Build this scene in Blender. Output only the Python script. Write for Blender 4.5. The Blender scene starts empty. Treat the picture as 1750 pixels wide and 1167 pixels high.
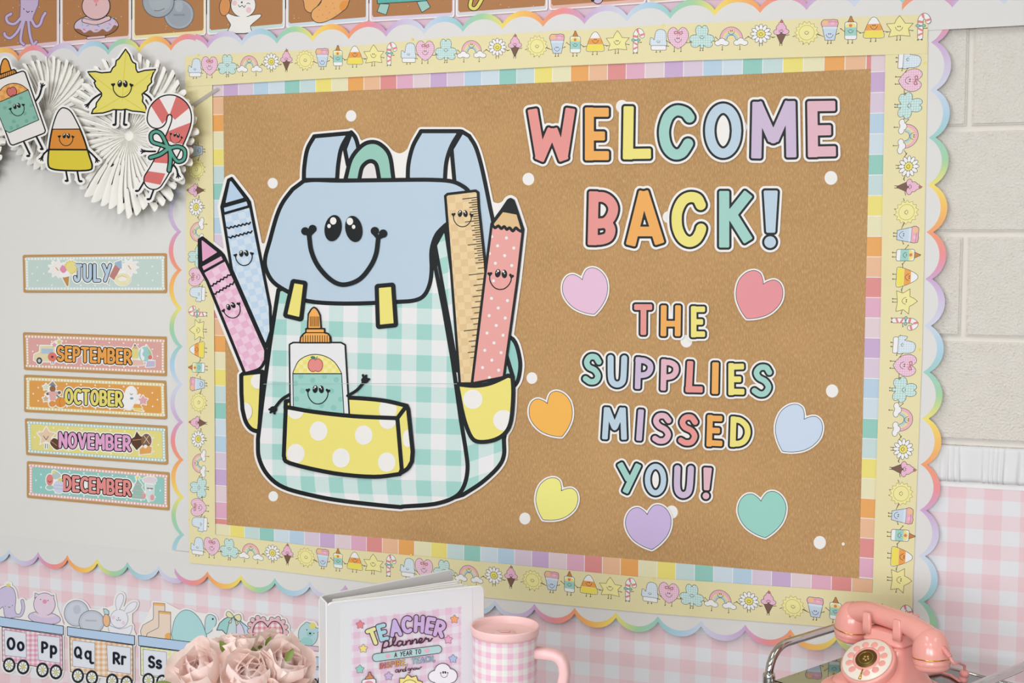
import bpy, bmesh, math, random
import numpy as np
from mathutils import Vector, Matrix
from mathutils.geometry import tessellate_polygon

random.seed(7)
SC = bpy.context.scene
COL = SC.collection

# ------------------------------------------------------------------ camera
FPX, CX, CY = 2200.0, 875.0, 583.5
FLOOR_TO_BOARD = 0.90
CAM = np.array([1.660186, -2.652063, 0.640779 + FLOOR_TO_BOARD])
YAW, PITCH, ROLL = -0.339719, -0.064176, 0.005871
_f = np.array([math.sin(YAW) * math.cos(PITCH), math.cos(YAW) * math.cos(PITCH), math.sin(PITCH)])
_r0 = np.array([math.cos(YAW), -math.sin(YAW), 0.0])
_u0 = np.cross(_r0, _f)
_r = math.cos(ROLL) * _r0 + math.sin(ROLL) * _u0
_u = -math.sin(ROLL) * _r0 + math.cos(ROLL) * _u0
cam_data = bpy.data.cameras.new('camera')
cam_data.sensor_width = 36.0
cam_data.lens = 36.0 * FPX / 1750.0
cam_data.clip_start = 0.05
cam = bpy.data.objects.new('camera', cam_data)
COL.objects.link(cam)
cam.matrix_world = Matrix(((_r[0], _u[0], -_f[0], CAM[0]), (_r[1], _u[1], -_f[1], CAM[1]),
                           (_r[2], _u[2], -_f[2], CAM[2]), (0, 0, 0, 1)))
SC.camera = cam

# ------------------------------------------------------------------ light
world = bpy.data.worlds.new('world')
SC.world = world
world.use_nodes = True
bg = world.node_tree.nodes['Background']
bg.inputs[0].default_value = (0.985, 0.99, 1.0, 1)
bg.inputs[1].default_value = 0.35

def area_lamp(name, loc, rot, w, h, power, col):
    d = bpy.data.lights.new(name, 'AREA')
    d.shape = 'RECTANGLE'; d.size = w; d.size_y = h; d.energy = power; d.color = col
    o = bpy.data.objects.new(name, d); COL.objects.link(o)
    o.location = loc; o.rotation_euler = rot
    return o
# fluorescent ceiling panels of the classroom
LAMPS = [(-0.9, -4.2, 22), (1.5, -4.2, 24), (3.9, -4.2, 6), (0.5, -1.7, 14), (2.9, -1.7, 7)]
for x, y, p in LAMPS:
    area_lamp('ceiling_panel_light', (x, y, 2.93), (0, 0, 0), 0.6, 1.2, p, (1.0, 0.985, 0.965))
# daylight through the windows in the wall behind the camera
WINDOWS = [(-0.6, 1.3), (1.7, 1.3), (4.0, 1.3)]      # centre x, half width
WIN_Z0, WIN_Z1 = 0.85, 2.25
for (x, hw), p in zip(WINDOWS, (80, 98, 16)):
    area_lamp('window_daylight', (x, -6.42, (WIN_Z0 + WIN_Z1) / 2), (math.pi / 2, 0, 0), 2 * hw - 0.5, WIN_Z1 - WIN_Z0, p, (0.93, 0.97, 1.0))
SC.view_settings.view_transform = 'Standard'
SC.view_settings.look = 'None'
SC.view_settings.gamma = 1.0
SC.view_settings.use_curve_mapping = False
SC.view_settings.exposure = 0.15

# ------------------------------------------------------------------ pixel -> place
def ray(x, y):
    return _f + _r * ((x - CX) / FPX) - _u * ((y - CY) / FPX)

class Plane:
    """maps a photo pixel to the point of a real plane (off = metres proud of it)"""
    def __init__(s, point, normal):
        s.n = np.array(normal, float); s.n /= np.linalg.norm(s.n)
        s.p = np.array(point, float)
    def __call__(s, x, y, off=0.0):
        d = ray(x, y)
        c = (s.p + s.n * off) @ s.n
        t = (c - CAM @ s.n) / (d @ s.n)
        return CAM + d * t
WALL = Plane((0, 0, 0), (0, -1, 0))
def wxz(x, y, d=0.0):
    p = WALL(x, y, d); return (p[0], p[2])
def on_height(x, y, z):
    d = ray(x, y); t = (z - CAM[2]) / d[2]
    return CAM + d * t
def at_depth(x, y, depth):
    return CAM + ray(x, y) * depth

FR = {'A': (0, 0, 3.977), 'B': (0, 80, 3.6475), 'C': (0, 400, 4.862), 'D': (0, 630, 4.488), 'E': (320, 0, 3.977),
      'F': (740, 0, 3.977), 'G': (1160, 0, 2.966), 'H': (1480, 280, 3.2407), 'I': (330, 200, 3.646),
      'J': (640, 200, 3.646), 'K': (330, 480, 2.916), 'L': (640, 480, 2.918), 'M': (880, 150, 2.9167),
      'N': (880, 440, 2.9167), 'O': (880, 680, 2.9167), 'Q': (1440, 600, 2.335), 'R': (0, 900, 4.37),
      'S': (220, 900, 4.3706), 'T': (530, 940, 5.1406), 'U': (780, 980, 5.469), 'V': (1100, 980, 5.833),
      'W': (1270, 980, 3.6458), 'X': (280, 860, 4.605), 'Y': (1560, 700, 4.489), 'i1': (930, 30, 9.722),
      'i2': (1090, 30, 9.722), 'r8': (780, 0, 3.5), 'p1': (1390, 1020, 7.939), 'p2': (1540, 1020, 7.938),
      'c6': (0, 0, 5.303), 'c7': (300, 0, 3.5), 't1': (0, 985, 6.415), 't2': (100, 1000, 6.987),
      't3': (230, 1020, 10.607), 't4': (360, 1030, 9.21), 'm1': (60, 430, 8.75), 'm2': (40, 570, 7.292),
      'm3': (40, 640, 7.0), 'm4': (40, 780, 7.0), 'px': (0, 0, 1.0), 'f1': (290, 1060, 10.907),
      'f2': (400, 1060, 10.906)}
def Z(fr, *pts):
    """points read off an enlarged crop of the photo -> photo pixels"""
    x0, y0, s = FR[fr]
    return [(x0 + p[0] / s, y0 + p[1] / s) for p in pts]

# ------------------------------------------------------------------ materials
def lin(c):
    c = c / 255.0
    return c / 12.92 if c <= 0.04045 else ((c + 0.055) / 1.055) ** 2.4
def rgb(c):
    return (lin(c[0]), lin(c[1]), lin(c[2]), 1.0)
_mats = {}
def mat(name, c, rough=0.55, metal=0.0, spec=0.35):
    if name in _mats: return _mats[name]
    m = bpy.data.materials.new(name); m.use_nodes = True
    b = m.node_tree.nodes['Principled BSDF']
    b.inputs['Base Color'].default_value = rgb(c)
    b.inputs['Roughness'].default_value = rough
    b.inputs['Metallic'].default_value = metal
    b.inputs['Specular IOR Level'].default_value = spec
    _mats[name] = m
    return m
def P(c, name=None):
    """printed paper colour"""
    return mat(name or 'print_%02x%02x%02x' % tuple(c), c, 0.5, 0.0, 0.25)

class NT:
    def __init__(s, name, rough=0.55, spec=0.3):
        s.m = bpy.data.materials.new(name); s.m.use_nodes = True
        s.t = s.m.node_tree; s.b = s.t.nodes['Principled BSDF']
        s.b.inputs['Roughness'].default_value = rough
        s.b.inputs['Specular IOR Level'].default_value = spec
        _mats[name] = s.m
    def n(s, typ, **kw):
        nd = s.t.nodes.new(typ)
        for k, v in kw.items(): setattr(nd, k, v)
        return nd
    def l(s, a, b): s.t.links.new(a, b)
    def math(s, op, a, b=None, c=None):
        nd = s.n('ShaderNodeMath', operation=op)
        for i, v in enumerate((a, b, c)):
            if v is None: continue
            if isinstance(v, (int, float)): nd.inputs[i].default_value = v
            else: s.l(v, nd.inputs[i])
        return nd.outputs[0]
    def mix(s, fac, a, b):
        nd = s.n('ShaderNodeMix', data_type='RGBA')
        if isinstance(fac, (int, float)): nd.inputs[0].default_value = fac
        else: s.l(fac, nd.inputs[0])
        for i, v in ((6, a), (7, b)):
            if isinstance(v, tuple): nd.inputs[i].default_value = v
            else: s.l(v, nd.inputs[i])
        return nd.outputs[2]
    def uv(s):
        nd = s.n('ShaderNodeUVMap'); nd.uv_map = 'uv'
        sp = s.n('ShaderNodeSeparateXYZ'); s.l(nd.outputs[0], sp.inputs[0])
        return sp.outputs[0], sp.outputs[1], nd.outputs[0]
    def obj(s):
        nd = s.n('ShaderNodeTexCoord'); sp = s.n('ShaderNodeSeparateXYZ'); s.l(nd.outputs['Object'], sp.inputs[0])
        return sp.outputs[0], sp.outputs[1], sp.outputs[2], nd.outputs['Object']
    def color(s, v):
        if isinstance(v, tuple): s.b.inputs['Base Color'].default_value = v
        else: s.l(v, s.b.inputs['Base Color'])
    def bump(s, h, strength, dist=0.001):
        nd = s.n('ShaderNodeBump'); nd.inputs['Strength'].default_value = strength
        nd.inputs['Distance'].default_value = dist
        s.l(h, nd.inputs['Height']); s.l(nd.outputs[0], s.b.inputs['Normal'])

def gingham(name, px, py, dark, mid, light, ox=0.0, oy=0.0, skew=0.0, rough=0.55, fine=0.0):
    """woven check: two crossing stripes, printed or woven; period px,py in uv units"""
    if name in _mats: return _mats[name]
    t = NT(name, rough)
    u, v, _ = t.uv()
    if skew: v = t.math('ADD', v, t.math('MULTIPLY', u, skew))
    a = t.math('LESS_THAN', t.math('FRACT', t.math('MULTIPLY', t.math('ADD', u, -ox + 100 * px), 1 / px)), 0.5)
    b = t.math('LESS_THAN', t.math('FRACT', t.math('MULTIPLY', t.math('ADD', v, -oy + 100 * py), 1 / py)), 0.5)
    s = t.math('MULTIPLY', t.math('ADD', a, b), 0.5)
    r = t.n('ShaderNodeValToRGB'); r.color_ramp.interpolation = 'CONSTANT'
    e = r.color_ramp.elements
    e[0].position = 0; e[0].color = rgb(light)
    e[1].position = 0.3; e[1].color = rgb(mid)
    e2 = e.new(0.8); e2.color = rgb(dark)
    t.l(s, r.inputs[0]); t.color(r.outputs[0])
    return t.m
def checker(name, p, c1, c2, ang=0.0, py=None):
    if name in _mats: return _mats[name]
    t = NT(name, 0.5)
    u, v, _ = t.uv()
    ca, sa = math.cos(ang), math.sin(ang)
    uu = t.math('ADD', t.math('MULTIPLY', u, ca), t.math('MULTIPLY', v, sa))
    vv = t.math('ADD', t.math('MULTIPLY', u, -sa), t.math('MULTIPLY', v, ca))
    a = t.math('LESS_THAN', t.math('FRACT', t.math('MULTIPLY', t.math('ADD', uu, 100 * p), 1 / p)), 0.5)
    b = t.math('LESS_THAN', t.math('FRACT', t.math('MULTIPLY', t.math('ADD', vv, 100 * p), 1 / (py or p))), 0.5)
    x = t.math('ABSOLUTE', t.math('SUBTRACT', a, b))
    t.color(t.mix(x, rgb(c1), rgb(c2)))
    return t.m

WHITE = P((238, 234, 231), 'white_card'); INK = P((20, 24, 26), 'black_ink')
C_YEL = (235, 222, 126); C_ORG = (236, 170, 90); C_COR = (228, 149, 143); C_PNK = (224, 179, 192)
C_LIL = (203, 183, 210); C_BLU = (187, 206, 221); C_TEA = (160, 205, 196); C_LBL = (186, 204, 219)

# ------------------------------------------------------------------ outlines as distance fields
def cr(pts, n=6, closed=True):
    """Catmull-Rom through the points"""
    m = len(pts); out = []
    P_ = [np.array(p, float) for p in pts]
    rng = range(m) if closed else range(m - 1)
    for i in rng:
        if closed: p0, p1, p2, p3 = P_[i - 1], P_[i], P_[(i + 1) % m], P_[(i + 2) % m]
        else:
            p1, p2 = P_[i], P_[i + 1]
            p0 = P_[i - 1] if i > 0 else 2 * p1 - p2
            p3 = P_[i + 2] if i + 2 < m else 2 * p2 - p1
        for k in range(n):
            t = k / n
            q = 0.5 * (2 * p1 + (p2 - p0) * t + (2 * p0 - 5 * p1 + 4 * p2 - p3) * t * t + (3 * p1 - p0 - 3 * p2 + p3) * t ** 3)
            out.append((q[0], q[1]))
    if not closed: out.append(tuple(P_[-1]))
    return out

class Sh:
    def __init__(s, f, bb): s.f = f; s.bb = bb
    def __or__(s, o): return uni(s, o)
    def __and__(s, o): return Sh(lambda X, Y: np.maximum(s.f(X, Y), o.f(X, Y)),
                                 (max(s.bb[0], o.bb[0]), max(s.bb[1], o.bb[1]), min(s.bb[2], o.bb[2]), min(s.bb[3], o.bb[3])))
    def __sub__(s, o): return Sh(lambda X, Y: np.maximum(s.f(X, Y), -o.f(X, Y)), s.bb)
    def off(s, w): return Sh(lambda X, Y: s.f(X, Y) - w, (s.bb[0] - w, s.bb[1] - w, s.bb[2] + w, s.bb[3] + w))
def uni(*sh):
    sh = [x for x in sh if x is not None]
    def f(X, Y):
        d = sh[0].f(X, Y)
        for x in sh[1:]: d = np.minimum(d, x.f(X, Y))
        return d
    return Sh(f, (min(x.bb[0] for x in sh), min(x.bb[1] for x in sh), max(x.bb[2] for x in sh), max(x.bb[3] for x in sh)))
def _bb(pts, r=0):
    xs = [p[0] for p in pts]; ys = [p[1] for p in pts]
    return (min(xs) - r, min(ys) - r, max(xs) + r, max(ys) + r)
def poly(pts, smooth=0):
    if smooth: pts = cr(pts, smooth)
    pts = [(float(a), float(b)) for a, b in pts]
    def f(X, Y):
        d = np.full(X.shape, 1e18); ins = np.zeros(X.shape, bool)
        n = len(pts)
        for i in range(n):
            ax, ay = pts[i]; bx, by = pts[(i + 1) % n]
            ex, ey = bx - ax, by - ay
            l2 = ex * ex + ey * ey
            if l2 < 1e-12: continue
            wx, wy = X - ax, Y - ay
            t = np.clip((wx * ex + wy * ey) / l2, 0, 1)
            d = np.minimum(d, (wx - ex * t) ** 2 + (wy - ey * t) ** 2)
            if ay != by:
                c = (ay > Y) != (by > Y)
                ins ^= c & (X < ex * (Y - ay) / ey + ax)
        d = np.sqrt(d)
        return np.where(ins, -d, d)
    return Sh(f, _bb(pts))
def stroke(pts, w, smooth=0, closed=False):
    """round-ended line of full width w"""
    if smooth: pts = cr(pts, smooth, closed)
    if closed: pts = list(pts) + [pts[0]]
    r = w / 2.0
    def f(X, Y):
        d = np.full(X.shape, 1e18)
        for (ax, ay), (bx, by) in zip(pts[:-1], pts[1:]):
            ex, ey = bx - ax, by - ay
            l2 = ex * ex + ey * ey + 1e-12
            wx, wy = X - ax, Y - ay
            t = np.clip((wx * ex + wy * ey) / l2, 0, 1)
            d = np.minimum(d, (wx - ex * t) ** 2 + (wy - ey * t) ** 2)
        return np.sqrt(d) - r
    sh = Sh(f, _bb(pts, r)); sh.pts = pts
    return sh
def bar(a, b, r, e, r2=None):
    """flat-ended stroke with corners rounded by e (r2: other half-width at b)"""
    r2 = r if r2 is None else r2
    a = np.array(a, float); b = np.array(b, float)
    d = (b - a) / np.linalg.norm(b - a); n = np.array((-d[1], d[0]))
    a2 = a + d * e; b2 = b - d * e
    return poly([tuple(a2 + n * (r - e)), tuple(b2 + n * (r2 - e)), tuple(b2 - n * (r2 - e)), tuple(a2 - n * (r - e))]).off(e)
def ell(cx, cy, rx, ry=None, rot=0.0, n=36):
    ry = rx if ry is None else ry
    c, s = math.cos(rot), math.sin(rot)
    return poly([(cx + rx * math.cos(t) * c - ry * math.sin(t) * s, cy + rx * math.cos(t) * s + ry * math.sin(t) * c)
                 for t in [2 * math.pi * k / n for k in range(n)]])
def rect(x0, y0, x1, y1, r=0.0):
    s = poly([(x0 + r, y0 + r), (x1 - r, y0 + r), (x1 - r, y1 - r), (x0 + r, y1 - r)])
    return s.off(r) if r else s

def contours(sh, step, tol=None):
    x0, y0, x1, y1 = sh.bb
    if x1 <= x0 or y1 <= y0: return []
    step = min(step, max((x1 - x0) / 6, 1e-3), max((y1 - y0) / 6, 1e-3))
    x0 -= 2.3 * step; y0 -= 2.3 * step; x1 += 2.3 * step; y1 += 2.3 * step
    nx = int((x1 - x0) / step) + 2; ny = int((y1 - y0) / step) + 2
    xs = x0 + np.arange(nx) * step; ys = y0 + np.arange(ny) * step
    X, Y = np.meshgrid(xs, ys)
    G = sh.f(X, Y)
    G[0, :] = G[-1, :] = step; G[:, 0] = G[:, -1] = step
    G = np.where(np.abs(G) < 1e-7 * step, 1e-7 * step, G)
    I_ = G < 0
    code = (I_[:-1, :-1] * 1 + I_[:-1, 1:] * 2 + I_[1:, 1:] * 4 + I_[1:, :-1] * 8)
    nxt = {}; ptc = {}
    def ept(k):
        if k in ptc: return ptc[k]
        t, j, i = k
        if t == 0: a, b = G[j, i], G[j, i + 1]; q = (xs[i] + step * a / (a - b), ys[j])
        else: a, b = G[j, i], G[j + 1, i]; q = (xs[i], ys[j] + step * a / (a - b))
        ptc[k] = q; return q
    T = {1: [(3, 0)], 2: [(0, 1)], 3: [(3, 1)], 4: [(1, 2)], 5: [(3, 0), (1, 2)], 6: [(0, 2)], 7: [(3, 2)],
         8: [(2, 3)], 9: [(2, 0)], 10: [(0, 1), (2, 3)], 11: [(2, 1)], 12: [(1, 3)], 13: [(1, 0)], 14: [(0, 3)]}
    for j, i in zip(*np.nonzero((code > 0) & (code < 15))):
        E = ((0, j, i), (1, j, i + 1), (0, j + 1, i), (1, j, i))
        for a, b in T[int(code[j, i])]: nxt[E[a]] = E[b]
    loops = []
    while nxt:
        k0 = next(iter(nxt)); k = k0; lp = []
        while k in nxt:
            lp.append(ept(k)); k = nxt.pop(k)
        if len(lp) > 2:
            lp = simplify(lp, (step * 0.07) if tol is None else tol)
            if len(lp) > 2: loops.append(lp)
    return loops
def simplify(lp, tol):
    A = np.array(lp); n = len(A)
    if n < 8: return lp
    k2 = int(np.argmax(((A - A[0]) ** 2).sum(1)))
    if k2 == 0: return lp
    keep = np.zeros(n + 1, bool); keep[[0, k2, n]] = True
    B = np.vstack([A, A[:1]])
    st = [(0, k2), (k2, n)]
    while st:
        a, b = st.pop()
        if b - a < 2: continue
        p, q = B[a], B[b]; d = q - p; L = np.hypot(*d)
        seg = B[a + 1:b] - p
        dist = np.hypot(seg[:, 0], seg[:, 1]) if L < 1e-9 else np.abs(seg[:, 0] * d[1] - seg[:, 1] * d[0]) / L
        m = int(np.argmax(dist))
        if dist[m] > tol:
            keep[a + 1 + m] = True; st += [(a, a + 1 + m), (a + 1 + m, b)]
    return [tuple(x) for x in A[keep[:n]]]
def area(lp):
    a = 0
    for (x0, y0), (x1, y1) in zip(lp, lp[1:] + lp[:1]): a += x0 * y1 - x1 * y0
    return a / 2
def inside(p, lp):
    c = False; x, y = p
    for (ax, ay), (bx, by) in zip(lp, lp[1:] + lp[:1]):
        if (ay > y) != (by > y) and x < (bx - ax) * (y - ay) / (by - ay) + ax: c = not c
    return c
def groups(loops):
    """outer loops with their holes"""
    if not loops: return []
    big = max(loops, key=lambda l: abs(area(l))); sg = 1 if area(big) > 0 else -1
    outs = [[l] for l in loops if area(l) * sg > 0]
    for h in loops:
        if area(h) * sg < 0:
            c = [o for o in outs if inside(h[0], o[0])]
            if c: min(c, key=lambda o: abs(area(o[0]))).append(h)
    return outs

# ------------------------------------------------------------------ meshes
def make_obj(name, verts, faces, mats, fm=None, parent=None, origin=None, uvs=None, smooth=False):
    me = bpy.data.meshes.new(name)
    if origin is not None: verts = [tuple(np.asarray(v) - origin) for v in verts]
    me.from_pydata([tuple(map(float, v)) for v in verts], [], faces)
    for m in (mats if isinstance(mats, (list, tuple)) else [mats]): me.materials.append(m)
    if fm is not None: me.polygons.foreach_set('material_index', fm)
    if uvs is not None:
        ul = me.uv_layers.new(name='uv')
        li = np.empty(len(me.loops), np.int32); me.loops.foreach_get('vertex_index', li)
        ul.data.foreach_set('uv', np.array(uvs, float)[li].ravel())
    if smooth: me.polygons.foreach_set('use_smooth', [True] * len(me.polygons))
    me.update()
    o = bpy.data.objects.new(name, me); COL.objects.link(o)
    if parent is not None: o.parent = parent
    elif origin is not None: o.location = origin
    return o
def layer_geo(sh, step, mapper, off, thick, V, F, UV, holes=True):
    loops = contours(sh, step)
    if not holes and loops:
        big = max(loops, key=lambda l: abs(area(l))); sg = area(big)
        loops = [l for l in loops if area(l) * sg > 0]
    for g in groups(loops):
        base = len(V); idx = []
        for lp in g:
            st = len(V)
            for (x, y) in lp: V.append(mapper(x, y, off)); UV.append((x, y))
            idx.append((st, len(lp)))
        for t in tessellate_polygon([[Vector((x, y, 0)) for x, y in lp] for lp in g]):
            a, b, c = (base + k for k in t)
            F.append((a, b, c))
        if thick:
            for st, n in idx:
                b0 = len(V)
                for k in range(n):
                    x, y = UV[st + k]; V.append(mapper(x, y, off - thick)); UV.append((x, y))
                for k in range(n):
                    k2 = (k + 1) % n
                    F.append((st + k, st + k2, b0 + k2, b0 + k))
def fix_up(o, nrm):
    """turn front faces towards the room"""
    me = o.data; fl = [p.index for p in me.polygons if p.normal.dot(nrm) < -0.5]
    if fl:
        bm = bmesh.new(); bm.from_mesh(me); bm.faces.ensure_lookup_table()
        bmesh.ops.reverse_faces(bm, faces=[bm.faces[i] for i in fl]); bm.to_mesh(me); bm.free()
def props(o, label=None, cat=None, group=None, kind=None):
    if label: o['label'] = label
    if cat: o['category'] = cat
    if group: o['group'] = group
    if kind: o['kind'] = kind
    return o

DZ = 6e-5
class Cut:
    """a paper cut-out: a card with printed parts on it"""
    def __init__(s, name, label, cat, card, mapper=WALL, off=0.017, cmat=None, group=None, thick=0.0006, step=1.2, holes=False):
        s.map = mapper; s.off = off; s.k = 0
        V, F, UV = [], [], []
        layer_geo(card, step, mapper, off, thick, V, F, UV, holes)
        s.o = np.mean(V, axis=0)
        s.root = make_obj(name, V, F, cmat or WHITE, None, None, s.o, UV)
        s.n = Vector(mapper.n) if hasattr(mapper, 'n') else Vector((0, -1, 0))
        fix_up(s.root, s.n)
        props(s.root, label, cat, group)
    def part(s, name, sh, m, step=0.9, parent=None, label=None, holes=True):
        s.k += 1
        V, F, UV = [], [], []
        layer_geo(sh, step, s.map, s.off + s.k * DZ, 0, V, F, UV, holes)
        if not F: return None
        o = make_obj(name, V, F, m, None, parent or s.root, s.o, UV)
        fix_up(o, s.n)
        if label: o['label'] = label
        return o
    def ink(s, name, sh, m, w, step=0.9, label=None, ink=None, parent=None, pos=0.0):
        """a fill with a printed outline of width w (centred on the traced edge)"""
        k0 = s.k
        s.k += 1
        o = s.part(name, sh.off(-w / 2 + pos), m, step, parent=parent, label=label)
        if o is None: s.k = k0; return None
        kk = s.k; s.k = k0
        s.part('outline', sh.off(w / 2 + pos), ink or INK, step, parent=o if parent is None else parent)
        s.k = kk
        return o
    def multi(s, name, layers, step=0.6, parent=None, label=None):
        """one printed picture built of several coloured layers"""
        V, F, UV, fm, mats = [], [], [], [], []
        for sh, m in layers:
            s.k += 1
            n0 = len(F)
            layer_geo(sh, step, s.map, s.off + s.k * DZ, 0, V, F, UV, True)
            if m not in mats: mats.append(m)
            fm += [mats.index(m)] * (len(F) - n0)
        o = make_obj(name, V, F, mats, fm, parent or s.root, s.o, UV)
        fix_up(o, s.n)
        if label: o['label'] = label
        return o

def smile(cx, cy, s, rot=0.0, w=1.0):
    """printed face: two glossy eyes, heart cheeks and a deep smile; s = mouth half width"""
    c, sn = math.cos(rot), math.sin(rot)
    def T(x, y): return (cx + s * (x * c - y * sn), cy + s * (x * sn + y * c))
    ink = uni(stroke([T(*p) for p in [(-.93, -.12), (-.9, .25), (-.72, .62), (-.4, .92), (0, 1.02), (.4, .92), (.72, .62), (.9, .25), (.93, -.12)]], s * .13 * w, 4),
              ell(*T(-.25, -.35), s * .24, s * .36, rot + .12), ell(*T(.31, -.33), s * .24, s * .36, rot - .12),
              ell(*T(-1.03, -.27), s * .115), ell(*T(-.83, -.3), s * .115), poly([T(-1.12, -.22), T(-.74, -.25), T(-.92, .02)]),
              ell(*T(1.03, -.2), s * .115), ell(*T(.83, -.28), s * .115), poly([T(.74, -.22), T(1.12, -.16), T(.92, .06)]))
    hi = uni(ell(*T(-.25, -.55), s * .09), ell(*T(-.36, -.41), s * .05), ell(*T(.21, -.53), s * .09), ell(*T(.32, -.38), s * .05))
    return ink, hi
def add_face(c, x, y, s, rot=0.0, step=0.5, w=1.0):
    a, b = smile(x, y, s, rot, w)
    f = c.part('face', a, INK, step, label='printed black smiling face')
    c.part('eye_highlight', b, WHITE, min(step, s * .04), parent=f)

def heart(cl, tip, w, n=8):
    """heart from its cleft, its tip and its full width"""
    cl = np.array(cl, float); tip = np.array(tip, float)
    ax = tip - cl; L = np.linalg.norm(ax); ax /= L; sx = np.array((-ax[1], ax[0]))
    hw = w / 2
    prof = [(0.0, 0.0), (.12, -.12), (.34, -.235), (.62, -.225), (.87, -.08), (1.0, .16), (.94, .42), (.74, .66), (.42, .85), (.14, .96), (0, 1.0)]
    R = cr([prof[0]] + prof[1:], n, closed=False)
    R = [cl + sx * (-a * hw) + ax * (b * L) for a, b in R]
    Lf = cr([prof[0]] + prof[1:], n, closed=False)
    Lf = [cl + sx * (a * hw) + ax * (b * L) for a, b in Lf]
    return poly([tuple(p) for p in R] + [tuple(p) for p in Lf[::-1][1:-1]])
# ================================================================== the room
def box_obj(name, x0, y0, z0, x1, y1, z1, m, parent=None, bev=0.0, seg=2, origin=None):
    bm = bmesh.new()
    bmesh.ops.create_cube(bm, size=1.0)
    for v in bm.verts:
        v.co = ((x0 + x1) / 2 + v.co.x * (x1 - x0), (y0 + y1) / 2 + v.co.y * (y1 - y0), (z0 + z1) / 2 + v.co.z * (z1 - z0))
    if bev: bmesh.ops.bevel(bm, geom=bm.edges[:], offset=bev, segments=seg, affect='EDGES', profile=0.6)
    if origin is not None: bmesh.ops.translate(bm, verts=bm.verts, vec=-Vector(origin))
    me = bpy.data.meshes.new(name); bm.to_mesh(me); bm.free()
    me.materials.append(m)
    o = bpy.data.objects.new(name, me); COL.objects.link(o)
    if parent is not None: o.parent = parent
    elif origin is not None: o.location = origin
    return o

t = NT('painted_concrete_block', 0.6, 0.3)
ox, oy, oz, oc = t.obj()
geo = t.n('ShaderNodeNewGeometry')
n1 = t.n('ShaderNodeTexNoise'); n1.inputs['Scale'].default_value = 230; n1.inputs['Detail'].default_value = 5
n2 = t.n('ShaderNodeTexVoronoi'); n2.inputs['Scale'].default_value = 120; n2.feature = 'F1'
n3 = t.n('ShaderNodeTexNoise'); n3.inputs['Scale'].default_value = 34; n3.inputs['Detail'].default_value = 3
for nd in (n1, n2, n3): t.l(geo.outputs['Position'], nd.inputs['Vector'])
pit = t.math('SMOOTH_MIN', n2.outputs['Distance'], 0.35, 0.2)
hgt = t.math('ADD', t.math('MULTIPLY', n1.outputs['Fac'], 1.0), t.math('ADD', t.math('MULTIPLY', pit, 0.8), t.math('MULTIPLY', n3.outputs['Fac'], 0.8)))
t.bump(hgt, 0.62, 0.007)
t.color(t.mix(n3.outputs['Fac'], rgb((222, 215, 206)), rgb((233, 227, 219))))
BLOCK = t.m
t = NT('painted_mortar', 0.5, 0.3); t.color(rgb((226, 220, 212))); MORTAR = t.m
t = NT('painted_plaster', 0.7, 0.2); t.color(rgb((226, 222, 216))); PLASTER = t.m
t = NT('ceiling_tile', 0.9, 0.1)
_, _, _, oc = t.obj()
n1 = t.n('ShaderNodeTexNoise'); n1.inputs['Scale'].default_value = 60; t.l(oc, n1.inputs['Vector'])
t.color(t.mix(n1.outputs['Fac'], rgb((215, 213, 208)), rgb((232, 230, 226)))); CEIL = t.m
t = NT('floor_tile', 0.35, 0.4)
gx, gy, gz, oc = t.obj()
ck = t.n('ShaderNodeTexChecker'); ck.inputs['Scale'].default_value = 3.2
ck.inputs['Color1'].default_value = rgb((128, 124, 118)); ck.inputs['Color2'].default_value = rgb((114, 110, 106))
t.l(oc, ck.inputs['Vector']); t.color(ck.outputs[0]); FLOORM = t.m

XL, XR, YB, ZC = -4.2, 6.0, -6.5, 2.96
props(box_obj('floor', XL, YB, -0.1, XR, 0.2, 0.0, FLOORM), kind='structure')
props(box_obj('ceiling', XL, YB, ZC, XR, 0.2, ZC + 0.1, CEIL), kind='structure')
props(box_obj('wall_right', XR, YB, 0.0, XR + 0.15, 0.2, ZC, PLASTER), kind='structure')
# wall behind the camera, with three windows
def multi_box(name, boxes, m):
    bm = bmesh.new()
    for x0, y0, z0, x1, y1, z1 in boxes:
        r = bmesh.ops.create_cube(bm, size=1.0)
        for v in r['verts']: v.co = ((x0 + x1) / 2 + v.co.x * (x1 - x0), (y0 + y1) / 2 + v.co.y * (y1 - y0), (z0 + z1) / 2 + v.co.z * (z1 - z0))
    me = bpy.data.meshes.new(name); bm.to_mesh(me); bm.free(); me.materials.append(m)
    o = bpy.data.objects.new(name, me); COL.objects.link(o); return o
xs_ = [XL] + [q for c_, hw in WINDOWS for q in (c_ - hw + .25, c_ + hw - .25)] + [XR]
bxs = [(XL, YB - .15, 0, XR, YB, WIN_Z0), (XL, YB - .15, WIN_Z1, XR, YB, ZC)]
bxs += [(xs_[k], YB - .15, WIN_Z0, xs_[k + 1], YB, WIN_Z1) for k in range(0, len(xs_), 2)]
props(multi_box('wall_front', bxs, mat('teal_wall_paint', (120, 136, 136), 0.6)), kind='structure')
for k, (c_, hw) in enumerate(WINDOWS):
    a_, b_ = c_ - hw + .25, c_ + hw - .25
    fr_ = [(a_, YB - .10, WIN_Z0, a_ + .05, YB - .04, WIN_Z1), (b_ - .05, YB - .10, WIN_Z0, b_, YB - .04, WIN_Z1), (a_ + .05, YB - .10, WIN_Z0, b_ - .05, YB - .04, WIN_Z0 + .05), (a_ + .05, YB - .10, WIN_Z1 - .05, b_ - .05, YB - .04, WIN_Z1), (c_ - .02, YB - .10, WIN_Z0 + .05, c_ + .02, YB - .04, WIN_Z1 - .05)]
    props(multi_box('window_%d' % (k + 1), fr_, mat('window_frame', (70, 72, 74), 0.5)), kind='structure')
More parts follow.
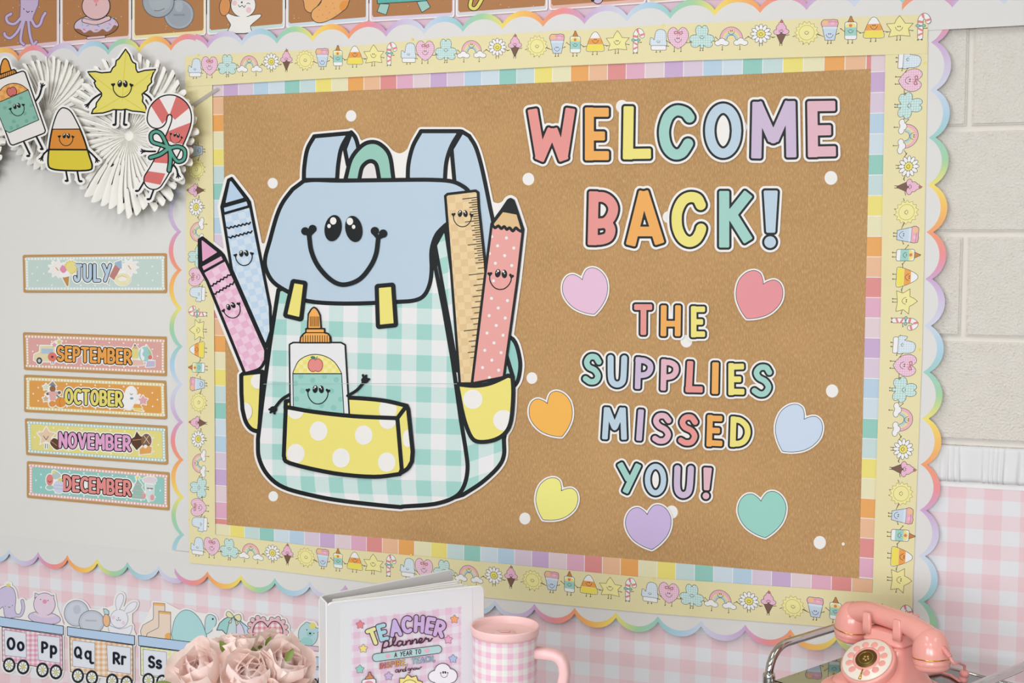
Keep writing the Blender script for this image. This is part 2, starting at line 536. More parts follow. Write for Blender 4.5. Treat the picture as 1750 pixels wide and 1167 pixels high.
props(box_obj('wall_left', XL - 0.15, YB, 0.0, XL, 0.2, ZC, PLASTER), kind='structure')
wall = props(box_obj('wall_back', XL, 0.009, 0.0, XR, 0.2, ZC, MORTAR), kind='structure')

# concrete blocks, laid in running bond: 16 x 8 inch with recessed joints
XJ1 = WALL(1657.5, 130)[0]; XJ2 = WALL(1646, 490)[0]
ZJ = np.mean([WALL(1742, y)[2] + 0.2032 * k for k, y in enumerate((217, 400, 581, 761))])
bmh, bmw, jt = 0.2032, 0.4064, 0.011
def block_mesh(w):
    bm = bmesh.new()
    bmesh.ops.create_cube(bm, size=1.0)
    for v in bm.verts: v.co = (v.co.x * (w - jt), v.co.y * 0.03 + 0.015, v.co.z * (bmh - jt))
    bmesh.ops.bevel(bm, geom=[e for e in bm.edges if all(v.co.y < 0.01 for v in e.verts)], offset=0.0035, segments=2, affect='EDGES')
    me = bpy.data.meshes.new('concrete_block'); bm.to_mesh(me); bm.free()
    me.materials.append(BLOCK)
    for p in me.polygons: p.use_smooth = False
    return me
bme = block_mesh(bmw)
for k in range(-4, 7):
    zc = ZJ + (k - 0.5) * bmh
    xs0 = (XJ1 if k % 2 == 1 else XJ1 - 0.003) if (k % 2 == 1) else XJ1 + bmw / 2
    # course just above the joint at y=217 has index 1; its vertical joint is XJ1
    for j in range(-1, 4):
        xa = xs0 + j * bmw
        o = bpy.data.objects.new('concrete_block', bme); COL.objects.link(o)
        o.location = (xa + bmw / 2 + random.uniform(-.001, .001), random.uniform(0, .0012), zc)
        o.parent = wall

# ------------------------------------------------------------------ papers on the wall
def wall_quad(name, x0, z0, x1, z1, d, m, thick=0.0008):
    v = [(x0, -d, z0), (x1, -d, z0), (x1, -d, z1), (x0, -d, z1)]
    v += [(a, -d + thick, c) for a, b, c in v]
    f = [(0, 1, 2, 3), (4, 7, 6, 5), (0, 4, 5, 1), (1, 5, 6, 2), (2, 6, 7, 3), (3, 7, 4, 0)]
    og = np.array(((x0 + x1) / 2, -d, z0))
    return make_obj(name, v, f, m, None, None, og, [(a, c) for a, b, c in v])
zr_top = WALL(1680, 763)[2]; zr_bot = WALL(1680, 824)[2]; zg_top = WALL(1690, 833)[2]
gx_ = WALL(1560 + 405 / 4.489, 820)[0]
PINKG = gingham('pink_gingham_paper', 0.0662, 0.0588, (232, 200, 206), (232, 213, 218), (228, 228, 232),
                ox=WALL(1560 + 270 / 4.489, 870)[0], oy=WALL(1640, 700 + 905 / 4.489)[2])
g = wall_quad('gingham_wall_paper', -1.4, 0.25, 3.4, zg_top, 0.0025, PINKG)
props(g, 'pink and white gingham paper covering the lower wall', 'paper')
zt = WALL(800, 40)[2]
g = wall_quad('backing_paper', -1.4, WALL(800, 62)[2], WALL(1500, 40)[0], WALL(800, -5)[2], 0.0022, P((222, 190, 205)))
props(g, 'plain pink paper strip showing between the top cards and the scallops', 'paper')

# ruffled trim
t = NT('ruffle_cloth', 0.8, 0.15); t.color(rgb((226, 225, 226))); RUF = t.m
band = wall_quad('hem_band', WALL(1575, 800)[0], zg_top - 0.002, 3.4, zr_bot + 0.03, 0.0036, P((238, 236, 236)))
rx0, rx1 = WALL(1575, 800)[0], 3.4
V, F = [], []
n = 1100; rows = 9
random.seed(3)
ph = [random.uniform(0, 6.28) for _ in range(6)]
for j in range(rows):
    v = j / (rows - 1)
    for i in range(n + 1):
        x = rx0 + (rx1 - rx0) * i / n
        w = x / 0.0165 + 0.55 * math.sin(x * 61 + ph[0]) + 0.4 * math.sin(x * 97 + ph[1])
        w += 0.22 * v * math.sin(x * 43 + ph[2])
        sfr = w - math.floor(w)
        # knife pleat: long slope, short return
        fold = (sfr / 0.78) ** 1.3 if sfr < 0.78 else 1 - ((sfr - 0.78) / 0.22) ** 0.8
        amp = (0.0022 + 0.0068 * v) * (0.75 + 0.25 * math.sin(x * 71 + ph[3]))
        V.append((x, -(0.0050 + amp * fold), zr_top + (zr_bot - zr_top) * v + 0.0035 * (fold - 0.5) * v))
for j in range(rows - 1):
    for i in range(n):
        a = j * (n + 1) + i
        F.append((a, a + n + 1, a + n + 2, a + 1))
og = np.array(((rx0 + rx1) / 2, -0.006, zr_bot))
ruf = make_obj('ruffle_border', V, F, RUF, None, None, og, None, True)
ruf.modifiers.new('thickness', 'SOLIDIFY').thickness = 0.0006
props(ruf, 'gathered white ruffle trim along the top of the pink gingham paper', 'trim')
band.parent = ruf
band.location = band.location - ruf.location

# ------------------------------------------------------------------ boards
t = NT('whiteboard_surface', 0.38, 0.35)
_, _, _, oc = t.obj()
n1 = t.n('ShaderNodeTexNoise'); n1.inputs['Scale'].default_value = 2.0; t.l(oc, n1.inputs['Vector'])
t.color(t.mix(n1.outputs['Fac'], rgb((222, 219, 215)), rgb((227, 225, 221)))); WBM = t.m
wb = wall_quad('blank_board', -1.35, WALL(150, 930)[2], WALL(335, 500)[0], WALL(150, 100)[2], 0.0135, WBM, 0.0105)
props(wb, 'blank off-white board holding the month strips', 'board')

t = NT('kraft_paper', 0.75, 0.2)
u, v, uvv = t.uv()
mp = t.n('ShaderNodeMapping'); mp.inputs['Scale'].default_value = (1.0, 0.28, 1.0); t.l(uvv, mp.inputs[0])
a1 = t.n('ShaderNodeTexNoise'); a1.inputs['Scale'].default_value = 330; a1.inputs['Detail'].default_value = 4; t.l(mp.outputs[0], a1.inputs['Vector'])
a2 = t.n('ShaderNodeTexNoise'); a2.inputs['Scale'].default_value = 6; a2.inputs['Detail'].default_value = 3; t.l(uvv, a2.inputs['Vector'])
a3 = t.n('ShaderNodeTexNoise'); a3.inputs['Scale'].default_value = 420; a3.inputs['Detail'].default_value = 2; t.l(mp.outputs[0], a3.inputs['Vector'])
k1 = t.n('ShaderNodeMapRange'); k1.inputs[1].default_value = 0.3; k1.inputs[2].default_value = 0.7; t.l(a1.outputs['Fac'], k1.inputs[0])
c1 = t.mix(k1.outputs[0], rgb((174, 134, 88)), rgb((208, 168, 120)))
k3 = t.n('ShaderNodeMapRange'); k3.inputs[1].default_value = 0.35; k3.inputs[2].default_value = 0.65; t.l(a3.outputs['Fac'], k3.inputs[0])
c2 = t.mix(k3.outputs[0], rgb((176, 136, 90)), c1)
k2 = t.n('ShaderNodeMapRange'); k2.inputs[1].default_value = 0.3; k2.inputs[2].default_value = 0.7; t.l(a2.outputs['Fac'], k2.inputs[0])
t.color(t.mix(t.math('MULTIPLY', k2.outputs[0], 0.35), c2, rgb((208, 166, 114))))
t.bump(a1.outputs['Fac'], 0.25, 0.0006)
KRAFT = t.m
bx0, bx1 = WALL(335, 500)[0], WALL(1560, 500)[0]
bz0, bz1 = WALL(900, 1000)[2] - 0.01, WALL(900, 60)[2]
board = wall_quad('kraft_bulletin_board', bx0, bz0, bx1, bz1, 0.0140, KRAFT, 0.011)
props(board, 'brown kraft paper bulletin board with white dots behind the backpack and lettering', 'bulletin board')
def on_root(root, name, sh, m, off, step=0.9, label=None):
    V, F, UV = [], [], []
    layer_geo(sh, step, WALL, off, 0, V, F, UV)
    og = np.array(root.location)
    o = make_obj(name, V, F, m, None, root, og, UV); fix_up(o, Vector((0, -1, 0)))
    if label: o['label'] = label
    return o
DOT = P((236, 233, 231), 'white_dot')
for x, y, r in [(600, 198, 9), (466, 313, 8.6), (467, 848, 8.2), (903, 306, 10), (1063, 182, 10.5), (1266, 217, 11), (1420, 304, 11),
                (1142, 371, 9.5), (1173, 583, 10), (909, 646, 9.3), (1422, 668, 10.5), (1037, 748, 9), (1148, 875, 10.5),
                (897, 886, 9.5), (1401, 927, 10.5), (1441, 929.5, 2.6)]:
    on_root(board, 'white_dot', ell(x, y, r, r * 1.07), DOT, 0.01406)

# ------------------------------------------------------------------ scalloped white trims with a rainbow edge
SCOL = [(202, 166, 208), (206, 214, 229), (156, 205, 197), (241, 222, 112), (240, 158, 110), ]
SMID = [(208, 196, 222), (176, 206, 226), (166, 209, 163), (243, 190, 104), (236, 146, 150)]
def rainbow(t):
    k = (t % 5.0) * 2
    seq = []
    for a, b in zip(SCOL, SMID): seq += [a, b]
    i = int(k) % 10; f = k - int(k)
    a, b = seq[i], seq[(i + 1) % 10]
    A, B = rgb(a), rgb(b)
    return tuple(A[q] + (B[q] - A[q]) * f for q in range(3)) + (1.0,)
t = NT('rainbow_print', 0.5, 0.25)
at = t.n('ShaderNodeAttribute'); at.attribute_name = 'ink'
t.color(at.outputs['Color']); RAINBOW = t.m

TRIMW = P((222, 219, 217), 'trim_white')
def scallop(label, p0, p1, n, i0, i1, t0, dt, side, inner, d, sag=0.33, band=0.0125, ext0=0.0, ext1=0.0):
    """cusps p0..p1 (photo pixels, n scallops between); runs from cusp i0 to i1; side = +1: bulges to the left of the run"""
    A = np.array(wxz(*p0, d)); B = np.array(wxz(*p1, d))
    st = (B - A) / n; L = np.linalg.norm(st); e = st / L; nrm = np.array((-e[1], e[0])) * side
    m = 14; h = sag * L; R = (L * L / 4 + h * h) / (2 * h)
    cur = []; ts = []
    for i in range(math.floor(i0), math.ceil(i1)):
        for k in range(m + 1):
            f = k / m; ti = i + f
            if ti < i0 - 1e-6 or ti > i1 + 1e-6: continue
            xx = (f - 0.5) * L
            yy = math.sqrt(max(R * R - xx * xx, 0)) - (R - h)
            cur.append(A + st * i + e * (f * L) + nrm * yy); ts.append((ti, i, f))
    def v3(q): return (q[0], -d, q[1])
    V, F = [], []
    O = A + st * i0
    def flat(q):   # foot of the point on the inner straight edge
        s_ = (q - A) @ e
        return A + e * s_ - nrm * inner
    for q in cur: V += [v3(q - nrm * band), v3(flat(q))]
    for k in range(len(cur) - 1): F.append((2 * k, 2 * k + 2, 2 * k + 3, 2 * k + 1))
    # thickness: back edge ring along the outside
    og = np.array(v3((cur[0] + cur[-1]) / 2))
    root = make_obj('scalloped_border', V, F, TRIMW, None, None, og)
    fix_up(root, Vector((0, -1, 0)))
    V, F, C = [], [], []
    for q, (ti, i, f) in zip(cur, ts):
        c = rainbow(t0 + dt * (i + 0.06 + 0.88 * f))
        a = q; b = q - nrm * band
        V += [v3(a), v3(b), (a[0], -d + 0.0006, a[1])]; C += [c, c, c]
    for k in range(len(cur) - 1):
        F.append((3 * k, 3 * k + 3, 3 * k + 4, 3 * k + 1)); F.append((3 * k, 3 * k + 2, 3 * k + 5, 3 * k + 3))
    o = make_obj('rainbow_edge', V, F, RAINBOW, None, root, og)
    ca = o.data.color_attributes.new('ink', 'FLOAT_COLOR', 'POINT')
    ca.data.foreach_set('color', np.array(C).ravel())
    fix_up(o, Vector((0, -1, 0)))
    props(root, label, 'border trim', 'scalloped rainbow-edged border trims')
    return root
scallop('white scalloped rainbow trim along the bottom of the blank board', (16, 945.8), (271, 974.4), 5, -6, 6.0, 1, -1, -1, 0.046, 0.0143, 0.31)
scallop('white scalloped rainbow trim along the top of the blank board', (31.4, 95.8), (292, 77.5), 5, -6, 6, 4, 1, 1, 0.085, 0.0144, 0.27)
scallop('upright white scalloped rainbow trim left of the kraft board', (302.5, 396), (307.5, 913.2), 8, -3, 8.45, 5, -1, -1, 0.052, 0.0158, 0.26)
scallop('upright white scalloped rainbow trim right of the kraft board against the block wall', (1603, 72), (1579, 1028), 12, -0.35, 12.75, 0, 1, 1, 0.075, 0.0155, 0.275)
scallop('white scalloped rainbow trim below the kraft board above the gingham', (354.5, 985), (1273.5, 1077.7), 14, -1, 17.6, 4, -1, -1, 0.055, 0.0163, 0.285)
scallop('white scalloped rainbow trim above the kraft board under the alphabet cards', (355, 73), (1221.4, 16.5), 13, -0.38, 17.35, 0, 1, 1, 0.075, 0.0163, 0.265)
scallop('white scalloped trim running past the corner at the top right over the block wall', (1541.7, 6.5), (1716, -4.0), 2, 0, 6, 4, 1, 1, 0.0535, 0.0170, 0.265)

# ------------------------------------------------------------------ paint-chip trims (pastel squares)
CHIP = {'purple': (200, 170, 206), 'lilac': (215, 198, 215), 'blue': (183, 206, 224), 'paleblue': (204, 217, 226), 'teal': (148, 200, 189),
        'paleteal': (196, 215, 214), 'yellow': (234, 219, 122), 'paleyellow': (229, 222, 184), 'orange': (232, 166, 94),
        'peach': (231, 184, 148), 'coral': (221, 143, 140), 'pink': (222, 170, 192), 'palepink': (223, 203, 209)}
CYC = ['purple', 'lilac', 'blue', 'paleblue', 'teal', 'paleteal', 'yellow', 'paleyellow', 'orange', 'peach', 'coral', 'pink', 'palepink']
CHIPM = {k: P(v, 'chip_' + k) for k, v in CHIP.items()}
def chips(label, a, b, n, i0, i1, k0, dk, side, w, d):
    """a,b: pixels of chip boundary 0 and n along the kraft edge"""
    A = np.array(wxz(*a, d)); B = np.array(wxz(*b, d)); st = (B - A) / n; L = np.linalg.norm(st); e = st / L
    nr = np.array((-e[1], e[0])) * side
    def v3(q, dd): return (q[0], -dd, q[1])
    def quad(p, q, w0, w1, dd): return [v3(p + nr * w0, dd), v3(q + nr * w0, dd), v3(q + nr * w1, dd), v3(p + nr * w1, dd)]
    p, q = A + st * i0, A + st * i1
    og = np.array(v3((p + q) / 2, d))
    vv = quad(p, q, 0, w, d); vv += [(x, y + 0.0005, z) for x, y, z in vv]
    root = make_obj('paint_chip_border', vv, [(0, 1, 2, 3), (0, 4, 5, 1), (1, 5, 6, 2), (2, 6, 7, 3), (3, 7, 4, 0)], WHITE, None, None, og)
    fix_up(root, Vector((0, -1, 0)))
    for i in range(math.floor(i0), math.ceil(i1)):
        lo, hi = max(i, i0), min(i + 1, i1)
        g_ = 0.018
        o = make_obj('colour_square', quad(A + st * (lo + g_), A + st * (hi - g_), 0.0, w, d + DZ), [(0, 1, 2, 3)],
                     CHIPM[CYC[(k0 + dk * i) % 13]], None, root, og)
        fix_up(o, Vector((0, -1, 0)))
    props(root, label, 'border trim', 'pastel paint-chip border trims')
chips('pastel colour-square trim along the top edge of the kraft paper', (381.6, 164.2), (1480, 118.3), 36, -0.7, 36.25, 0, 1, 1, 0.06, 0.0147)
chips('pastel colour-square trim down the right edge of the kraft paper', (1488.4, 123), (1469, 952.5), 24, -0.9, 25.05, 0, 1, 1, 0.05, 0.0150)
chips('pastel colour-square trim down the left edge of the kraft paper', (381.6, 166), (387.6, 887), 25, 0, 25.35, 9, -1, -1, 0.05, 0.0147)
chips('pastel colour-square trim along the bottom edge of the kraft paper', (368, 895.4), (1491, 990.6), 38, 0, 38, 7, -1, -1, 0.06, 0.0152)

# ------------------------------------------------------------------ yellow border strips with little characters
YB = P((230, 219, 172), 'pale_yellow_print')
def border(label, top, bot, d):
    V, F = [], []
    n = len(top)
    for a, b in zip(top, bot): V += [WALL(*a, d), WALL(*b, d)]
    for k in range(n - 1): F.append((2 * k, 2 * k + 1, 2 * k + 3, 2 * k + 2))
    m = len(V)
    V += [v + np.array((0, 0.0006, 0)) for v in V]
    rim = list(range(0, m, 2)) + list(range(m - 1, 0, -2))
    for a, b in zip(rim, rim[1:] + rim[:1]): F.append((a, b, b + m, a + m))
    og = np.mean(V, axis=0)
    o = make_obj('character_border', V, F, YB, None, None, og)
    fix_up(o, Vector((0, -1, 0)))
    return props(o, label, 'border trim', 'yellow border strips printed with characters')
TOPB = border('pale yellow border strip of hand-holding characters along the top of the kraft board',
              [(317, 95.6), (540, 84.5), (760, 64.2), (970, 52), (1180, 40.2), (1586.5, 24.3)], [(319, 148), (540, 135), (760, 123.7), (970, 112.5), (1180, 103.4), (1584, 91.5)], 0.0186)
BOTB = border('pale yellow border strip of hand-holding characters along the bottom of the kraft board',
              [(324, 908), (443, 922.3), (551, 935), (850, 962.4), (1100, 986.5), (1400, 1006.6), (1560, 1017.8)],
              [(323.5, 962), (443, 971.8), (551, 985), (831, 1021), (1100, 1046.8), (1400, 1070), (1557, 1081)], 0.0183)
LEFB = border('pale yellow border strip of sideways characters down the left of the kraft board',
              [(316, 100), (318, 400), (322, 860), (323.6, 955)], [(362.7, 140), (365, 400), (367.5, 860), (368, 930)], 0.0177)
RIGB = border('pale yellow border strip of sideways characters down the right of the kraft board',
              [(1513.5, 70), (1508, 350), (1504, 600), (1490.5, 1030)], [(1586, 70), (1581, 350), (1576, 600), (1559, 1030)], 0.0177)

LINE = P((88, 74, 58), 'brown_line'); LINE2 = P((66, 62, 60), 'grey_line')
def lit(c): return P(c)
def ic(fr, *layers): return fr, layers
def ik(sh, c, w=7, ln=None): return [(sh.off(w / 2), ln or LINE2), (sh.off(-w / 2), c if not isinstance(c, tuple) else P(c))]
def limb(*pts, w=9): return stroke(list(pts), w)
def minif(x, y, s): return [(uni(stroke([(x - s, y - .1 * s), (x - .7 * s, y + .6 * s), (x, y + s), (x + .7 * s, y + .6 * s), (x + s, y - .1 * s)], 7, 3),
                                ell(x - .28 * s, y - .25 * s, .17 * s, .22 * s), ell(x + .28 * s, y - .25 * s, .17 * s, .22 * s)), LINE2)]
def legs(*xy): return [(uni(*[uni(limb((x, y), (x, y2), w=9), ell(x - 3, y2, 12, 8)) for x, y, y2 in xy]), LINE)]
def arm(*pts): return [(uni(limb(*pts), ell(pts[-1][0], pts[-1][1], 10, 8)), LINE)]
ICONS = {}
GB = gingham('mini_blue_check', 36, 36, (200, 216, 230), (212, 224, 233), (226, 232, 237)); GP = gingham('mini_pink_check', 36, 36, (228, 176, 200), (232, 190, 210), (238, 208, 222))
GT = gingham('mini_teal_check', 40, 40, (168, 208, 204), (194, 220, 216), (218, 231, 228)); STR = P((226, 132, 130)); WH = P((238, 236, 236), 'print_white')
ICONS['mitten'] = ('i2', (345, 470), legs((310, 610, 645), (372, 610, 640)) + arm((235, 545), (200, 510)) + arm((465, 540), (505, 545))
    + ik(poly([(225, 540), (205, 450), (215, 405), (250, 415), (272, 440), (285, 360), (310, 295), (360, 268), (430, 280), (465, 330), (470, 440), (465, 540)], 5), GB)
    + ik(rect(222, 535, 472, 612, 24), WH) + minif(342, 462, 26) + [(ell(412, 205, 22, 26), P((232, 218, 120)))])
ICONS['heart'] = ('i2', (668, 440), legs((607, 560, 635), (718, 560, 632)) + arm((545, 500), (480, 455)) + arm((800, 490), (870, 485))
    + ik(heart((670, 305), (668, 588), 345), GP)
    + [(stroke([(675, 325), (640, 300), (605, 310), (615, 345), (675, 325), (735, 300), (742, 335), (715, 350), (675, 325)], 14), P((178, 108, 118))),
       (uni(stroke([(670, 335), (650, 380)], 12), stroke([(680, 335), (700, 380)], 12)), P((214, 146, 152)))] + minif(668, 430, 56))
ICONS['clover'] = ('i2', (1068, 420), legs((1045, 570, 618), (1088, 570, 615)) + arm((1235, 455), (1285, 465)) + arm((905, 465), (880, 470))
    + ik(uni(heart((1070, 250), (1070, 430), 200), heart((920, 470), (1080, 420), 200), heart((1215, 470), (1060, 415), 205), rect(1046, 430, 1092, 575, 10)).off(4), GT) + minif(1070, 385, 40))
def arc(cx, cy, rx, ry, a0=180, a1=360, n=18): return [(cx + rx * math.cos(math.radians(a0 + (a1 - a0) * k / n)), cy + ry * math.sin(math.radians(a0 + (a1 - a0) * k / n))) for k in range(n + 1)]
def cloud(cx, cy, s): return uni(ell(cx - .55 * s, cy + .1 * s, .45 * s, .36 * s), ell(cx, cy - .12 * s, .5 * s, .46 * s), ell(cx + .5 * s, cy + .1 * s, .5 * s, .36 * s))
ICONS['rainbow'] = ('i2', (1565, 400), legs((1418, 540, 605), (1708, 530, 598)) + arm((1350, 435), (1305, 395)) + arm((1790, 420), (1850, 385))
    + ik(poly(arc(1565, 430, 190, 205) + arc(1565, 430, 72, 70)[::-1]), (232, 178, 188))
    + [(poly(arc(1565, 430, 142, 150) + arc(1565, 430, 78, 76)[::-1]), P((236, 212, 150))), (poly(arc(1565, 430, 110, 112) + arc(1565, 430, 76, 73)[::-1]), P((176, 208, 216)))]
    + ik(cloud(1410, 480, 118), WH) + ik(cloud(1722, 475, 118), WH) + minif(1565, 305, 52))
def rot(p, c, a): return (c[0] + (p[0] - c[0]) * math.cos(a) - (p[1] - c[1]) * math.sin(a), c[1] + (p[0] - c[0]) * math.sin(a) + (p[1] - c[1]) * math.cos(a))
ICONS['daisy'] = ('r8', (243, 308), legs((236, 355, 375), (251, 355, 372)) and [(uni(limb((236, 350), (236, 376), w=3.4), limb((251, 350), (251, 373), w=3.4), limb((290, 322), (308, 330), w=3.4), limb((197, 335), (175, 322), w=3.4)), LINE)]
    + ik(uni(*[ell(243 + 37 * math.cos(k * math.pi / 6), 308 + 37 * math.sin(k * math.pi / 6), 17, 9.5, k * math.pi / 6) for k in range(12)]), WH, 2.4) + ik(ell(243, 308, 22), (236, 220, 110), 2)
    + [(uni(stroke([(232, 306), (236, 315), (243, 319), (250, 315), (254, 306)], 2.4, 3), ell(239, 303, 2.4, 3), ell(247, 303, 2.4, 3)), LINE2)])
ICONS['ice_cream'] = ('r8', (350, 300), [(uni(limb((345, 350), (343, 374), w=3.4), limb((355, 350), (354, 374), w=3.4), limb((318, 325), (303, 329), w=3.4), limb((375, 318), (392, 313), w=3.4)), LINE)]
    + ik(poly([(322, 305), (378, 303), (352, 362), (346, 362)]), (122, 88, 74), 2.4) + ik(uni(ell(330, 298, 20, 15), ell(370, 296, 20, 15), ell(350, 275, 26, 22), ell(350, 255, 14, 14)), (232, 182, 204), 2.4)
    + ik(ell(352, 240, 7), (206, 110, 112), 2) + [(uni(stroke([(338, 290), (343, 299), (350, 302), (357, 299), (361, 290)], 2.4, 3), ell(346, 287, 2.4, 3), ell(354, 287, 2.4, 3)), LINE2), (stroke([(352, 234), (350, 226)], 2), LINE)])
SUNY = P((236, 222, 120)); PALEY = P((238, 228, 158))
ICONS['sun'] = ('r8', (482, 305), [(uni(limb((466, 350), (464, 368), w=3.4), limb((492, 350), (494, 368), w=3.4), limb((425, 318), (411, 324), w=3.4), limb((535, 308), (556, 318), w=3.4)), LINE)]
    + ik(poly([(482 + (62 if k % 2 == 0 else 50) * math.cos(k * math.pi / 14), 302 + (64 if k % 2 == 0 else 51) * math.sin(k * math.pi / 14)) for k in range(28)]), PALEY, 2.2, P((168, 150, 70))) + ik(ell(482, 302, 40, 41), PALEY, 2, P((168, 150, 70)))
    + [(uni(stroke([(471, 299), (475, 308), (482, 312), (489, 308), (493, 299)], 2.4, 3), ell(478, 296, 2.2, 2.8), ell(486, 296, 2.2, 2.8)), LINE2)])
ICONS['bucket'] = ('i1', (215, 490), legs((190, 660, 715), (236, 660, 712)) + arm((125, 605), (25, 570)) + arm((300, 580), (345, 560))
    + ik(uni(ell(150, 410, 60, 62), ell(265, 405, 70, 62), rect(110, 350, 330, 460, 20)), (230, 170, 186)) + [(ell(150, 395, 42, 40), P((236, 190, 140))), (ell(255, 400, 30, 26), P((238, 188, 206))), (stroke([(190, 380), (330, 385)], 8), P((200, 120, 140)))]
    + ik(poly([(105, 455), (325, 455), (285, 665), (150, 665)]), (200, 214, 230)) + [(rect(112, 455, 320, 490, 6), P((214, 224, 234)))] + minif(215, 580, 50))
ICONS['glue_bottle'] = ('i1', (522, 480), legs((487, 650, 712), (550, 650, 708)) + arm((435, 530), (380, 488)) + arm((608, 515), (658, 552))
    + ik(poly([(478, 385), (505, 330), (515, 295), (530, 295), (545, 335), (570, 385)]), (196, 128, 62)) + ik(rect(438, 385, 608, 655, 30), WH)
    + [(poly(arc(522, 468, 80, 70)), P((236, 222, 130))), (ell(520, 440, 24), P((224, 120, 100))), (rect(442, 468, 604, 595), P((160, 206, 196)))] + minif(522, 515, 38))
ICONS['candy_corn'] = ('i1', (850, 475), legs((808, 625, 685), (880, 625, 682)) + arm((715, 545), (655, 555)) + arm((985, 525), (1045, 540))
    + ik(poly([(700, 600), (720, 520), (760, 415), (810, 330), (850, 310), (890, 330), (940, 415), (980, 515), (1000, 590), (975, 630), (850, 632), (725, 632)], 4), WH)
    + [(poly([(724, 520), (760, 418), (940, 412), (975, 515)]), P((234, 160, 80))), (poly([(703, 600), (722, 523), (976, 518), (995, 590), (972, 625), (850, 628), (728, 626)]), P((238, 220, 92)))] + minif(850, 450, 50))
def starp(cx, cy, r, r2, n=5, a0=-math.pi / 2): return [(cx + (r if k % 2 == 0 else r2) * math.cos(a0 + k * math.pi / n), cy + (r if k % 2 == 0 else r2) * math.sin(a0 + k * math.pi / n)) for k in range(2 * n)]
ICONS['leaf'] = ('i1', (1225, 470), legs((1188, 600, 665), (1235, 600, 662)) + arm((1085, 535), (1040, 540)) + arm((1350, 510), (1410, 520))
    + ik(poly([(1220, 290), (1265, 345), (1300, 405), (1415, 408), (1350, 490), (1375, 605), (1225, 590), (1065, 615), (1100, 515), (1035, 415), (1150, 408), (1175, 350)]), PALEY, 8, P((120, 105, 60))) + minif(1215, 470, 52))
ICONS['candy_cane'] = ('i1', (1545, 460), legs((1480, 620, 665), (1540, 620, 662)) + arm((1550, 490), (1605, 482))
    + ik(stroke([(1510, 620), (1512, 400), (1520, 340), (1560, 292), (1600, 310), (1622, 360), (1620, 375)], 76, 4), WH)
    + [(uni(poly([(1478, 610), (1548, 575), (1548, 545), (1478, 575)]), poly([(1478, 500), (1548, 540), (1548, 505), (1478, 470)]), poly([(1478, 400), (1545, 410), (1548, 375), (1480, 360)]), poly([(1520, 270), (1560, 258), (1570, 325), (1545, 335)]), poly([(1588, 350), (1655, 330), (1652, 365), (1590, 385)])), STR)]
    + [(uni(ell(1475, 445, 32, 26), ell(1560, 445, 32, 26), ell(1512, 448, 16)), P((110, 150, 140))), (uni(ell(1475, 445, 20, 14), ell(1560, 445, 20, 14)), P((150, 196, 184)))])
ORDER = ['mitten', 'heart', 'clover', 'rainbow', 'daisy', 'ice_cream', 'sun', 'bucket', 'glue_bottle', 'candy_corn', 'leaf', 'candy_cane']
IPX = [697.7, 726.6, 762, 805.9, 849.9, 880, 917.8, 952, 983, 1017.3, 1055.6, 1089.5]
def strip_mid(x): return 121.5 - (x - 317) * (121.5 - 58) / (1585 - 317)
IX0 = WALL(726.6, 97)[0]
IOFF = {k: WALL(x, strip_mid(x))[0] - IX0 for k, x in zip(ORDER, IPX)}
PERIOD = WALL(1158.7, 74)[0] - IX0
ICON_ME = {}
for k, (fr, ctr, layers) in ICONS.items():
    x0, y0, s = FR[fr]
    ax, az = wxz(x0 + ctr[0] / s, strip_mid(x0 + ctr[0] / s))
    def mp_(x, y, off, x0=x0, y0=y0, s=s, ax=ax, az=az):
        q = wxz(x0 + x / s, y0 + y / s); return (q[0] - ax, -off, q[1] - az)
    V, F, UV, fm, mats = [], [], [], [], []
    for j, (sh, m) in enumerate(layers):
        n0 = len(F)
        layer_geo(sh, 0.42 * s if s < 5 else 0.42 * s, mp_, (j + 1) * 2e-5, 0, V, F, UV)
        if m not in mats: mats.append(m)
        fm += [mats.index(m)] * (len(F) - n0)
    o = make_obj('tmp', V, F, mats, fm, None, None, UV); fix_up(o, Vector((0, -1, 0)))
    ICON_ME[k] = o.data; bpy.data.objects.remove(o)
    ICON_ME[k].name = 'printed_' + k
def put_icons(root, anchors, ang, d, lo, hi):
    """anchors: pixels of consecutive hearts along the strip; characters kept between positions lo..hi (periods)"""
    H = [np.array(wxz(*a, d)) for a in anchors]
    og = np.array(root.location)
    for rep in range(-1, len(H) + 1):
        if 0 <= rep < len(H) - 1: b, st = H[rep], H[rep + 1] - H[rep]
        elif rep < 0: st = H[1] - H[0]; b = H[0] + st * rep
        else: st = H[-1] - H[-2]; b = H[-1] + st * (rep - len(H) + 1)
        for k in ORDER:
            f = IOFF[k] / PERIOD
            if not lo <= rep + f <= hi: continue
            stl = st if f >= 0 or rep == 0 or rep > len(H) - 1 else (H[rep] - H[rep - 1] if 0 < rep < len(H) else st)
            q = b + stl * f
            o = bpy.data.objects.new('printed_' + k, ICON_ME[k]); COL.objects.link(o)
            o.parent = root
            o.location = (q[0] - og[0], -(d + DZ) - og[1], q[1] - og[2])
            o.rotation_euler = (0, ang, 0)
put_icons(TOPB, [(358.2, strip_mid(358.2) - 0.5), (726.6, 93.5), (1158.7, 74.2 - 2)], 0, 0.0186, -0.12, 2.88)
put_icons(BOTB, [(362, 940), (724.5, 977.5), (1143, 1020)], 0, 0.0183, -0.12, 2.88)
put_icons(RIGB, [(1547.7, 137.5), (1538.5, 624)], math.pi / 2, 0.0177, -0.09, 1.79)
put_icons(LEFB, [(345, 867.6), (341.5, 473.5)], -math.pi / 2, 0.0177, -0.09, 1.6)
